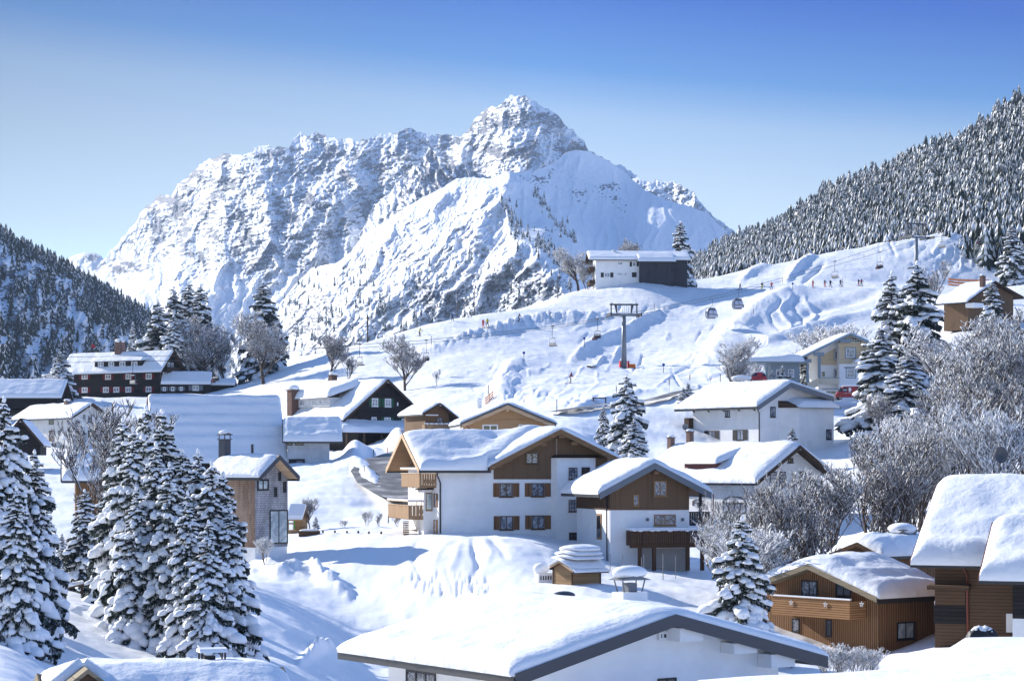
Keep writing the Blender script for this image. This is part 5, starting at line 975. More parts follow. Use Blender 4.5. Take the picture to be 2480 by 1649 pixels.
# ---- white farmhouse on the far left
WL = House('white_farmhouse', K('e1', 1262, 0)[0], 400, K('e1', 0, 1200)[1], 40, K('e1', 385, 0)[0], K('e1', 1890, 0)[0], 'old white farmhouse with small deep windows, behind the left edge spruces')
r = WL.fit('R', 'e1', (1245, 640), (1608, 398), (2065, 742), 1.3, .25); r['oe'] = max(r['oe'], .7); WL.wall('R', **wallkw(r), mat_=ROUGHW, z0=-3); WL.roof('R', **r, ogb=3.0, T=.55, fascia=DKWOOD, fh=.35, mat_=DKWOOD, seed=27, Te=.4, rs=1.0)
for a_, b_, c_, d_ in ((1437, 602, 1472, 690), (1517, 605, 1585, 738), (1315, 708, 1385, 843), (1437, 872, 1468, 950), (1517, 872, 1562, 1000), (1315, 965, 1385, 1103)): WL.window('R', 'e1', a_, b_, c_, d_, 0, FDARK, CURTG, mull=1 if c_ - a_ > 40 else 0, fw=.12, sill=False)
for a_, b_, c_, d_ in ((845, 685, 930, 772), (1002, 868, 1047, 947), (595, 878, 625, 915)): WL.window('L', 'e1', a_, b_, c_, d_, 0, FDARK, GLASS, mull=0, fw=.1, sill=False)
WL.facebox('L', 'e1', 843, 872, 930, 1070, 0, .06, FBROWN, 'door', .06); WL.facebox('L', 'e1', 770, 1105, 960, 1195, 0, .08, FBROWN, 'cellar_door', .08); WL.facebox('L', 'e1', 740, 1065, 965, 1085, 0, 1.4, WHITE, 'landing', .7)
mb = MB()
for i in range(11):
    a, z = WL.at('L', *K('e1', 740 + i * 15, 1070), 1.35); p = WL.pt('L', a, 1.35, z); mb.tube([p, (p[0], p[1], p[2] + .95)], .02, 4)
a0_, z0_ = WL.at('L', *K('e1', 740, 1070), 1.35); a1_, _ = WL.at('L', *K('e1', 890, 1070), 1.35); mb.tube([WL.pt('L', a0_, 1.35, z0_ + .95), WL.pt('L', a1_, 1.35, z0_ + .95)], .035, 5); mb.build('railing', SLATE, WL.root)
WL.chimney(r['gr'] * .8, WL.end('L', K('e1', 1070, 0)[0]) + 3, .95, 1.0, BRICK, 'flat'); WL.pipe('R', [(-.9, .8, r['ze'] - .1), (-.6, .4, r['ze'] - .8), (.0, .12, r['ze'] - 1.8), (.0, .12, -1)], .06)

# ---- dark gable at the left edge
LG = House('dark_gabled_house', K('e1', 60, 0)[0], 330, K('e1', 0, 1180)[1], 6, K('e1', 30, 0)[0], K('e1', 690, 0)[0], 'house with a dark open gable end, left of the white farmhouse behind the tall spruce')
LG.Lg = 9; r = LG.fit('R', 'e1', (-40, 1115), (352, 655), (745, 1112), 1.6, .25); LG.wall('R', **wallkw(r), mat_=BLACKW, z0=-1); LG.roof('R', **r, ogb=.4, T=.4, fascia=DKWOOD, fh=.5, mat_=DKWOOD, seed=29)
# ---- far left low house, long snowy roof
lowhouse('low_house', -90, K('e1', 985, 0)[0], 455, K('e1', 0, 330)[1], K('e1', 0, 272)[1], 12, 2, BLACKW, .7, 'long low house almost buried in snow, at the far left edge', rise=3.0, ov=1.2)
# ---- house hidden behind the conifers
HT = House('orange_house', K('c2', 610, 0)[0], 205, K('c2', 0, 1110)[1], 12, K('c2', 560, 0)[0], K('c2', 1050, 0)[0], 'orange-brown house under a rounded snow roof, mostly hidden behind the spruce group')
HT.Lg = 8; z = HT.z('R', *K('c2', 700, 852)); HT.wall('L', z, z + 1.9, mat_=LATH, z0=-1); HT.roof('L', z, z + 1.9, oe=.9, og=1.3, ogb=.5, T=.85, Te=.2, fascia=DARKM, mat_=DARKM, seed=31, rs=1.6)

# ---- brown lath house, bottom right
BH = House('lath_house', K('e8', 765, 0)[0], 140, K('e8', 0, 480)[1], 39, K('c8', 712, 0)[0], K('e8', 1195, 0)[0] + 6, 'modern brown lath-clad house with a long flat balcony, lower right')
BH.W = BH.end('R', K('c8', 1790, 0)[0]); r = BH.fit('L', 'c8', (1395, 893), (985, 697), (700, 800), 1.1, .3); r['oe'] = max(r['oe'], .8)
BH.wall('L', **wallkw(r), mat_=LATH, z0=0); mb = MB(); mb.box(.06, BH.W - .06, .06, BH.Lg - .06, -3, -.004); mb.build('plinth', WHITE, BH.root)
BH.roof('L', **r, ogb=1.0, T=.9, Te=.3, fascia=OLDBEAM, fh=.34, mat_=OLDBEAM, seed=33, rs=1.5, ledge=.16)
BH.balcony('L', 'c8', 757, 918, 1252, 1030, 1.6, LATHH, LATHH, snowtop=False); ba = BH.rect('L', 'c8', 757, 918, 1252, 1030, 1.6)
q = MB(); BH.fbox(q, 'L', ba[0] - .05, ba[1] + .05, 1.48, 1.66, ba[3] + .085, ba[3] + .17); q.build('rail_snow', SNOWP, BH.root)
for sx, sy in ((880, 940), (1097, 952), (1327, 950)):
    mb = MB(); a, z = BH.at('L', *K('c8', sx, sy), 1.66)
    for k in range(5):
        a1, a2 = math.pi / 2 + k * 2 * math.pi / 5, math.pi / 2 + (k + 2) * 2 * math.pi / 5; mb.tube([BH.pt('L', a + .2 * math.cos(a1), 1.66, z + .2 * math.sin(a1)), BH.pt('L', a + .2 * math.cos(a2), 1.66, z + .2 * math.sin(a2))], .015, 4)
    mb.build('star_ornament', FWHITE, BH.root)
BH.window('L', 'c8', 945, 798, 1048, 912, 0, FDARK, REFLG, mull=1, fw=.1, sill=False); BH.window('L', 'c8', 1165, 815, 1262, 925, 0, FDARK, GLASS, mull=1, fw=.1, sill=False)
BH.window('L', 'c8', 885, 1040, 935, 1130, 0, FDARK, REFLG, mull=0, fw=.1, sill=False); BH.window('L', 'c8', 1100, 1048, 1140, 1157, 0, FDARK, GLASS, mull=0, fw=.1, sill=False)
BH.window('R', 'e5', 755, 1003, 918, 1168, 0, FDARK, PALEG, mull=1, fw=.09); BH.facebox('R', 'e5', 922, 998, 953, 1170, .0, .05, FBROWN, 'sliding_shutter', .05)
BH.facebox('L', 'e5', 320, 1384, 432, 1412, -.05, .0, FDARK, 'cellar_window', 0)
BH.window('R', 'e5', 1113, 985, 1150, 1092, 0, FDARK, GLASS, mull=0, fw=.08); 
# stepped lower wing
for i, (x0, x1, yt) in enumerate(((1110, 1222, 908), (1226, 1328, 970), (1330, 1410, 1025))):
    a0, z0 = BH.at('R', *K('e5', x0, yt)); a1, _ = BH.at('R', *K('e5', x1, yt)); BH.fbox(MB(), 'R', a0, a1, -2.5, .02 - .01 * i, -1.5, z0).build('lower_wing', LATH, BH.root)
BH.window('R', 'e5', 1228, 985, 1290, 1082, .02, FDARK, PALEG, mull=0, fw=.08)
# wing behind with its own small gable
BW = House('rear_wing', K('c8', 1420, 0)[0], 156, K('c8', 0, 680)[1], 39, K('c8', 1150, 0)[0], K('c8', 1800, 0)[0] + 30, 'snow-covered rear wing with a small brown gable, behind the lath house')
r = BW.fit('L', 'c8', (1448, 640), (1300, 560), (1120, 632), .6, .2)
BW.wall('L', **wallkw(r), mat_=LATH, z0=-2); BW.roof('L', **r, ogb=.4, T=.95, Te=.45, fascia=BROWND, fh=.3, mat_=BROWND, seed=35, rs=1.5)
g = BW.ridge; BW.chimney(g[1], BW.end('R', K('c8', 1668, 0)[0]), 1.5, .8, SLATE, 'flat')

# ---- weathered barn, lower right, two snow roofs
DB = House('weathered_barn', K('c8', 1792, 0)[0], 134, K('c8', 0, 1125)[1], -22, K('c8', 1760, 0)[0], K('c8', 2285, 0)[0], 'old weathered timber barn under a very thick snow roof, at the right edge')
DB.Lg = 15; z = DB.z('R', *K('c8', 2000, 650)); zr_ = (HY - K('c8', 0, 150)[1]) / F * 142 - DB.origin.z; DB.wall('L', z, zr_ - .7, W=18, mat_=OLDW, z0=-2)
DB.roof('L', z, zr_ - .7, W=18, oe=1.0, og=1.3, ogb=.5, T=1.05, Te=.3, fascia=REDM, fh=.3, mat_=OLDW, seed=37, rs=1.0, lump=.12, ledge=.12, over=.2)
DB.facebox('R', 'c8', 1750, 830, 2015, 858, .0, .9, OLDW, 'window_shelf', .5); DB.facebox('R', 'c8', 1795, 862, 1985, 955, .002, .12, OLDW, 'loft_door', .1); DB.facebox('R', 'c8', 1785, 960, 2010, 1075, .002, .08, BLACKW, 'stable_door', .08)
DB.pipe('R', [(DB.end('R', K('c8', 1970, 0)[0]), 1.0, z + .1), (DB.end('R', K('c8', 1972, 0)[0]), .6, z - .5), (DB.end('R', K('c8', 2000, 0)[0]), .15, z - 1.1), (DB.end('R', K('c8', 2003, 0)[0]), .12, -.2)], .075, REDM)
DB.facebox('R', 'c8', 2230, 1003, 2290, 1130, .0, .06, FBROWN, 'door_frame', .05); DB.facebox('R', 'c8', 2245, 1010, 2288, 1128, .062, .09, FWHITE, 'door', .08)
DF = House('barn_wing', K('c8', 2285, 0)[0], 126, K('c8', 0, 1040)[1], -22, K('c8', 2240, 0)[0], K('c8', 2500, 0)[0], 'dark barn wing with its own snow roof, cut by the right edge')
DF.Lg = 5; DF.W = 8; z = DF.z('R', *K('c8', 2330, 752)); DF.wall('L', z, z + 1.6, mat_=BLACKW, z0=0); mb = MB(); mb.box(.0, 8, .03, 5, -3, -.004); mb.build('plinth', WHITE, DF.root)
DF.roof('L', z, z + 2.6, Lg=8, oe=.8, og=1.8, ogb=.3, T=.95, Te=.3, fascia=REDM, fh=.25, mat_=OLDW, seed=39, rs=.9, ledge=.12)

# ---- brown house at the upper right
UR = House('upper_house', K('e2', 1290, 0)[0], 400, K('e2', 0, 1560)[1], 40, K('e2', 830, 0)[0], K('e2', 2150, 0)[0], 'ochre-brown house with a snowy roof and chimney, upper right behind the bare trees')
r = UR.fit('R', 'e2', (1285, 1330), (1810, 945), (2350, 1250), 1.2, .25); r['oe'] = max(r['oe'], .5); UR.wall('R', **wallkw(r), mat_=BROWNV, z0=-3); UR.roof('R', **r, ogb=.8, T=.35, fascia=DKWOOD, fh=.3, mat_=DKWOOD, seed=41)
UR.chimney(r['gr'] * .6, UR.end('L', K('e2', 1480, 0)[0]) + 2, .8, 2.2, CHIM, 'flat')
mb = MB(); q = UR.at('R', *K('e2', 1400, 1400), 1.0); mb.box(q[0] - 1.2, q[0] + 1.6, -2, 0, q[1] - .5, q[1] + .3); mb.build('porch_snow', SNOW, UR.root)

# ---- nearest house: big white gable at the bottom
FH = House('front_house', 1262, 80, 1900, 34, K('c7', 500, 0)[0], 2010, 'large white house with broad dark-edged snow roof, nearest at the bottom centre')
r = FH.fit('R', 'o', (1186, 1552), (1555, 1415), (1905, 1512), 1.0, .26); r['oe'] = max(r['oe'], .7); FH.W = FH.end('R', K('c8', 800, 0)[0]); r['oeR'] = .0; r2 = FH.fit('R', 'o', (1186, 1552), (1555, 1415), (1905, 1512), 1.0, .26); r = r2; r['oe'] = max(r['oe'], .7)
FH.wall('R', **wallkw(r), z0=-1); FH.roof('R', **r, ogb=2.4, T=.55, Te=.3, fascia=DARKM, fh=.46, mat_=FWHITE, seed=43, rs=1.3, lump=.08, ledge=.1)
FH.window('R', 'c8', 38, 1120, 170, 1176, .06, FWHITE, GLASS, mull=4, fw=.1, sill=False); FH.window('L', 'c7', 615, 1112, 802, 1300, 0, FDARK, REFLG, mull=2, fw=.09); FH.window('R', 'c8', 32, 1417, 150, 1500, 0, FDARK, GLASS, mull=1, fw=.06)
for x0, x1, y0, y1 in ((175, 320, 1100, 1185), (520, 665, 1195, 1262), (755, 905, 1265, 1350), (10, 165, 1070, 1095)): FH.facebox('R', 'c8', x0, y0, x1, y1, .01, .85 if x0 != 10 else .3, FWHITE, 'purlin', .85)
FH.pipe('R', [(-.75, .8, r['ze'] - .1), (-.7, .5, r['ze'] - .4), (-.1, .1, r['ze'] - .9), (-.1, .1, -1)], .055)
# covered chimney behind the ridge
def hooded(H, q, a, w_, d, zbase, h, lab):
    pp = H.ridge[5]; x, y, _ = pp(q, a, 0); c = MB().box(x - w_ / 2, x + w_ / 2, y - d / 2, y + d / 2, zbase - 1.2, zbase + .25).build('chimney', WHITE, H.root)
    k = MB().box(x - .22, x + .22, y - .22, y + .22, zbase + .254, zbase + .62)
    for sx in (-1, 1):
        for sy in (-1, 1): k.tube([(x + sx * w_ * .36, y + sy * d * .3, zbase + .25), (x + sx * w_ * .46, y + sy * d * .36, zbase + h)], .03, 5)
    k.prism([(x - w_ * .62, y - d * .6, zbase + h), (x + w_ * .62, y - d * .6, zbase + h), (x, y - d * .6, zbase + h + .22)], (0, d * 1.2, 0)); k.build('hood', SLATE, c)
    MB().ball((x, y, zbase + h + .3), 1, 20, 9, (w_ * .66, d * .7, .3)).build('snow_cap', SNOWP, c, True)
pc = ray_plane(*K('c7', 2030, 640), FH.C + FH.dL * 5.5, FH.dL); lc = pc - FH.origin; hooded(FH, lc.dot(FH.dR), lc.dot(FH.dL), 1.25, .8, lc.z - .05, .75, '')
pc = ray_plane(*K('c7', 1612, 625), FH.C + FH.dL * 9, FH.dL); lc = pc - FH.origin; MB().ball((lc.dot(FH.dR), lc.dot(FH.dL), lc.z - .05), .55, 12, 7, (1, .7, .35)).build('skylight', DARKM, FH.root, True)

# ---- roof at the lower left corner and roof at the lower right corner
BL = House('corner_house', K('e6', 60, 0)[0], 72, 1800, 18, K('e6', 20, 0)[0], K('e6', 2120, 0)[0], 'house with only its rounded snow roof showing at the lower left corner')
BL.Lg = 9; zt_ = (HY - K('e6', 0, 200)[1]) / F * 76.5 - BL.origin.z; BL.wall('L', zt_ - 2.3, zt_ - .75, mat_=OLDW); BL.roof('L', zt_ - 2.3, zt_ - .75, oe=.8, og=.4, ogb=.8, T=.72, Te=.35, fascia=OLDBEAM, mat_=OLDBEAM, seed=45, rs=1.5, lump=.12)
q = MB(); pc = ray_plane(*K('e6', 250, 350), BL.C + BL.dL * 2.2, BL.dL); lc = pc - BL.origin; x0 = lc.dot(BL.dR); zz = lc.z
q.prism([(x0 - 1.6, 1.6, zz - 1.1), (x0 + 1.6, 1.6, zz - 1.1), (x0, 1.6, zz + .12)], (0, 2.5, 0)); dmr = q.build('dormer', OLDW, BL.root)
for sg in (-1, 1):
    q = MB(); q.hexa([(x0, 1.35, zz + .1), (x0 + sg * 1.9, 1.35, zz - 1.35), (x0 + sg * 1.9, 4.2, zz - 1.35), (x0, 4.2, zz + .1)], [(x0, 1.35, zz + .26), (x0 + sg * 1.9, 1.35, zz - 1.19), (x0 + sg * 1.9, 4.2, zz - 1.19), (x0, 4.2, zz + .26)]); q.build('bargeboard', OLDBEAM, dmr)
    q = MB(); q.tube([(x0, 2.8, zz + .32), (x0 + sg * 1.9, 2.8, zz - 1.1)], .26, 8); q.build('dormer_snow', SNOW, dmr, True)
pc = ray_plane(*K('e6', 1420, 215), BL.C + BL.dL * 4.6, BL.dL); lc = pc - BL.origin; x, y, z = lc.dot(BL.dR), lc.dot(BL.dL), lc.z
q = MB()
for sx in (-.42, .42):
    for sy in (-.3, .3): q.box(x + sx - .03, x + sx + .03, y + sy - .03, y + sy + .03, z - .6, z + .3)
q.box(x - .3, x + .1, y - .15, y + .15, z - .6, z + .15); hoodp = q.build('chimney', FDARK, BL.root); q = MB(); n = 7
q.prism([(x - .5 - 0 * k, y + .42 * math.cos(math.pi * k / n), z + .28 + .16 * math.sin(math.pi * k / n)) for k in range(n + 1)], (1.0, 0, 0)); q.build('snow_cap', SNOWP, hoodp)
BR = House('near_house', 2080, 52, 1990, 28, 1560, 3100, 'near house with only its smooth snow roof showing at the lower right corner')
r = dict(ze=0, zr=0)
def sheet(name, pts, T, parent, m_=SNOW, n=40):
    """thick snow body with a soft rim over a quadrilateral of world points (near-left, near-right, far-right, far-left)"""
    a, b, c, d = [np.array(p, float) for p in pts]; U, Vv = np.meshgrid(np.linspace(0, 1, n), np.linspace(0, 1, n), indexing='ij')
    Q = (a * (1 - U[..., None]) + b * U[..., None]) * (1 - Vv[..., None]) + (d * (1 - U[..., None]) + c * U[..., None]) * Vv[..., None]
    e_ = np.minimum(np.minimum(U, 1 - U), np.minimum(Vv, 1 - Vv)); h = np.sin(np.clip(e_ / .08, 0, 1) * np.pi / 2) ** .7
    Q[..., 2] += T * h * (1 + .12 * fbm(Q[..., 0] / 2, Q[..., 1] / 2, 2, 3)) - (e_ < .001) * .1
    return mesh_np(name, Q.reshape(-1, 3), grid_faces(n, n), m_, parent, smooth=True)
def loc_of(H, v): v = v - H.origin; return (v.dot(H.dR), v.dot(H.dL), v.z)
eaveL, eaveR = P(1660, 1700, 50), P(2700, 1700, 46); rl, rr2 = P(2130, 1600, 56), P(2800, 1520, 52)
A_, B_, C_, D_ = [loc_of(BR, v) for v in (P(1400, 1800, 44), P(2700, 1860, 38), P(2900, 1600, 58), P(1640, 1672, 58))]
mb = MB(); lo = [(p[0], p[1], p[2] - .25) for p in (A_, B_, C_, D_)]; mb.hexa(lo, [A_, B_, C_, D_]); mb.build('roof', DARKM, BR.root); sheet('roof_snow', (A_, B_, C_, D_), .35, BR.root)
mb = MB(); mb.prism([(p[0] * .9 + 1, p[1], -3) for p in (A_, B_, C_, D_)], (0, 0, 4.0)); mb.build('wall', WHITE, BR.root)
B2 = House('low_garage', K('e8', 1195, 0)[0], 95, 1760, 30, K('e8', 1190, 0)[0], 2700, 'low snow-covered garage roof in front of the weathered barn, lower right', 'garage')
A_, B_, C_, D_ = [loc_of(B2, v) for v in (P(K('e8', 1195, 0)[0], 1625, 92), P(2700, 1610, 86), P(2700, 1560, 104), P(K('e8', 1650, 0)[0], 1558, 104))]
mb = MB(); mb.hexa([(p[0], p[1], p[2] - .3) for p in (A_, B_, C_, D_)], [A_, B_, C_, D_]); mb.build('roof', DARKM, B2.root); sheet('roof_snow', (A_, B_, C_, D_), .4, B2.root)
mb = MB(); mb.hexa([(p[0], p[1], p[2] - 3.5) for p in (A_, B_, C_, D_)], [(p[0], p[1], p[2] - .304) for p in (A_, B_, C_, D_)]); mb.build('wall', WHITE, B2.root)
# ------------------------------------------------------------------ trees
NEEDLE = mat('spruce_needles', (.022, .036, .030), .8, .15); L(NEEDLE, ramp_of(NEEDLE, noise_tex(NEEDLE, 1.3, 3), [(.35, (.012, .020, .018)), (.7, (.045, .065, .045))]), BS(NEEDLE).inputs['Base Color'])
NEEDLEF = NEEDLE; NEEDLE = mat('frosted_spruce_needles', (.05, .06, .055), .85, .1); L(NEEDLE, ramp_of(NEEDLE, noise_tex(NEEDLE, 55, 4, .7), [(.40, (.016, .024, .022)), (.54, (.055, .07, .06)), (.60, (.40, .43, .46))]), BS(NEEDLE).inputs['Base Color'])
BARK = mat('dark_bark', (.035, .028, .025), .9, .1); TWIG = mat('brown_bark', (.075, .058, .050), .9, .1)
def lump(rng, n=8, m=5):
    """one irregular snow pad, unit size, flat-bottomed"""
    v = [(0, 0, -.35)]
    for i in range(1, m):
        a = math.pi * i / m - math.pi / 2
        for k in range(n): b = 2 * math.pi * k / n; s = 1 + rng.uniform(-.22, .22); z = math.sin(a); v.append((math.cos(a) * math.cos(b) * s, math.cos(a) * math.sin(b) * s, (z if z > 0 else z * .35) * (1 + rng.uniform(-.15, .15))))
    v.append((0, 0, 1)); f = [(0, 1 + (k + 1) % n, 1 + k) for k in range(n)]
    for i in range(m - 2):
        for k in range(n):
            a = 1 + i * n; p, q, r_, s_ = a + k, a + (k + 1) % n, a + n + (k + 1) % n, a + n + k; f += [(p, q, r_), (p, r_, s_)]
    t = len(v) - 1; f += [(t, t - n + k, t - n + (k + 1) % n) for k in range(n)]
    return np.array(v), np.array(f)
def branch(rng, snow):
    """unit branch along +x: needle sprays and snow pads"""
    V, Fc = [], []
    def kite(p, d, ln, w_, dn):
        p = np.array(p); d = np.array(d) / np.linalg.norm(d); s_ = np.cross(d, (0, 0, 1)); s_ /= np.linalg.norm(s_) + 1e-6; i = len(V)
        V.extend([p, p + d * ln * .45 + s_ * w_, p + d * ln + np.array((0, 0, -dn)), p + d * ln * .45 - s_ * w_, p + d * ln * .5 + np.array((0, 0, -.10 - dn * .8))]); Fc.extend([(i, i + 1, i + 2), (i, i + 2, i + 3), (i, i + 4, i + 1), (i + 1, i + 4, i + 2), (i + 3, i + 4, i), (i + 2, i + 4, i + 3)])
    for j in range(11):
        t = .12 + .86 * j / 10; z = -.22 * t * t
        for sg in (-1, 1): kite((t, 0, z), (.75 + rng.uniform(-.2, .2), sg * (1.0 + rng.uniform(-.2, .2)), -.25), (.42 - .26 * t) * rng.uniform(.7, 1.2), .055, .10 + rng.uniform(0, .08))
        kite((t, 0, z), (.3, rng.uniform(-.4, .4), -1.0), .26 * (1.1 - t * .6) * rng.uniform(.7, 1.2), .05, .0)
    kite((.8, 0, -.12), (1, 0, -.25), .35, .06, .05)
    SV, SF = [], []; n0 = 0
    for j in range(snow):
        t = .22 + .76 * (j + rng.uniform(.1, .9)) / snow; lv, lf = lump(rng, 7, 4); sx = rng.uniform(.15, .30); sy = sx * rng.uniform(.55, 1.0) * (1.15 - .4 * t); side = rng.uniform(-.26, .26) * (1.1 - t)
        q = lv * np.array((sx, sy, sx * .62)) + np.array((t, side, -.22 * t * t + .035 - abs(side) * .3)); SV.append(q); SF.append(lf + n0); n0 += len(q)
    return np.array(V), np.array(Fc), (np.concatenate(SV) if SV else np.zeros((0, 3))), (np.concatenate(SF) if SF else np.zeros((0, 3), int))
_rb = random.Random(11); BRS = [branch(_rb, _rb.choice((3, 4, 4))) for _ in range(8)]
def conifer_meshes(seed, slim=.17, snow=1.0, whorl=.034, taper=.72, low=.04):
    """height 1 tree: trunk, crown, snow meshes"""
    rng = random.Random(seed); CV, CF, SV, SF = [], [], [], []; nc = ns = 0; z = low; base = rng.uniform(0, 6)
    while z < .985:
        rad = slim * ((1 - z) ** taper + .03) * (1 if z > .12 else .82 + z * 1.5); nb = 7 if z < .55 else (6 if z < .85 else 5)
        for k in range(nb):
            a = base + 2 * math.pi * k / nb + rng.uniform(-.5, .5); ln = rad * rng.uniform(.6, 1.22) * (1 + .16 * math.sin(3 * a + seed * 2.1 + z * 13) + .12 * math.sin(2 * a - z * 21 + seed)); bv, bf, sv, sf = BRS[rng.randrange(8)]
            tilt = -.46 + .8 * max(0, z - .25) + rng.uniform(-.28, .22); ca, sa, ct, st = math.cos(a), math.sin(a), math.cos(tilt), math.sin(tilt)
            R_ = np.array([[ca * ct, -sa, -ca * st], [sa * ct, ca, -sa * st], [st, 0, ct]]); thick = max(1.0, .055 / max(ln, .01) * .62); S_ = np.array([1, thick ** .7, thick ** .8]); off = np.array((0, 0, min(z + rng.uniform(-.03, .03), .965)))
            CV.append((bv * S_ * ln) @ R_.T + off); CF.append(bf + nc); nc += len(bv)
            if rng.random() < snow:
                s2 = sv.copy(); SV.append((s2 * S_ * ln * np.array((1, 1.05, 1.15))) @ R_.T + off + np.array((0, 0, .003))); SF.append(sf + ns); ns += len(sv)
        base += 1.3; z += whorl * (.62 + .5 * (1 - z)) * rng.uniform(.85, 1.15)
    lv, lf = lump(rng); SV.append(lv * np.array((.010, .010, .022)) + np.array((0, 0, .985))); SF.append(lf + ns)
    def me(name, Vv, Ff, m_, sm):
        o = mesh_np(name, np.concatenate(Vv), np.concatenate(Ff), m_, smooth=sm); d = o.data; bpy.data.objects.remove(o); return d
    t = MB(); t.tube([(0, 0, -.08), (0, 0, .5), (0, 0, .99)], .016, 7, .002); to = t.build('trunk', BARK); td = to.data; bpy.data.objects.remove(to)
    return td, me('crown', CV, CF, NEEDLE, False), me('snow', SV, SF, SNOWP, True)
def forest_mesh(seed, snow=.36):
    """light tree for the wooded hillsides: ragged tiers, part snow part needles; returns verts, faces, material index"""
    rng = random.Random(seed); V, Fc, M_ = [], [], []; T_ = 7
    for t in range(T_):
        z0 = .04 + .9 * t / T_; zt = min(z0 + .24, 1.0); r = .165 * (1 - z0) ** .85 + .012; n = 7; c = len(V); V.append((0, 0, zt)); ph = rng.uniform(0, 6)
        for k in range(n):
            a = ph + 2 * math.pi * k / n; rr_ = r * rng.uniform(.75, 1.25); V.append((rr_ * math.cos(a), rr_ * math.sin(a), z0 - rng.uniform(0, .035))); a += math.pi / n; V.append((r * .55 * math.cos(a), r * .55 * math.sin(a), z0 + .035))
        for k in range(n):
            p = c + 1 + 2 * k; q = c + 2 + 2 * k; s_ = c + 1 + (2 * k + 2) % (2 * n); pq = c + 1 + (2 * k - 1) % (2 * n); w_ = rng.random() < snow; Fc += [(c, p, q), (c, pq, p)]; M_ += [int(w_), int(w_ and rng.random() < .8)]
            # dark underside
            Fc += [(q, p, pq)]; M_ += [0]
    return np.array(V, float), np.array(Fc), np.array(M_)
def tree_copy(meshes, name, loc, h, rz, label, cat, group, wide=1.0, parts=('trunk', 'crown', 'snow')):
    r = empty(name, loc, rz, label, cat, group); r.scale = (h * wide, h * wide, h)
    for me, pn_ in zip(meshes, parts):
        o = bpy.data.objects.new(pn_, me); COL.objects.link(o); o.parent = r
    return r
CONS = [conifer_meshes(s, sl, sn, wh) for s, sl, sn, wh in ((1, .21, .9, .027), (2, .19, .92, .026), (3, .23, .88, .028), (4, .22, .62, .029), (5, .27, .97, .038))]
trr = random.Random(3)
def put_conifer(px, top, Y, wide, kind, label, group=None, name='spruce', sink=.3):
    g = gp(px, Y); h = (HY - top) / F * Y - g.z + sink
    return tree_copy(CONS[kind], name, (g.x, g.y, g.z - sink), h, trr.uniform(0, 6), label, 'spruce', group, wide)
SPG = 'tall snow-laden spruces in the left foreground group'
for i, (px, top, Y, wd) in enumerate(((298, 1012, 137, .95), (322, 1035, 131, .9), (354, 982, 135, 1.0), (394, 990, 132, 1.0), (378, 1070, 127, .95), (442, 1086, 131, 1.0), (410, 1120, 125, .95), (480, 1088, 129, .95), (513, 1118, 126, 1.0), (541, 1143, 128, .95), (455, 1190, 122, 1.0), (560, 1235, 125, 1.0), (505, 1260, 120, 1.1), (330, 1180, 126, 1.1))):
    put_conifer(px, top, Y, wd * 1.0, (0, 1, 2)[i % 3], 'tall spruce laden with snow in the dense group left of the tower house', SPG)
for px, top, Y, wd, lab in ((10, 962, 112, .9, 'tallest spruce at the left edge, its narrow top above the roofs'), (84, 1090, 114, .95, 'broad snow-laden spruce, second from the left edge'),
                            (-52, 1010, 109, 1.1, 'spruce cut off by the left edge of the picture'), (112, 1215, 118, .8, 'shorter spruce at the right side of the left edge group'), (40, 1180, 106, 1.0, 'snow-laden spruce lowest in the left edge group')):
    put_conifer(px, top, Y, wd, trr.choice((0, 1, 2)), lab, 'spruces at the left edge')
for px, top, Y, wd, k, lab in ((205, 1185, 152, 1.25, 3, 'dark wide spruce behind the rail fence, left of the dense group'), (262, 1165, 146, 1.1, 3, 'spruce with dark lower branches under the bare tree'), (150, 1290, 172, 1.2, 1, 'small snowy spruce in the gap between the two left groups')):
    put_conifer(px, top, Y, wd, k, lab)
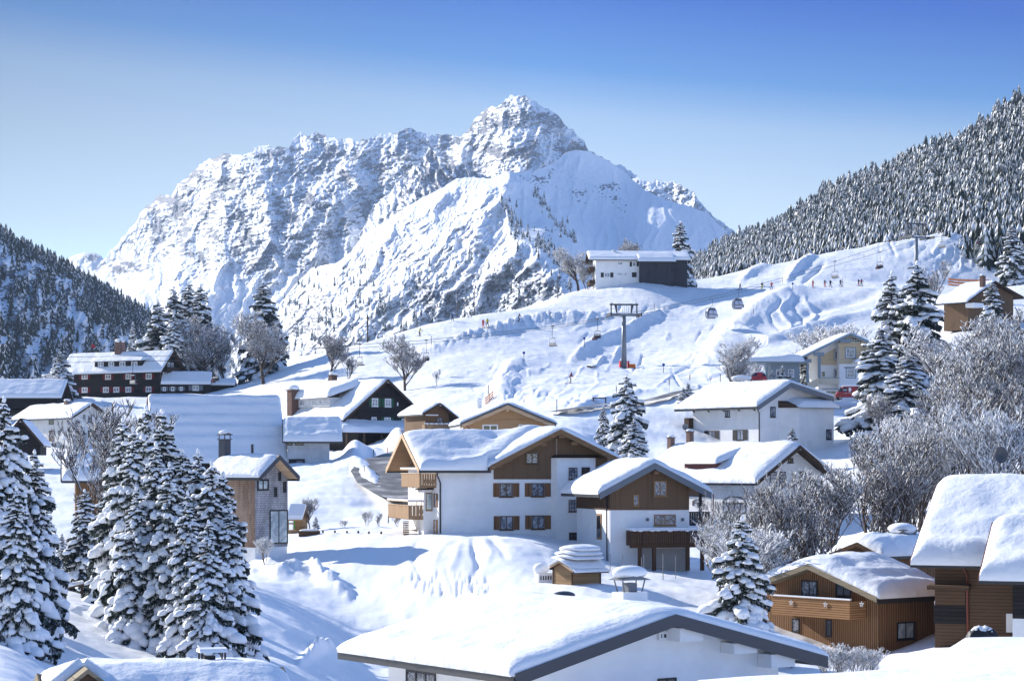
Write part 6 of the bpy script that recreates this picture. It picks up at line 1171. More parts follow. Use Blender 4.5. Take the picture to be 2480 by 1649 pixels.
for px, top, Y, wd, k, lab in ((322, 780, 505, .8, 1, 'small pointed spruce just behind the dark house roof'), (382, 726, 500, 1.2, 3, 'leftmost of the tall spruces behind the dark house'), (421, 694, 505, 1.1, 3, 'tall spruce second from left behind the dark house'),
                            (457, 682, 510, 1.1, 3, 'tallest spruce behind the dark house'), (486, 688, 505, 1.15, 3, 'rightmost tall spruce behind the dark house'), (420, 762, 492, 1.2, 0, 'lower snowy spruce standing in front of the tall ones behind the dark house'),
                            (638, 680, 500, 1.45, 3, 'large dark spruce standing alone behind the round bare tree'), (660, 740, 505, 1.3, 3, 'shorter dark spruce leaning against the lone large one'),
                            (147, 852, 475, 1.9, 0, 'rounded snowy spruce left of the dark house'), (1518, 906, 252, 1.2, 4, 'tall spruce in the middle, right of the wooden house'), (1461, 982, 257, 1.0, 0, 'slim smaller spruce left of the tall middle one'), (1535, 1015, 248, 1.5, 4, 'low spruce at the foot of the tall middle one'),
                            (2160, 658, 290, 1.15, 0, 'left of the two big spruces beside the yellow house'), (2222, 634, 284, 1.3, 3, 'taller of the two big spruces beside the yellow house'), (2135, 790, 281, 1.7, 2, 'lower spruce in front of the two big ones'), (2200, 850, 276, 2.0, 0, 'spruce to the right of the two big ones, among bare trees'),
                            (2450, 545, 560, 1.35, 3, 'dense spruce at the right edge above the upper house'), (2476, 590, 570, 1.2, 3, 'spruce beside the dense one at the right edge'), (1950, 830, 338, 1.5, 0, 'spruce between the carport and the yellow house'), (1648, 535, 578, 1.25, 3, 'narrow spruce behind the barn on the hill crest'),
                            (1797, 1252, 127, 1.25, 4, 'white young spruce in front of the lath house'), (1918, 1034, 262, 1.3, 0, 'tiny snowy spruce against the white house wall'), (2403, 680, 372, 1.4, 3, 'spruce in front of the ochre-brown house gable'),
                            (1895, 885, 322, 1.3, 0, 'small columnar spruce in front of the blue-grey wall'), (1870, 898, 321, 1.5, 0, 'small round spruce left of the columnar one at the carport'), (1832, 897, 320, 1.1, 3, 'small dark spruce under the carport edge'), (1915, 902, 322, 1.5, 0, 'small round spruce right of the columnar one at the carport'),
                            (1666, 926, 302, 1.5, 0, 'small snow-covered fir beside the upper road'), (1655, 938, 300, 1.8, 0, 'lowest little fir beside the upper road'), (198, 1065, 396, 1.2, 0, 'young fir in front of the white farmhouse gable'), (765, 1250, 208, 1.4, 0, 'small dark fir beside the playhouse')):
    put_conifer(px, top, Y, wd, k, lab)

# ---- wooded right hillside: the largest 300 as trees, the rest as one wood
FM = [forest_mesh(s) for s in range(5)] + [forest_mesh(s + 20, .2) for s in range(5)]; fme = []
for v, f, mi in FM:
    o = mesh_np('forest_tree', v, f, [NEEDLEF, SNOWP], midx=mi); fme.append(o.data); bpy.data.objects.remove(o)
PXm, PYm, Dm, _ = MR; cand = []; rf_ = np.random.RandomState(4)
XW = (PXm - CX) / F * Dm; ZW = (HY - PYm) / F * Dm; ny_, nx_ = PXm.shape
for k in range(26000):
    i, j = rf_.rand() ** .9 * (ny_ - 1.01), rf_.rand() * (nx_ - 1.01); i0, j0 = int(i), int(j)
    px = PXm[i0, j0]
    if px > 2560: continue
    x, y, z = XW[i0, j0] + rf_.uniform(-3, 3), Dm[i0, j0] + rf_.uniform(-3, 3), ZW[i0, j0]; h = rf_.uniform(9, 19) * (1.0 if rf_.rand() < .85 else .6)
    if px < 1720: h *= .8
    cand.append((x, y, z, h, rf_.rand() * 6.28, rf_.randint(5), h / y, px, PYm[i0, j0]))
def crest_py(px): return np.interp(px, *zip(*sorted(KL('c9', (1050,285),) + KL('d3', (0,700),(400,590)) + KL('d4', (0,430),(100,390),(400,325),(700,275),(1000,210),(1300,150),(1600,75),(1900,45),(2100,45),(2200,80),(2358,100)))))
vis = [c for c in cand if c[8] - c[6] * F < crest_py(c[7]) and c[7] < 2490]; vis.sort(key=lambda c: -c[6]); big = vis[:300]; bigid = set(id(c) for c in big)
for c in big:
    o = bpy.data.objects.new('forest_tree', fme[c[5]]); COL.objects.link(o); o.location = c[:3]; o.scale = (c[3] * 1.4, c[3] * 1.4, c[3]); o.rotation_euler = (0, 0, c[4])
    tag(o, 'snow-dusted spruce at the near edge of the wooded right hillside', 'spruce', 'spruces along the near edge of the right hillside wood')
def merged(name, cands, kind='stuff', wide=1.4):
    Vs, Fs, Ms = [], [], []; n0 = 0
    for c in cands:
        v, f, mi = FM[c[5]]; ca, sa = math.cos(c[4]), math.sin(c[4]); w_ = c[3] * wide
        Vs.append(np.stack([(v[:, 0] * ca - v[:, 1] * sa) * w_ + c[0], (v[:, 0] * sa + v[:, 1] * ca) * w_ + c[1], v[:, 2] * c[3] + c[2]], -1)); Fs.append(f + n0); Ms.append(mi); n0 += len(v)
    o = mesh_np(name, np.concatenate(Vs), np.concatenate(Fs), [NEEDLEF, SNOWP], midx=np.concatenate(Ms)); return tag(o, kind=kind)
tag(merged('forest', [c for c in cand if id(c) not in bigid]), 'snow-dusted spruce wood covering the right hillside', 'forest')
def scatter(surfdat, n, seed, accept, hr):
    PXq, PYq, Dq, _ = surfdat; rs = np.random.RandomState(seed); outc = []; ny, nx = PXq.shape
    for k in range(n):
        i, j = int(rs.rand() * (ny - 1)), int(rs.rand() * (nx - 1)); px, py, D = PXq[i, j], PYq[i, j], Dq[i, j]
        if rs.rand() < accept(px, py, i / ny): outc.append(((px - CX) / F * D, D, (HY - py) / F * D - 1.5, rs.uniform(*hr), rs.rand() * 6.28, rs.randint(5)))
    return outc
cl = scatter(ML, 26000, 5, lambda px, py, t: (px > -80) * (px < 480) * ((.9 if t < .05 else 0) + .55 * max(0, float(fbm(np.array(px / 38), np.array(py / 34), 3, 131)) + .05) + .45 * max(0, 1 - abs(py - (640 + .45 * px)) / 40) * (px > 200)), (7, 15))
cl = [c[:5] + (c[5] + 5,) for c in cl]; tag(merged('hillside_wood', cl, wide=1.3), 'dark spruces scattered over the shaded left hillside', 'forest')
def acc2(px, py, t):
    s_ = 0
    for pl, w_, o_ in ((SPUR_A, 13, 1), (SPUR_B, 10, 1)):
        d, sg, tt = pdist(np.array([px]), np.array([py]), pl)
        if tt[0] > .25: s_ = max(s_, float(np.exp(-((d[0] - w_ * .6) / w_) ** 2)) * (1 if sg[0] < 0 else .15))
    nn = float(fbm(np.array(px / 26), np.array(py / 22), 2, 9)); low = max(0, min(1, (py - 600) / 120)) * (px < 1380)
    return .75 * s_ + (.55 * low * max(0, nn - .08) * 2.2)
cm = scatter(M2, 15000, 6, acc2, (9, 19)); tag(merged('mountain_trees', cm, wide=1.1), 'small dark spruces along the ridges and lower flank of the front mountain', 'trees')

# ---- bare trees with snow on every twig
def bare(seed, levels=5, kids=4, spread=.6, up=.25, trunk=.22, n0=5, snowr=1.0, multi=1, thick=.030, tw=None):
    rng = random.Random(seed); seg = []
    def grow(p, d, ln, r, lv):
        n = 4 if lv < 2 else 3; pts = [p]; q = d.copy()
        for i in range(n):
            q = (q + Vector((rng.uniform(-1, 1), rng.uniform(-1, 1), rng.uniform(-.6, 1))) * .16 + Vector((0, 0, up * .25))).normalized(); pts.append(pts[-1] + q * ln / n)
        for i in range(n): seg.append((pts[i], pts[i + 1], r * (1 - .55 * i / n), r * (1 - .55 * (i + 1) / n), lv))
        if lv >= levels: return
        nc = (n0 if lv == 0 else kids) + (1 if lv < 2 else 0)
        for k in range(nc):
            t = rng.uniform(.30 if lv else .16, 1.0); i = min(int(t * n), n - 1); b = pts[i].lerp(pts[i + 1], t * n - i); a = rng.uniform(0, 6.283); side = Vector((math.cos(a), math.sin(a), 0)); dd = (pts[i + 1] - pts[i]).normalized()
            nd = (dd * (1 - spread * .6) + side * spread + Vector((0, 0, up))).normalized(); grow(b, nd, ln * rng.uniform(.45, .72) * (1.15 - .3 * t), max(r * (1 - .55 * t) * .55, .0022), lv + 1)
    for m_ in range(multi):
        a = rng.uniform(0, 6.283); grow(Vector((math.cos(a), math.sin(a), 0)) * (.03 if multi > 1 else 0), Vector((math.cos(a) * .22, math.sin(a) * .22, 1)).normalized() if multi > 1 else Vector((0, 0, 1)), trunk * 2 if multi > 1 else .62, thick * (.5 if multi > 1 else 1), 0)
    P0 = np.array([s[0] for s in seg]); P1 = np.array([s[1] for s in seg]); top = P1[:, 2].max(); P0 /= top; P1 /= top
    R0 = np.array([max(s[2], .0013) for s in seg]); R1 = np.array([max(s[3], .0010) for s in seg]); D = P1 - P0; Ln = np.linalg.norm(D, axis=1, keepdims=True); D = D / (Ln + 1e-9)
    A_ = np.where(np.abs(D[:, 2:3]) < .9, np.array([[0, 0, 1.0]]), np.array([[1.0, 0, 0]])); U = np.cross(D, A_); U /= np.linalg.norm(U, axis=1, keepdims=True); W_ = np.cross(U, D)
    def prisms(off, k0, k1):
        Vv = []
        for Pt, R in ((P0, k0), (P1, k1)):
            for a in (0.5, 2.6, 4.7): Vv.append(Pt + off + (U * math.cos(a) + W_ * math.sin(a)) * R[:, None])
        Vv = np.stack(Vv, 1); n = len(P0); b = (np.arange(n) * 6)[:, None]; Fq = np.concatenate([b + np.array([[i, (i + 1) % 3, 3 + (i + 1) % 3, 3 + i]]) for i in range(3)]); return Vv.reshape(-1, 3), Fq
    v1, f1 = prisms(0, R0, R1); hor = np.sqrt(1 - D[:, 2] ** 2); sr = (np.minimum(R0, .006) * .7 + .0028) * snowr * (hor ** .5) * np.array([rng.uniform(.6, 1.25) for _ in seg])
    offs = np.zeros_like(P0); offs[:, 2] = R0 * .8 + sr * .35; keep = hor > .28; v2, f2 = prisms(offs, sr, sr * .9); f2 = f2.reshape(3, -1, 4)[:, keep].reshape(-1, 4)
    def me(name, v, f, m_):
        o = mesh_np(name, v, f, m_); d = o.data; bpy.data.objects.remove(o); return d
    return me('trunk', v1, f1, tw or TWIG), me('snow', v2, f2, SNOWP)
BAR = [bare(1, 5, 4, .66, .24, n0=11, thick=.026, snowr=.72), bare(2, 5, 4, .6, .32, n0=10, thick=.024, snowr=.72), bare(3, 5, 3, .62, .34, n0=6, multi=3, thick=.034, snowr=.62), bare(4, 5, 3, .6, .36, n0=6, multi=2, thick=.03, snowr=.6), bare(5, 5, 4, .78, .2, n0=8, thick=.030, snowr=.95), bare(6, 4, 4, .6, .3, n0=5, multi=5, thick=.026, snowr=1.1)]
def put_bare(px, top, Y, kind, label, group=None, wide=1.0, name='bare_tree', cat='bare tree', sink=.1):
    g = gp(px, Y); h = (HY - top) / F * Y - g.z + sink
    return tree_copy(BAR[kind], name, (g.x, g.y, g.z - sink), h, trr.uniform(0, 6), label, cat, group, wide, ('trunk', 'snow'))
for px, top, Y, k, wd, lab in ((500, 758, 492, 0, 1.15, 'round bare tree with dense frosted crown, right of the dark house'), (545, 800, 496, 1, 1.1, 'smaller bare tree behind the low black wing'), (637, 752, 470, 0, 1.15, 'large bare tree in front of the lone dark spruce'),
                               (795, 806, 440, 1, 1.15, 'bare tree behind the farmhouse chimney'), (845, 850, 438, 2, 1.1, 'many-stemmed bare tree beside the farmhouse ridge'), (981, 808, 405, 0, 1.1, 'bare tree with spreading crown behind the black farmhouse'), (1056, 890, 402, 3, .6, 'thin bare sapling right of the spreading tree'),
                               (1103, 950, 380, 5, 1.0, 'frosted bush on the slope behind the small brown house'), (262, 965, 158, 1, 1.0, 'bare tree with long snowy boughs in front of the left spruces'), (300, 985, 172, 3, .9, 'tall leafless tree rising behind the spruce group'), (130, 905, 470, 5, 1.3, 'frosted bush beside the dark house corner'),
                               (751, 1203, 205, 1, .9, 'small bare fruit tree beside the playhouse'), (889, 1235, 204, 5, .9, 'snowy bush with dark twigs, left of the chalet balcony'), (917, 1240, 205, 2, .8, 'thin many-stemmed bush beside the snowy one'), (832, 1258, 207, 5, 1.3, 'low frosted hedge bush in the garden'), (962, 1238, 204, 2, 1.1, 'bare bush next to the chalet wood stack'),
                               (1401, 598, 572, 4, 1.15, 'white frosted tree left of the hill farmhouse'), (1422, 640, 566, 5, 1.2, 'frosted bush at the corner of the hill farmhouse'), (1513, 575, 585, 0, .9, 'bare tree rising behind the hill farmhouse roof'), (1545, 590, 590, 0, .9, 'paler bare tree right of the one behind the hill farmhouse'),
                               (1770, 812, 322, 4, .95, 'frosted white tree left of the carport'), (1795, 870, 322, 5, 1.2, 'frosted bush beside the carport post'), (1835, 860, 355, 5, .8, 'wispy bush on the slope behind the carport'), (2040, 780, 350, 5, 2.0, 'frosted scrub on the bank behind the yellow house'), (2250, 620, 440, 3, .8, 'thin bare tree beside the second lift pylon')):
    put_bare(px, top, Y, k, lab, wide=wd, name='bush' if 'bush' in lab or 'scrub' in lab else 'bare_tree', cat='bush' if 'bush' in lab or 'scrub' in lab else 'bare tree')
tk = random.Random(21)
def clump(n, pxr, yr, topf, kinds, label, group, wd=(.8, 1.2)):
    for i in range(n):
        px, Y = tk.uniform(*pxr), tk.uniform(*yr); put_bare(px, topf(px, Y) + tk.uniform(-18, 22), Y, tk.choice(kinds), label, group, tk.uniform(*wd))
clump(7, (2335, 2500), (225, 262), lambda px, Y: 790 - (px - 2270) * .25, (4, 4, 0), 'big bare tree with thick snowy boughs in the upper right thicket', 'big bare trees of the upper right thicket', (.7, .95))
clump(7, (2270, 2500), (200, 250), lambda px, Y: 900, (2, 3), 'slender leafless tree in the middle of the right thicket', 'slender trees of the right thicket', (.8, 1.1))
clump(10, (2070, 2480), (175, 212), lambda px, Y: np.interp(px, [2000, 2150, 2300, 2480], [1050, 1020, 980, 960]), (2, 3, 5), 'dense many-stemmed alder in the right thicket', 'alders of the right thicket', (.8, 1.05))
clump(8, (1740, 2080), (152, 178), lambda px, Y: np.interp(px, [1740, 1900, 2080], [1215, 1140, 1110]), (2, 3, 1), 'low leafless tree below the white inn', 'low trees below the white inn', (.8, 1.1))
clump(5, (2140, 2330), (262, 280), lambda px, Y: 960, (2, 3), 'leafless shrub around the foot of the two big spruces', 'shrubs at the foot of the big spruces', (1, 1.4))
for px, top, Y in ((1748, 1250, 158), (1850, 1265, 150)): put_bare(px, top, Y, 5, 'frosted bush beside the white young spruce', 'frosted bushes beside the young spruce', 1.4, 'bush', 'bush')
for px in (2010, 2050, 2095): put_bare(px, 1560 + tk.uniform(-8, 12), 118, 5, 'brown garden bush between the front house and the lath house', 'garden bushes at the lath house wall', 1.2, 'bush', 'bush')
put_bare(*K('c2', 2140, 0)[:1], K('c2', 0, 1330)[1], 178, 5, 'thin dark bush against the plinth of the tower house', None, 1.0, 'bush', 'bush')
# ------------------------------------------------------------------ helpers for small things
def solveY(px, py, y0, y1):
    """distance at which the ground shows at this picture point (first from near)"""
    Y = y0; prev = None
    while Y <= y1:
        g = HY - ground((px - CX) / F * Y, Y) / Y * F
        if g <= py: return Y
        Y += .5
    return min(y1, Y)
def on(px, py, y0, y1):
    Y = solveY(px, py, y0, y1); return gp(px, Y), Y
def font(txt, size, m_, name, parent=None, loc=(0, 0, 0), rot=(math.pi / 2, 0, 0)):
    c = bpy.data.curves.new(name, 'FONT'); c.body = txt; c.size = size; c.extrude = .004; c.align_x = 'CENTER'; c.materials.append(m_)
    o = bpy.data.objects.new(name, c); COL.objects.link(o); o.location = loc; o.rotation_euler = rot; o.parent = parent; return o

# ---- people: one skinned body each
def person_mesh(name, J, cols):
    """J: joints dict -> (pos, radius); bones fixed; cols: (jacket, trousers, head, boots)"""
    bones = [('pelvis','waist'),('waist','chest'),('chest','neck'),('neck','head'),('head','crown'),('chest','shL'),('shL','elL'),('elL','haL'),('chest','shR'),('shR','elR'),('elR','haR'),('pelvis','hiL'),('hiL','knL'),('knL','anL'),('anL','toL'),('pelvis','hiR'),('hiR','knR'),('knR','anR'),('anR','toR')]
    R = dict(pelvis=.15, waist=.14, chest=.17, neck=.065, head=.11, crown=.09, shL=.09, shR=.09, elL=.065, elR=.065, haL=.05, haR=.05, hiL=.11, hiR=.11, knL=.08, knR=.08, anL=.065, anR=.065, toL=.05, toR=.05)
    names = list(R); bm = bmesh.new(); sk = bm.verts.layers.skin.verify(); vs = {}
    for n in names:
        v = bm.verts.new(J[n]); v[sk].radius = (R[n], R[n]); v[sk].use_root = (n == 'pelvis'); vs[n] = v
    for a, b in bones: bm.edges.new((vs[a], vs[b]))
    me = bpy.data.meshes.new('tmp'); bm.to_mesh(me); bm.free(); o = bpy.data.objects.new('tmp', me); COL.objects.link(o)
    m1 = o.modifiers.new('s', 'SKIN'); m1.use_smooth_shade = True; m2 = o.modifiers.new('u', 'SUBSURF'); m2.levels = 1; m2.render_levels = 1
    dg = bpy.context.evaluated_depsgraph_get(); ev = o.evaluated_get(dg); r = bpy.data.meshes.new_from_object(ev); bpy.data.objects.remove(o)
    r.name = name; r.materials.clear()
    for c in cols: r.materials.append(c)
    P_ = {n: Vector(J[n]) for n in names}; leg = [('pelvis','hiL'),('hiL','knL'),('knL','anL'),('pelvis','hiR'),('hiR','knR'),('knR','anR')]
    def dseg(p, a, b): ab = P_[b] - P_[a]; t = max(0, min(1, (p - P_[a]).dot(ab) / ab.length_squared)); return (p - P_[a] - ab * t).length
    for f in r.polygons:
        c = f.center; best = min(((dseg(c, a, b) - (R[a] + R[b]) / 2, (a, b)) for a, b in bones)); a, b = best[1]
        f.material_index = 2 if b in ('head', 'crown') else (3 if b in ('toL', 'toR') else (1 if (a, b) in leg else 0))
    return r
def jac(n, c): return mat(n, c, .7, .2)
SKINM = jac('skin', (.5, .32, .24)); BOOT = jac('ski_boot', (.02, .02, .025)); CDARK = jac('dark_jacket', (.012, .014, .022)); CBLUE = jac('blue_jacket', (.03, .07, .2)); CRED = jac('red_jacket', (.55, .03, .03)); CYEL = jac('yellow_jacket', (.6, .5, .04)); CGRN = jac('green_jacket', (.12, .35, .12)); CGREY = jac('grey_jacket', (.10, .11, .13)); CWINE = jac('wine_jacket', (.25, .03, .06)); HELM = jac('helmet', (.03, .03, .035))
def J_stand(kn=.0, lean=0.0, arm=.2, st=.12):
    return dict(pelvis=(0, 0, .95), waist=(0, -lean * .4, 1.12), chest=(0, -lean, 1.35), neck=(0, -lean * 1.1, 1.50), head=(0, -lean * 1.2, 1.62), crown=(0, -lean * 1.2, 1.72), shL=(-.2, -lean, 1.40), elL=(-.27 - arm * .3, -lean - arm * .4, 1.14), haL=(-.25 - arm, -lean - arm * 1.3, .98), shR=(.2, -lean, 1.40), elR=(.27 + arm * .3, -lean - arm * .4, 1.14), haR=(.25 + arm, -lean - arm * 1.3, .98),
                hiL=(-.1, 0, .88), knL=(-.1 - st * .5, -kn, .48), anL=(-.1 - st, 0, .08), toL=(-.1 - st, -.17, .05), hiR=(.1, 0, .88), knR=(.1 + st * .5, -kn, .48), anR=(.1 + st, 0, .08), toR=(.1 + st, -.17, .05))
JW = J_stand(.02, .05, .1); JW.update(knL=(-.1, -.3, .5), anL=(-.1, -.35, .1), toL=(-.1, -.5, .08), knR=(.1, .12, .48), anR=(.1, .38, .10), toR=(.1, .24, .05))
JS = dict(pelvis=(0, 0, .1), waist=(0, .02, .28), chest=(0, .03, .52), neck=(0, .02, .68), head=(0, .0, .80), crown=(0, 0, .9), shL=(-.2, .03, .56), elL=(-.26, -.1, .34), haL=(-.18, -.32, .3), shR=(.2, .03, .56), elR=(.26, -.1, .34), haR=(.18, -.32, .3), hiL=(-.1, -.05, .08), knL=(-.11, -.45, .08), anL=(-.11, -.5, -.36), toL=(-.11, -.66, -.4), hiR=(.1, -.05, .08), knR=(.11, -.45, .08), anR=(.11, -.5, -.36), toR=(.11, -.66, -.4))
JL = dict(pelvis=(0, 0, .15), waist=(-.18, 0, .2), chest=(-.4, 0, .26), neck=(-.55, 0, .28), head=(-.67, 0, .3), crown=(-.77, 0, .3), shL=(-.42, -.2, .26), elL=(-.6, -.35, .15), haL=(-.8, -.38, .08), shR=(-.42, .2, .26), elR=(-.3, .4, .15), haR=(-.1, .45, .08), hiL=(.05, -.1, .13), knL=(.45, -.15, .3), anL=(.85, -.2, .1), toL=(.9, -.2, .25), hiR=(.05, .1, .13), knR=(.5, .15, .15), anR=(.9, .2, .1), toR=(.95, .2, .25))
def person(pose, jacket, trousers, loc, rz, label, group='skiers and walkers on the slope', skis=True, head=None, s=1.0):
    key = ('pm', pose, jacket.name, trousers.name)
    if key not in MATS: MATS[key] = person_mesh('person', {'stand': J_stand(), 'ski': J_stand(.22, .22, .3, .08), 'walk': JW, 'sit': JS, 'lie': JL}[pose], (jacket, trousers, head or HELM, BOOT))
    o = bpy.data.objects.new('person', MATS[key]); COL.objects.link(o); o.location = loc; o.rotation_euler = (0, 0, rz); o.scale = (s, s, s); tag(o, label, 'person', group)
    if skis and pose in ('stand', 'ski', 'walk'):
        for sx in (-.2, .2):
            k = MB().box(sx - .045, sx + .045, -.95, .75, -.01, .02); k.add([(sx - .045, -.95, -.01), (sx + .045, -.95, -.01), (sx, -1.1, .12)], [(0, 1, 2), (2, 1, 0)]); k.build('ski', CDARK, o)
            k = MB(); k.tube([(sx * 2.6, -.35, 1.0), (sx * 2.9, .1, .0)], .014, 4); k.build('ski_pole', CDARK, o)
    return o
for c, x, y, pose, j, t, y0, rz, lab, sk in (
    ('c9', 683, 356, 'stand', CBLUE, CDARK, 450, 0, 'person in dark blue standing on the piste crest beside the thin mast', False), ('c9', 798, 332, 'walk', CDARK, CDARK, 480, 1.2, 'dark-clad skier moving past the mast on the crest', True),
    ('c9', 888, 402, 'stand', CRED, CRED, 440, .4, 'skier all in red next to the one in yellow', True), ('c9', 917, 395, 'stand', CYEL, CDARK, 440, .2, 'skier in a yellow jacket next to the one in red', True), ('c9', 1125, 363, 'ski', CGREY, CDARK, 440, 1.0, 'crouching skier in grey above the lit piste', True),
    ('c9', 458, 456, 'ski', CYEL, CDARK, 420, .8, 'skier in yellow-green low on the left of the piste', True), ('c9', 213, 542, 'ski', CGRN, CGREY, 400, 1.3, 'skier in green farthest left, near the bare trees', True), ('c9', 1470, 772, 'ski', CWINE, CDARK, 330, 1.2, 'skier in a red jacket with backpack alone on the lower slope', True),
    ('c10', 514, 544, 'walk', CDARK, CDARK, 420, 1.4, 'striding skier in black above the upper gondola cabin', True), ('c10', 658, 541, 'stand', CDARK, CYEL, 440, .3, 'skier in dark jacket and yellow trousers', True), ('c10', 720, 540, 'stand', CRED, CBLUE, 440, 0, 'small skier in red and blue', True),
    ('c10', 988, 527, 'stand', CRED, CRED, 460, .5, 'skier in red at the left end of the waiting group', True), ('c10', 1066, 524, 'stand', CGREY, CRED, 460, .2, 'skier in grey with red trousers beside the hanging chair', True), ('c10', 1102, 526, 'stand', CDARK, CDARK, 460, 0, 'short dark skier directly under the hanging chair', True),
    ('c10', 1168, 522, 'stand', CGREY, CDARK, 460, 0, 'dark skier beside the piste board', True), ('c10', 1285, 518, 'stand', CDARK, CWINE, 460, .4, 'left skier of the pair at the right end of the group', True), ('c10', 1304, 517, 'stand', CWINE, CDARK, 460, .1, 'taller right skier of the pair at the right end of the group', True)):
    px, py = K(c, x, y); g, Y = on(px, py, y0, 640); person(pose, j, t, g, rz + math.pi * .1, lab, skis=sk, s=1.12)
g, Y = on(*K('c9', 1613, 668), 330, 500); person('lie', CDARK, CGREY, g, .2, 'dark-clad person lying on the snow left of the first lift pylon', s=1.2)
pk, Yp = on(*K('c9', 1470, 772), 330, 500); tag(MB().box(pk.x + .10, pk.x + .42, pk.y - .15, pk.y + .2, pk.z + 1.15, pk.z + 1.65).build('backpack', CGREY), 'grey backpack worn by the lone skier on the lower slope', 'backpack')

# ---- lift: pylons, ropes, chairs, cabins
STEEL = mat('galvanised_steel', (.16, .18, .21), .45, .5); DSTEEL = mat('dark_steel', (.03, .036, .05), .5, .5)
def pylon(px, pyb, pyt, Y, armw, yaw, lab, topbar):
    g = gp(px, Y); zt = (HY - pyt) / F * Y - g.z; r = empty('lift_pylon', g, yaw, lab, 'lift pylon', 'lift pylons')
    MB().tube([(0, 0, -1), (0, 0, zt * .5), (0, 0, zt)], .62, 16, .38).build('mast', STEEL, r, True)
    MB().box(-armw, armw, -.22, .22, zt - .1, zt + .45).build('crossarm', STEEL, r)
    for sx in (-1, 1):
        w_ = MB(); w_.box(sx * armw - .12, sx * armw + .12, -2.8, 2.8, zt - .25, zt + .05)
        for k in range(8): y = -2.5 + k * .72; w_.tube([(sx * armw - .16, y, zt + .12), (sx * armw + .16, y, zt + .12)], .32, 10)
        w_.build('sheave_assembly', DSTEEL, r)
    t = MB(); t.box(-armw * .95, armw * .95, -.15, .15, zt + topbar, zt + topbar + .32)
    for sx in (-1, 1):
        t.prism([(sx * armw * .55 - .25, -.12, zt + topbar), (sx * armw * .55 + .25, -.12, zt + topbar), (sx * armw * .48 + .1, -.12, zt + .452), (sx * armw * .48 - .1, -.12, zt + .452)], (0, .24, 0)); t.box(sx * armw * .85 - .12, sx * armw * .85 + .12, -.12, .12, zt + .452, zt + topbar - .002); t.box(sx * armw * .8 - .08, sx * armw * .8 + .08, -.08, .08, zt + topbar + .322, zt + topbar + .6)
    t.build('top_frame', DSTEEL, r); t = MB()
    for k in range(7): x = -armw * .42 + k * armw * .14; t.box(x - .025, x + .025, -.4, -.35, zt + .454, zt + topbar - .01)
    t.build('maintenance_rail', STEEL, r); MB().ball((0, 0, zt + .5), 1, 10, 6, (armw * .6, .28, .16)).build('snow', SNOWP, r, True); return r
p1, Y1 = on(*K('d3', 790, 1530), 380, 520); zt1 = K('d3', 0, 905)[1]
pyl = pylon(K('d3', 790, 0)[0], 0, zt1, Y1, 3.1, .12, 'grey lift pylon standing on the lit piste with red mats at its foot', 2.1)
for sx, m_ in ((-.85, CRED), (.85, CRED)): MB().box(sx - .12, sx + .12, -.7, .5, .0, 1.5).build('crash_mat', m_, pyl)
MB().box(.9, 2.2, -.9, .2, .0, .9).build('orange_mat', mat('orange_mat', (.75, .18, .03), .7), pyl)
Y2 = 548; pylon(K('c10', 1660, 0)[0], 0, K('c10', 0, 205)[1], Y2, 3.4, .5, 'lift pylon rising behind the two big spruces', 3.4)
ROPE = mat('steel_rope', (.05, .055, .065), .5, .4)
def rope_pt(tbl, px):
    return P(px, np.interp(px, [t[0] for t in tbl], [t[1] for t in tbl]), np.interp(px, [0, 430, 1511, 2216, 2520], [362, 385, Y1, Y2, 585]))
RA = [(-120, 868), (0, 866), (440, 862), (706, 851), (869, 834), (1030, 824), (1180, 808), (1337, 790), (1448, 772), (1498, 763), (1530, 757), (1600, 745), (1750, 713), (1913, 668), (2096, 609), (2200, 574), (2232, 568), (2372, 552), (2520, 535)]
RB = [(-120, 883), (0, 881), (430, 873), (706, 862), (869, 843), (1030, 831), (1180, 814), (1337, 795), (1448, 777), (1490, 769), (1540, 763), (1600, 751), (1750, 719), (1846, 694), (2122, 614), (2196, 588), (2240, 578), (2372, 560), (2520, 545)]
for tb, lab in ((RA, 'upper steel haul rope of the lift crossing the whole slope'), (RB, 'lower steel haul rope of the lift crossing the whole slope')):
    pts = [rope_pt(tb, x) for x in np.linspace(-120, 2520, 70)]; tag(MB().tube(pts, .042, 5, cap=False).build('haul_rope', ROPE), lab, 'lift rope', 'haul ropes of the lift')
SEATR = mat('red_seat', (.35, .03, .035), .6, .3); SEATG = mat('grey_seat_back', (.22, .22, .23), .6, .3)
chd = (rope_pt(RA, 1448) - rope_pt(RA, 869)); CHY = math.atan2(chd.y, chd.x) - math.pi / 2
def chair_meshes():
    h = MB(); h.tube([(0, 0, .1), (0, 0, -.3), (.06, 0, -1.4), (.1, 0, -2.1), (0, 0, -2.45)], .05, 6); h.box(-.35, .25, -.18, .18, -.12, .12)
    f = MB(); f.box(-.85, .85, -.12, .12, -2.5, -2.36)
    for sx in (-1, 1): f.tube([(sx * .8, 0, -2.45), (sx * 1.12, 0, -2.9), (sx * 1.15, 0, -3.5), (sx * 1.08, -.1, -3.95)], .035, 5)
    f.tube([(-1.13, -.35, -3.35), (1.13, -.35, -3.35)], .025, 5)
    s = MB().box(-1.1, 1.1, -.5, .05, -3.98, -3.86); b = MB().box(-1.1, 1.1, .06, .14, -3.85, -3.3); sb = MB().box(-1.05, 1.05, -.5, .04, -3.855, -3.80)
    return [(n, x.build(n, m_)) for n, x, m_ in (('hanger', h, DSTEEL), ('frame', f, STEEL), ('seat', s, DSTEEL), ('backrest', b, SEATG), ('seat_cushion', sb, SEATR))]
chm = chair_meshes(); chdat = [(n, o.data) for n, o in chm]
for n, o in chm: bpy.data.objects.remove(o)
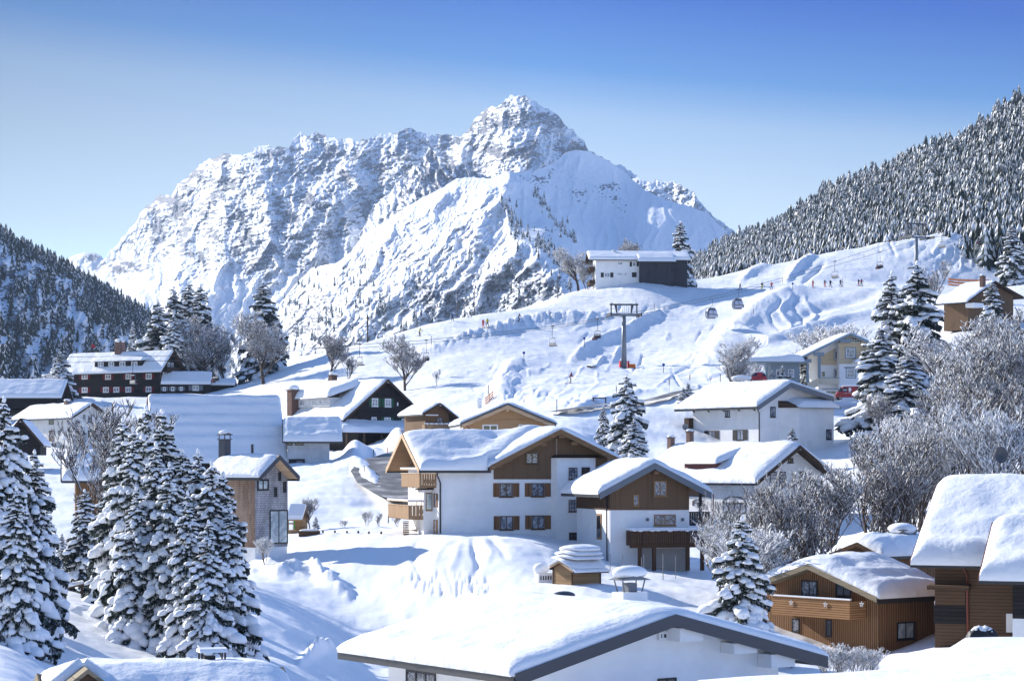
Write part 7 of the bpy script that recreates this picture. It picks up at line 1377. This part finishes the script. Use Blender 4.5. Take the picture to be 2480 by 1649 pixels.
def chair(tb, px, lab, riders=0, flip=0, rl=''):
    p = rope_pt(tb, px); r = empty('chairlift_chair', p, CHY + math.pi * flip, lab, 'lift chair', 'chairs of the chairlift')
    for n, d in chdat:
        if riders and n == 'seat_cushion': continue
        o = bpy.data.objects.new(n, d); COL.objects.link(o); o.parent = r
    M_ = Matrix.Rotation(CHY + math.pi * flip, 4, 'Z')
    for k in range(riders):
        q = p + M_ @ Vector((-.78 + .52 * k, -.12, -3.86)); person('sit', (CDARK, CBLUE, CDARK, CGREY)[k % 4], (CDARK, CWINE, CDARK, CDARK)[(k + flip) % 4], q, CHY + math.pi * flip, rl, 'riders sitting on the chairlift', False)
chair(RB, 322, 'empty chair hanging in front of the dark house', 0, 1); chair(RA, 871, 'empty red-seated chair above the farmhouse roof, between the bare trees', 0, 1); chair(RA, 1338, 'empty red-seated chair over the lit piste, left of the first pylon', 0, 1)
chair(RA, K('c10', 1130, 0)[0], 'empty red-seated chair hanging over the waiting skiers', 0, 1); chair(RA, K('d4', 1757, 0)[0], 'empty red-seated chair right of the second pylon', 0, 1)
chair(RA, 1032, 'loaded chair above the spreading bare tree', 4, 0, 'dark-clad rider on the loaded chair above the spreading bare tree'); chair(RA, 1447, 'loaded chair just left of the first pylon', 4, 0, 'dark-clad rider on the loaded chair beside the first pylon')
chair(RB, 2131, 'loaded chair left of the second pylon', 4, 0, 'dark-clad rider on the loaded chair left of the second pylon'); chair(RA, 2374, 'loaded chair farthest up the hill at the right', 3, 0, 'dark-clad rider on the chair farthest up the hill'); chair(RB, 524, 'loaded chair passing the low black wing', 4, 0, 'dark-clad rider on the chair passing the low black wing')
CABG = mat('cabin_glass', (.10, .12, .17), .12, .6); CABL = mat('cabin_light_glass', (.42, .44, .55), .15, .5)
def gondola(tb, px, lab, yaw):
    p = rope_pt(tb, px); r = empty('gondola_cabin', p, yaw, lab, 'gondola', 'gondola cabins of the lift')
    MB().tube([(-.4, 0, .02), (.3, 0, .05), (.32, 0, -.7), (.28, 0, -1.3), (0, 0, -1.75), (-.3, 0, -1.8)], .055, 6).build('hanger', DSTEEL, r)
    prof = [(-2.0, .72), (-2.15, .95), (-2.6, 1.12), (-3.2, 1.22), (-3.7, 1.15), (-4.1, .92), (-4.25, .8)]; n = 20
    def ring(z, s): return [(s * math.copysign(abs(math.cos(a)) ** .55, math.cos(a)), s * .92 * math.copysign(abs(math.sin(a)) ** .55, math.sin(a)), z) for a in [2 * math.pi * k / n for k in range(n)]]
    b = MB(); rs = [ring(z, s) for z, s in prof]; vs = [v for q in rs for v in q]; fs = [tuple(range(n)), tuple(range((len(prof) - 1) * n, len(prof) * n))[::-1]]
    for i in range(len(prof) - 1): fs += [(i * n + k, (i + 1) * n + k, (i + 1) * n + (k + 1) % n, i * n + (k + 1) % n) for k in range(n)]
    b.add(vs, fs); b.build('cabin_shell', CABG, r)
    q = MB()
    for x0, x1 in ((-.98, -.08), (.08, .98)): q.add([(x0, -1.13, -3.25), (x1, -1.13, -3.25), (x1 * .9, -1.08, -2.45), (x0 * .9, -1.08, -2.45)], [(0, 1, 2, 3)])
    q.build('window', CABL, r); MB().box(-.95, .95, -1.12, -1.08, -3.95, -3.5).build('lower_panel', CABL, r); MB().box(-.75, .75, -.7, .7, -2.02, -1.88).build('roof_plate', STEEL, r)
    MB().box(1.2, 1.34, -.6, .6, -3.85, -3.2).build('ski_rack', DSTEEL, r); return r
gondola(RB, 1722, 'left and lower of the two dark gondola cabins', .35); gondola(RA, 1786, 'right and upper of the two dark gondola cabins', .2)

# ---- masts, marker poles, signs, nets
def pole(name, c, x, y0, y1, yr, r, m_, lab, cat, group=None, top=None, Yfix=None):
    px, pb = K(c, x, y1); g, Y = on(px, pb, *yr); Y = Yfix or Y; g = gp(px, Y); h = (HY - K(c, 0, y0)[1]) / F * Y - g.z
    o = MB().tube([(0, 0, -.5), (0, 0, h)], r, 8).build(name, m_, None, False, g); tag(o, lab, cat, group)
    if top == 'disc': d = MB().tube([(0, -.06, h + .15), (0, -.02, h + .15)], .28, 14).build('sign_disc', mat('blue_sign', (.03, .07, .3), .5), o)
    if top == 'black': MB().tube([(0, 0, h - .9), (0, 0, h + .02)], r * 1.25, 8).build('band', FDARK, o)
    return o, h
for a in ((112, 312, 497, .17, 'thick wooden mast with cross-bolts at the lower end of the crest'), (717, 150, 325, .09, 'thin metal mast beside the person in dark blue'), (828, 142, 292, .12, 'wooden power mast beside the snow heap on the crest'), (1390, 52, 204, .13, 'power mast on the crest left of the frosted tree')):
    o, h = pole('mast', 'c9', a[0], a[1], a[2], (420, 600), a[3], DKWOOD, a[4], 'mast', 'masts along the crest')
    if a[0] in (112, 828): MB().box(-.5, .5, -.06, .06, h - .9, h - .7).build('crosspiece', DKWOOD, o)
for c, x, y0, y1, yr, top, lab in (('c9', 1338, 285, 340, (420, 560), None, 'marker pole above the shaded bank'), ('c9', 2038, 233, 286, (420, 560), None, 'marker pole right of the first pylon head'), ('c9', 540, 452, 512, (380, 560), None, 'marker pole behind the spreading bare tree'), ('c9', 924, 782, 846, (300, 480), None, 'marker pole left of the big snow gully'),
    ('c9', 1162, 875, 902, (280, 480), None, 'short stake behind the pale wooden house'), ('c9', 1383, 878, 968, (270, 420), None, 'marker pole at the end of the upper road'), ('c9', 1783, 790, 868, (280, 420), None, 'marker pole behind the tall middle spruce'), ('c9', 2138, 742, 842, (280, 420), 'black', 'white snow pole with black tip in front of the little firs'),
    ('c9', 2277, 712, 800, (280, 420), 'black', 'white snow pole with black tip behind the little firs'), ('c10', 790, 463, 502, (440, 640), None, 'piste pole between the striding skier and the sign'), ('c10', 1180, 466, 522, (440, 640), None, 'piste pole beside the waiting group'), ('c10', 1476, 460, 502, (440, 640), None, 'piste pole left of the spruce tops'), ('c10', 1320, 312, 342, (560, 760), None, 'piste pole on the upper lit hump'),
    ('c10', 603, 657, 697, (380, 560), None, 'piste pole at the edge of the shaded bowl'), ('c9', 1162, 572, 630, (330, 520), 'disc', 'round blue sign on a pole above the gully'), ('c9', 2100, 652, 702, (330, 520), 'disc', 'round blue sign on a pole right of the first pylon'), ('c9', 1568, 475, 530, (380, 540), 'disc', 'round sign on a pole left of the first pylon'), ('c10', 857, 505, 540, (440, 620), 'disc', 'round blue sign among the skiers'),
    ('c3', 1635, 790, 838, (200, 330), None, 'dark stake at the foot of the snow heap'), ('c3', 1735, 775, 825, (200, 330), None, 'red stake with tape beside the road'), ('c3', 1568, 905, 950, (200, 330), None, 'stake on the road bank edge'), ('c3', 1740, 1258, 1318, (190, 260), None, 'stake beside the chalet wood stack'), ('d6', 645, 20, 120, (300, 360), None, 'thin post beside the upper lamp')):
    pole('marker_pole', c, x, y0, y1, yr, .055, FWHITE if top == 'black' else (CRED if 'red' in lab else DKWOOD), lab, 'pole', 'poles and stakes on the snow', top)
for x, y0, y1 in ((1686, 382, 580), (1828, 388, 660), (1960, 505, 690), (2046, 420, 672), (2072, 385, 605), (2290, 380, 685)):
    px, pb = K('e3', x, y1); o, h = pole('snow_stake', 'e3', x, y0, y1, (130, 178), .028, SEATG, {1686: 'thin snow stake right behind the garden hut roof', 1828: 'second thin stake right of the garden hut', 1960: 'short stake behind the covered chimney', 2046: 'leaning-looking stake in front of the balcony posts', 2072: 'thin stake nearest the left balcony post', 2290: 'stake in front of the garage door'}[x], 'stake', 'thin stakes in the shaded yard')
for x, y0, y1 in ((68, 630, 800), (148, 647, 790)): pole('snow_stake', 'c8', x, y0, y1, (130, 178), .028, SEATG, 'thin stake %s in the shaded yard right of the garage door' % ('left of the pair' if x == 68 else 'right of the pair'), 'stake', 'thin stakes in the shaded yard')
def lamp(c, x, y0, y1, yr, lab, m_=DSTEEL):
    o, h = pole('street_lamp', c, x, y0, y1, yr, .06, m_, lab, 'street lamp'); MB().tube([(0, 0, h - .35), (0, 0, h)], .16, 8, .3).build('lamp_glass', CABL, o); MB().ball((0, 0, h + .12), .42, 10, 6, (1, 1, .5)).build('snow_cap', SNOWP, o, True)
lamp('e1', 1110, 1000, 1320, (300, 420), 'street lamp with a snow cap in front of the white farmhouse'); lamp('d6', 551, 60, 122, (300, 360), 'small lamp beside the upper road', FWHITE)
NET = mat('orange_net', (.75, .25, .08), .8); NET2 = mat('brown_net', (.25, .13, .08), .8)
def net(c, pts, yr, h, m_, name, lab, strips=3):
    w_ = [on(*K(c, x, y), *yr)[0] for x, y in pts]; r = empty(name, w_[0], 0, lab, 'fence'); q = MB()
    for i in range(len(w_) - 1):
        a, b = w_[i] - w_[0], w_[i + 1] - w_[0]; n = 3
        for k in range(strips): z0 = h * (k + .15) / strips; z1 = h * (k + .8) / strips; q.hexa([(a.x, a.y, a.z + z0), (b.x, b.y, b.z + z0), (b.x, b.y + .03, b.z + z0), (a.x, a.y + .03, a.z + z0)], [(a.x, a.y, a.z + z1), (b.x, b.y, b.z + z1), (b.x, b.y + .03, b.z + z1), (a.x, a.y + .03, a.z + z1)])
    q.build('netting', m_, r)
    for v in w_: d = v - w_[0]; MB().tube([(d.x, d.y - .05, d.z - .3), (d.x, d.y - .05, d.z + h + .1)], .06, 6).build('post', m_, r)
    return r
net('c10', [(1868, 512), (1935, 511), (1995, 511), (2130, 505)], (440, 600), 2.4, NET, 'safety_net', 'orange and red safety net behind the ochre-brown house'); net('d3', [(1350, 462), (1470, 462), (1590, 460)], (500, 640), 3.2, NET2, 'safety_net', 'brown mesh fence against the dark barn on the crest', 4)
net('c9', [(905, 918), (930, 892), (955, 868)], (260, 460), 1.2, NET, 'safety_net', 'short orange net at the foot of the gully, above the wooden house roof')

# ---- roads
ASPH = mat('wet_asphalt', (.10, .10, .10), .65, .3); L(ASPH, ramp_of(ASPH, noise_tex(ASPH, .25, 6, .65), [(.35, (.08, .082, .088)), (.50, (.17, .165, .155)), (.58, (.33, .32, .30)), (.68, (.62, .62, .62))]), BS(ASPH).inputs['Base Color'])
def road(pts, width, name, lift=.12):
    c = [Vector((p.x, p.y, 0)) for p in pts]; cc = []
    for i in range(len(c) - 1):
        for k in range(12): cc.append(c[i].lerp(c[i + 1], k / 12))
    cc.append(c[-1]); V = []
    for i, p in enumerate(cc):
        d = (cc[min(i + 2, len(cc) - 1)] - cc[max(i - 2, 0)]).normalized(); n = Vector((-d.y, d.x, 0))
        zs = [ground(p.x + n.x * width * s, p.y + n.y * width * s) for s in (-.5, -.25, 0, .25, .5)]; zm = max(zs) if False else None
        for s, z in zip((-.5, -.25, 0, .25, .5), zs): V.append((p.x + n.x * width * s, p.y + n.y * width * s, z + lift))
    zc_ = np.array([v[2] for v in V]).reshape(-1, 5).mean(1); zc_ = np.convolve(np.pad(zc_, 7, mode='edge'), np.ones(15) / 15, mode='valid'); V = [(v[0], v[1], zc_[i // 5] + .22) for i, v in enumerate(V)]
    o = mesh_np(name, V, grid_faces(len(cc), 5), ASPH, smooth=True); return tag(o, kind='structure')
ur = [solveY(px_, py_, 262, 345) for px_, py_ in ((1340, 1014), (1560, 966), (1700, 944))]; print('ROAD', ur)
road([gp(x, np.interp(x, [1330, 1450, 1560, 1700], [285, 295, 306, 322])) for x in range(1335, 1721, 35)], 2.3, 'upper_road', .3)
road([gp(x, y) for x, y in ((1030, 222), (985, 232), (935, 244), (915, 258), (930, 272), (985, 282), (1060, 290))], 6.5, 'village_road', .15)

# ---- garden hut with stacked snow
SH = House('garden_hut', K('c4', 1270, 0)[0], 157, K('c4', 0, 1345)[1], 38, K('c4', 1150, 0)[0], K('c4', 1447, 0)[0], 'small wooden garden hut under a tall stack of layered snow', 'hut')
r = SH.fit('L', 'c4', (1276, 1262), (1190, 1200), (1128, 1235), .35, .08); r['oe'] = max(r['oe'], .25); hutw = board_mat('hut_boards', ((.20, .12, .06), (.34, .22, .12)), .13, 'h', .07)
SH.wall('L', **wallkw(r), mat_=hutw, z0=-.4); SH.roof('L', **r, ogb=.35, T=.12, Te=0, fascia=LTWOOD, fh=.1, mat_=BROWND, seed=51, rs=.3)
for k, (w0, zz, hh) in enumerate(((1.0, .12, .34), (.92, .42, .32), (.84, .70, .34), (.74, .98, .42))):
    U, Vv = np.meshgrid(np.linspace(0, 1, 40), np.linspace(0, 2 * np.pi, 49), indexing='ij'); ph = U * np.pi; cx_, cy_ = SH.W / 2 + .1 * k, SH.Lg / 2; rx, ry = (SH.W / 2 + .55) * w0, (SH.Lg / 2 + .5) * w0
    se = lambda a, p: np.sign(a) * np.abs(a) ** p; q = 1 + .05 * fbm(Vv * 2 + k * 9, U * 3, 3, k)
    Xs = cx_ + rx * se(np.sin(ph), .45) * se(np.cos(Vv), .5) * q; Ys = cy_ + ry * se(np.sin(ph), .45) * se(np.sin(Vv), .5) * q; rg = r['zr'] - .42 * np.abs(Ys - r['gr']); Zs = rg * (1 if k < 1 else .35) + (r['zr'] - .12) * (0 if k < 1 else .65) + zz - hh * .5 * np.cos(ph) + hh * .45
    mesh_np('snow_layer', np.stack([Xs, Ys, Zs], -1).reshape(-1, 3), grid_faces(40, 49), SNOW, SH.root, smooth=True)
mb = MB(); x0, y0 = -.04, -.04
for x, y in ((0, 0), (SH.W, 0), (0, SH.Lg)): mb = MB().box(x - .05, x + .05, y - .05, y + .05, -.3, r['ze'] - .03); mb.build('corner_post', BROWND, SH.root)
# little stone model house beside it
g, Y = on(*K('e3', 945, 700), 140, 175); r = empty('model_house', g, .4, 'little pale stone model house with an arcade, half buried beside the garden hut', 'ornament')
MB().box(-.7, .55, -.35, .4, -.1, .62).build('body', WHITE, r); q = MB()
for k in range(5): q.box(-.55 + k * .2, -.45 + k * .2, -.362, -.352, .12, .42)
q.build('arcade', FDARK, r); MB().prism([(-.75, -.4, .62), (.0, -.4, .62), (-.38, -.4, 1.15)], (0, .8, 0)).build('roof', WHITE, r); MB().ball((-.35, -.05, .95), 1, 12, 7, (.62, .55, .42)).build('snow_cap', SNOWP, r, True); q = MB(); q.tube([(0, 0, .8), (.4, 0, 1.05), (.85, 0, .8), (1.0, 0, .4)], .16, 8); q.build('snow_drape', SNOWP, r, True); MB().box(.15, .6, -.2, -.1, .88, .96).build('red_edge', CRED, r)
# playhouse
g, Y = on(*K('e4', 270, 790), 195, 230); r = empty('playhouse', g, -.15, 'children\'s wooden playhouse with green inside and a snowy roof, right of the tower house', 'playhouse')
s_ = Y / F * .14029
def E4(x, y): return ((x - 270) * s_, (790 - y) * s_)
(x0, z0), (x1, z1), (xm, zm) = E4(250, 735), E4(392, 545), E4(140, 735)
MB().box(x0, x1, .0, 1.6, z0, z1).build('cabin', hutw, r); MB().box(x0 + .25, x1 - .45, -.03, -.004, z0 + .9, z1 - .12).build('window', FBROWN, r); MB().box(xm, x1, -.5, 1.7, z0 - .35, z0 - .004).build('platform', hutw, r)
MB().box(xm + .1, x0 - .05, 1.4, 1.5, z0, z1 - .1).build('back_panel', mat('green_panel', (.05, .35, .04), .6), r)
for k in range(3): MB().tube([(xm + .05 + k * .45, -.4, z0), (xm + .05 + k * .45, -.4, z1)], .04, 6).build('post', hutw, r)
MB().box(xm, x0, -.45, -.38, z0 + .55, z0 + .68).build('rail', hutw, r)
ax, az = E4(180, 420); bx, bz = E4(405, 545); q = MB()
for sg in (-1, 1): q.hexa([(xm - .1, .6 + sg * 1.35, z1 - .15), (x1 + .15, .6 + sg * 1.35, z1 - .15), (x1 + .15, .6, z1 + 1.0), (xm - .1, .6, z1 + 1.0)], [(xm - .1, .6 + sg * 1.4, z1 - .05), (x1 + .15, .6 + sg * 1.4, z1 - .05), (x1 + .15, .6, z1 + 1.1), (xm - .1, .6, z1 + 1.1)])
q.build('roof', hutw, r); q = MB()
for sg in (-1, 1): q.hexa([(xm, .6 + sg * 1.45, z1 - .02), (x1 + .12, .6 + sg * 1.45, z1 - .02), (x1 + .12, .6, z1 + 1.12), (xm, .6, z1 + 1.12)], [(xm, .6 + sg * 1.3, z1 + .38), (x1 + .12, .6 + sg * 1.3, z1 + .38), (x1 + .12, .6, z1 + 1.42), (xm, .6, z1 + 1.42)])
q.build('roof_snow', SNOWP, r)
g, Y = on(*K('e4', 495, 825), 195, 230); o = MB().box(-.95, .95, -.4, .4, -.1, .4).build('planter', OLDW, None, False, g); tag(o, 'low wooden planter in the snow right of the playhouse', 'planter'); MB().ball((0, 0, .42), 1, 12, 6, (.95, .42, .16)).build('snow', SNOWP, o, True)
for i, (x, y) in enumerate(((727, 790), (934, 792), (1142, 797), (1337, 798), (1520, 803), (1733, 812))):
    g, Y = on(*K('e4', x, y), 186, 215); o = MB().tube([(0, 0, -.2), (0, 0, .28)], .03, 6).build('garden_light', SEATG, None, False, g); MB().ball((0, 0, .12), .11, 8, 6).build('lamp_head', FDARK, o, True); tag(o, 'small dark ball lamp in the row across the lawn snow', 'garden lamp', 'row of ball lamps on the lawn')
# wood stack by the chalet
g, Y = on(*K('e4', 2160, 820), 184, 215); r = empty('wood_stack', gp(K('e4', 2160, 0)[0], 192), 0, 'firewood stack against the left corner of the large chalet', 'wood stack')
q = MB()
for i in range(7):
    for k in range(4): q.tube([(-.2 + k * .13, -.2, .08 + i * .16), (-.2 + k * .13, .5, .08 + i * .16)], .065, 7)
q.build('logs', LARCHV, r); MB().box(-.3, .3, -.25, .55, 1.14, 1.26).build('cover', SNOWP, r)
# rail fence at the lower left
w_ = [on(*K('c6', x, y), 118, 170)[0] for x, y in ((318, 700), (395, 668), (520, 640), (600, 655), (680, 645))]; r = empty('rail_fence', w_[0], 0, 'dark wooden rail fence with a snow-topped beam under the left spruces', 'fence')
for i in range(len(w_) - 1):
    a, b = w_[i] - w_[0], w_[i + 1] - w_[0]; MB().tube([(a.x, a.y, a.z + .75), (b.x, b.y, b.z + .8)], .09, 6).build('rail', DKWOOD, r); MB().tube([(a.x, a.y, a.z - .3), (a.x, a.y, a.z + .9)], .08, 6).build('post', DKWOOD, r)
a, b = w_[1] - w_[0], w_[2] - w_[0]; MB().tube([(a.x, a.y, a.z + .9), (b.x, b.y, b.z + .95)], .14, 8).build('snow', SNOWP, r, True)

# ---- vehicles
VRED = mat('red_paint', (.30, .012, .022), .3, .5); VGL = mat('car_glass', (.02, .03, .04), .08, .6); TYRE = mat('tyre_rubber', (.015, .015, .016), .9, .1); HUB = mat('wheel_rim', (.35, .35, .37), .35, .5, .6)
def car(name, c, xm, yb, wid_px, Y, h, lab, van=True, yaw=0.0):
    px, py = K(c, xm, yb); g = P(px, py, Y); ln = wid_px * CR[c][2] / F * Y; r = empty(name, g, yaw, lab, 'van' if van else 'car'); w2 = .9
    if van: pr = [(0, .35), (.02, .75), (.06, 1.0), (.20, 1.45 * h / 1.9), (.27, h * .97), (.6, h), (.95, h * .96), (1.0, h * .6), (1.0, .35)]
    else: pr = [(0, .35), (.02, .75), (.2, .9), (.33, h * .95), (.6, h), (.8, h * .92), (.95, .95), (1.0, .7), (1.0, .35)]
    pts = [((a - .5) * ln, z) for a, z in pr]; b = MB(); n = len(pts)
    secs = [(-w2, .88), (-w2 + .12, 1.0), (w2 - .12, 1.0), (w2, .88)]; vs = []
    for y, s in secs: vs += [(x * (1 if z < 1 else s * .3 + .7), y * (1 if z < 1 else .9), z if z < .8 else .8 + (z - .8) * (s * .6 + .4)) for x, z in pts]
    fs = []
    for i in range(3): fs += [(i * n + k, i * n + (k + 1) % n, (i + 1) * n + (k + 1) % n, (i + 1) * n + k) for k in range(n)]
    fs += [tuple(range(n))[::-1], tuple(range(3 * n, 4 * n))]; b.add(vs, fs); bod = b.build('body', VRED, r)
    def pan(x0, x1, z0, z1, m_, nm, sl0=0, sl1=0): q = MB(); q.add([(x0, -w2 - .012, z0), (x1, -w2 - .012, z0), (x1 - sl1, -w2 * .93 - .012, z1), (x0 + sl0, -w2 * .93 - .012, z1)], [(0, 1, 2, 3)]); return q.build(nm, m_, bod)
    zt = h * .9; zb_ = h * .58
    pan(-.42 * ln, -.27 * ln, zb_, zt, VGL, 'front_side_window', .38, .0); pan(-.24 * ln, -.08 * ln, zb_, zt, VGL, 'middle_side_window'); pan(.27 * ln, .46 * ln, zb_, zt, VGL, 'rear_side_window', 0, .2)
    if van:
        pan(-.225 * ln, -.10 * ln, zb_ + .15, zt - .12, CABL, 'window_sticker'); q = MB(); q.add([(-.03 * ln, -w2 - .014, zb_), (.02 * ln, -w2 - .014, zb_ + .02), (.07 * ln, -w2 * .96 - .014, zb_ + .22), (.04 * ln, -w2 * .93 - .014, zt), (-.03 * ln, -w2 * .93 - .014, zt)], [(0, 1, 2, 3, 4)]); q.build('white_emblem', FWHITE, bod)
        q = MB()
        for k in range(24):
            if k in (9, 13): continue
            x = -.2 * ln + k * .0135 * ln; hh = .05 + .05 * ((k * 7) % 3 == 0); q.box(x, x + .008 * ln, -w2 - .016, -w2 - .013, zb_ - .22, zb_ - .22 + hh)
        q.build('lettering', FWHITE, bod)
    for x in (-.33 * ln, .32 * ln):
        for y in (-w2 + .05, w2 - .25):
            t = MB().tube([(x, y, .32), (x, y + .2, .32)], .32, 16).build('wheel', TYRE, r, True); MB().tube([(x, y - .01, .32), (x, y + .02, .32)], .18, 12).build('rim', HUB, t)
    MB().ball((-.49 * ln, -w2 + .2, .72), .12, 8, 6, (.5, 1, .8)).build('headlight', CABL, r, True); MB().ball((.49 * ln, -w2 + .12, .9), .1, 8, 6, (.4, 1, 1.6)).build('tail_light', CRED, r, True)
    MB().ball((.1 * ln, 0, h + .02), 1, 16, 7, (.36 * ln, w2 * .85, .13)).build('snow', SNOWP, r, True); return r
car('red_van', 'd5', 1800, 1108, 400, 316, 1.95, 'dark red delivery van with white lettering, parked below the yellow house'); car('red_car', 'd5', 500, 862, 240, 318, 1.5, 'red car parked under the carport behind the small spruces', False)
g = P(*K('d5', 270, 895), 315); r = empty('covered_table', g, 0, 'snow-covered garden table behind a brown planter box, left of the carport car', 'table'); q = MB().box(-1.3, 1.3, -.5, .5, .7, .8)
for x in (-1.1, 1.1): q.box(x - .06, x + .06, -.4, .4, 0, .698)
q.build('frame', FWHITE, r); MB().ball((0, 0, 1.0), 1, 16, 7, (1.5, .7, .42)).build('snow', SNOWP, r, True); o = MB().box(-1.5, 1.6, -1.3, -.8, -.3, .45).build('planter_box', FBROWN, None, False, g); tag(o, 'long brown planter box in front of the snow-covered table', 'planter')
# satellite dishes, round sign
def dish(p, r_, yaw, lab, m_, polelen, arm=True):
    o = empty('satellite_dish', p, yaw, lab, 'satellite dish'); MB().tube([(0, 0, -polelen), (0, 0, 0)], .04, 6).build('pole', DSTEEL, o); d = MB(); n = 16; vs = [(0, -.02, 0)]
    for k in range(n): a = 2 * math.pi * k / n; vs.append((r_ * math.cos(a), -.18, r_ * math.sin(a)))
    for k in range(n): a = 2 * math.pi * k / n; vs.append((r_ * math.cos(a), -.14, r_ * math.sin(a)))
    vs.append((0, .03, 0)); fs = [(0, 1 + (k + 1) % n, 1 + k) for k in range(n)] + [(2 * n + 1, n + 1 + k, n + 1 + (k + 1) % n) for k in range(n)] + [(1 + k, 1 + (k + 1) % n, n + 1 + (k + 1) % n, n + 1 + k) for k in range(n)]; d.add(vs, fs); d.build('reflector', m_, o); a = MB().tube([(0, -.1, -r_), (0, -.7, -.1)], .02, 5); a.build('feed_arm', DSTEEL, o)
dish(P(*K('c5', 2215, 965), 141), .55, .5, 'dark satellite dish on a pole above the weathered barn roof', DSTEEL, 2.4); dish(P(*K('d6', 318, 522), 274), .42, -.6, 'pale satellite dish beside the white house balcony', SEATG, .8); dish(P(*K('c1', 753, 1130), 486), .5, .1, 'round dark red disc on a pole on the dark house ridge', VRED, 1.6)
# tarp-covered heap by the lower wing
g = P(*K('e5', 1570, 1100), 118); r = empty('covered_heap', g, 0, 'heap under a dark tarpaulin topped with crumpled snow, in front of the weathered barn', 'heap'); U, Vv = np.meshgrid(np.linspace(-1, 1, 30), np.linspace(-1, 1, 24), indexing='ij'); hh = np.clip(1 - U ** 4, 0, 1) * np.clip(1 - Vv ** 4, 0, 1) * (1.7 + .5 * ridged(U * 2, Vv * 2, 3, 5) * .5); 
mesh_np('tarpaulin', np.stack([U * .95, Vv * .6, hh * .42 - .5 - .05], -1).reshape(-1, 3), grid_faces(30, 24), FDARK, r, smooth=True); mesh_np('snow', np.stack([U * .85, Vv * .55, hh * .42 - .5 + .02 * np.sign(fbm(U * 3, Vv * 3, 2, 2))], -1).reshape(-1, 3), grid_faces(30, 24), SNOWP, r, smooth=True)
# picnic bench and bin on the slope above the road
g, Y = on(*K('c9', 1670, 915), 280, 420); r = empty('picnic_table', g, 0, 'wooden table standing in the snow above the upper road', 'table'); q = MB().box(-1.0, 1.0, -.35, .35, .75, .88); q.build('table_top', DKWOOD, r)
for x in (-.85, .85): MB().box(x - .07, x + .07, -.3, .3, -.3, .746).build('leg', DKWOOD, r)
g, Y = on(*K('c9', 862, 938), 250, 420); o = MB().tube([(0, 0, -.2), (0, 0, 1.2)], .35, 10, .5).build('litter_bin', FWHITE, None, False, g); tag(o, 'pale round bin behind the wooden house roof ridge', 'bin'); MB().ball((0, 0, 1.3), .55, 10, 6, (1, 1, .4)).build('snow_cap', SNOWP, o, True)
# ------------------------------------------------------------------ air: one closed box round camera and scene
bm = bmesh.new(); bmesh.ops.create_cube(bm, size=1.0)
hx, hy0, hy1, hz0, hz1 = 9500, -4000, 13500, -60, 1120
for v in bm.verts: v.co = (v.co.x * 2 * hx, hy0 + (v.co.y + .5) * (hy1 - hy0), hz0 + (v.co.z + .5) * (hz1 - hz0))
me = bpy.data.meshes.new('haze'); bm.to_mesh(me); bm.free(); hz = bpy.data.objects.new('haze', me); COL.objects.link(hz)
m = bpy.data.materials.new('haze_air'); m.use_nodes = True; m.node_tree.nodes.clear()
vo = N(m, 'ShaderNodeVolumePrincipled'); vo.inputs['Color'].default_value = (.50, .68, 1.0, 1); vo.inputs['Density'].default_value = 4.6e-5; vo.inputs['Anisotropy'].default_value = 0.2
oo = N(m, 'ShaderNodeOutputMaterial'); L(m, vo.outputs[0], oo.inputs['Volume']); me.materials.append(m); tag(hz, kind='stuff')
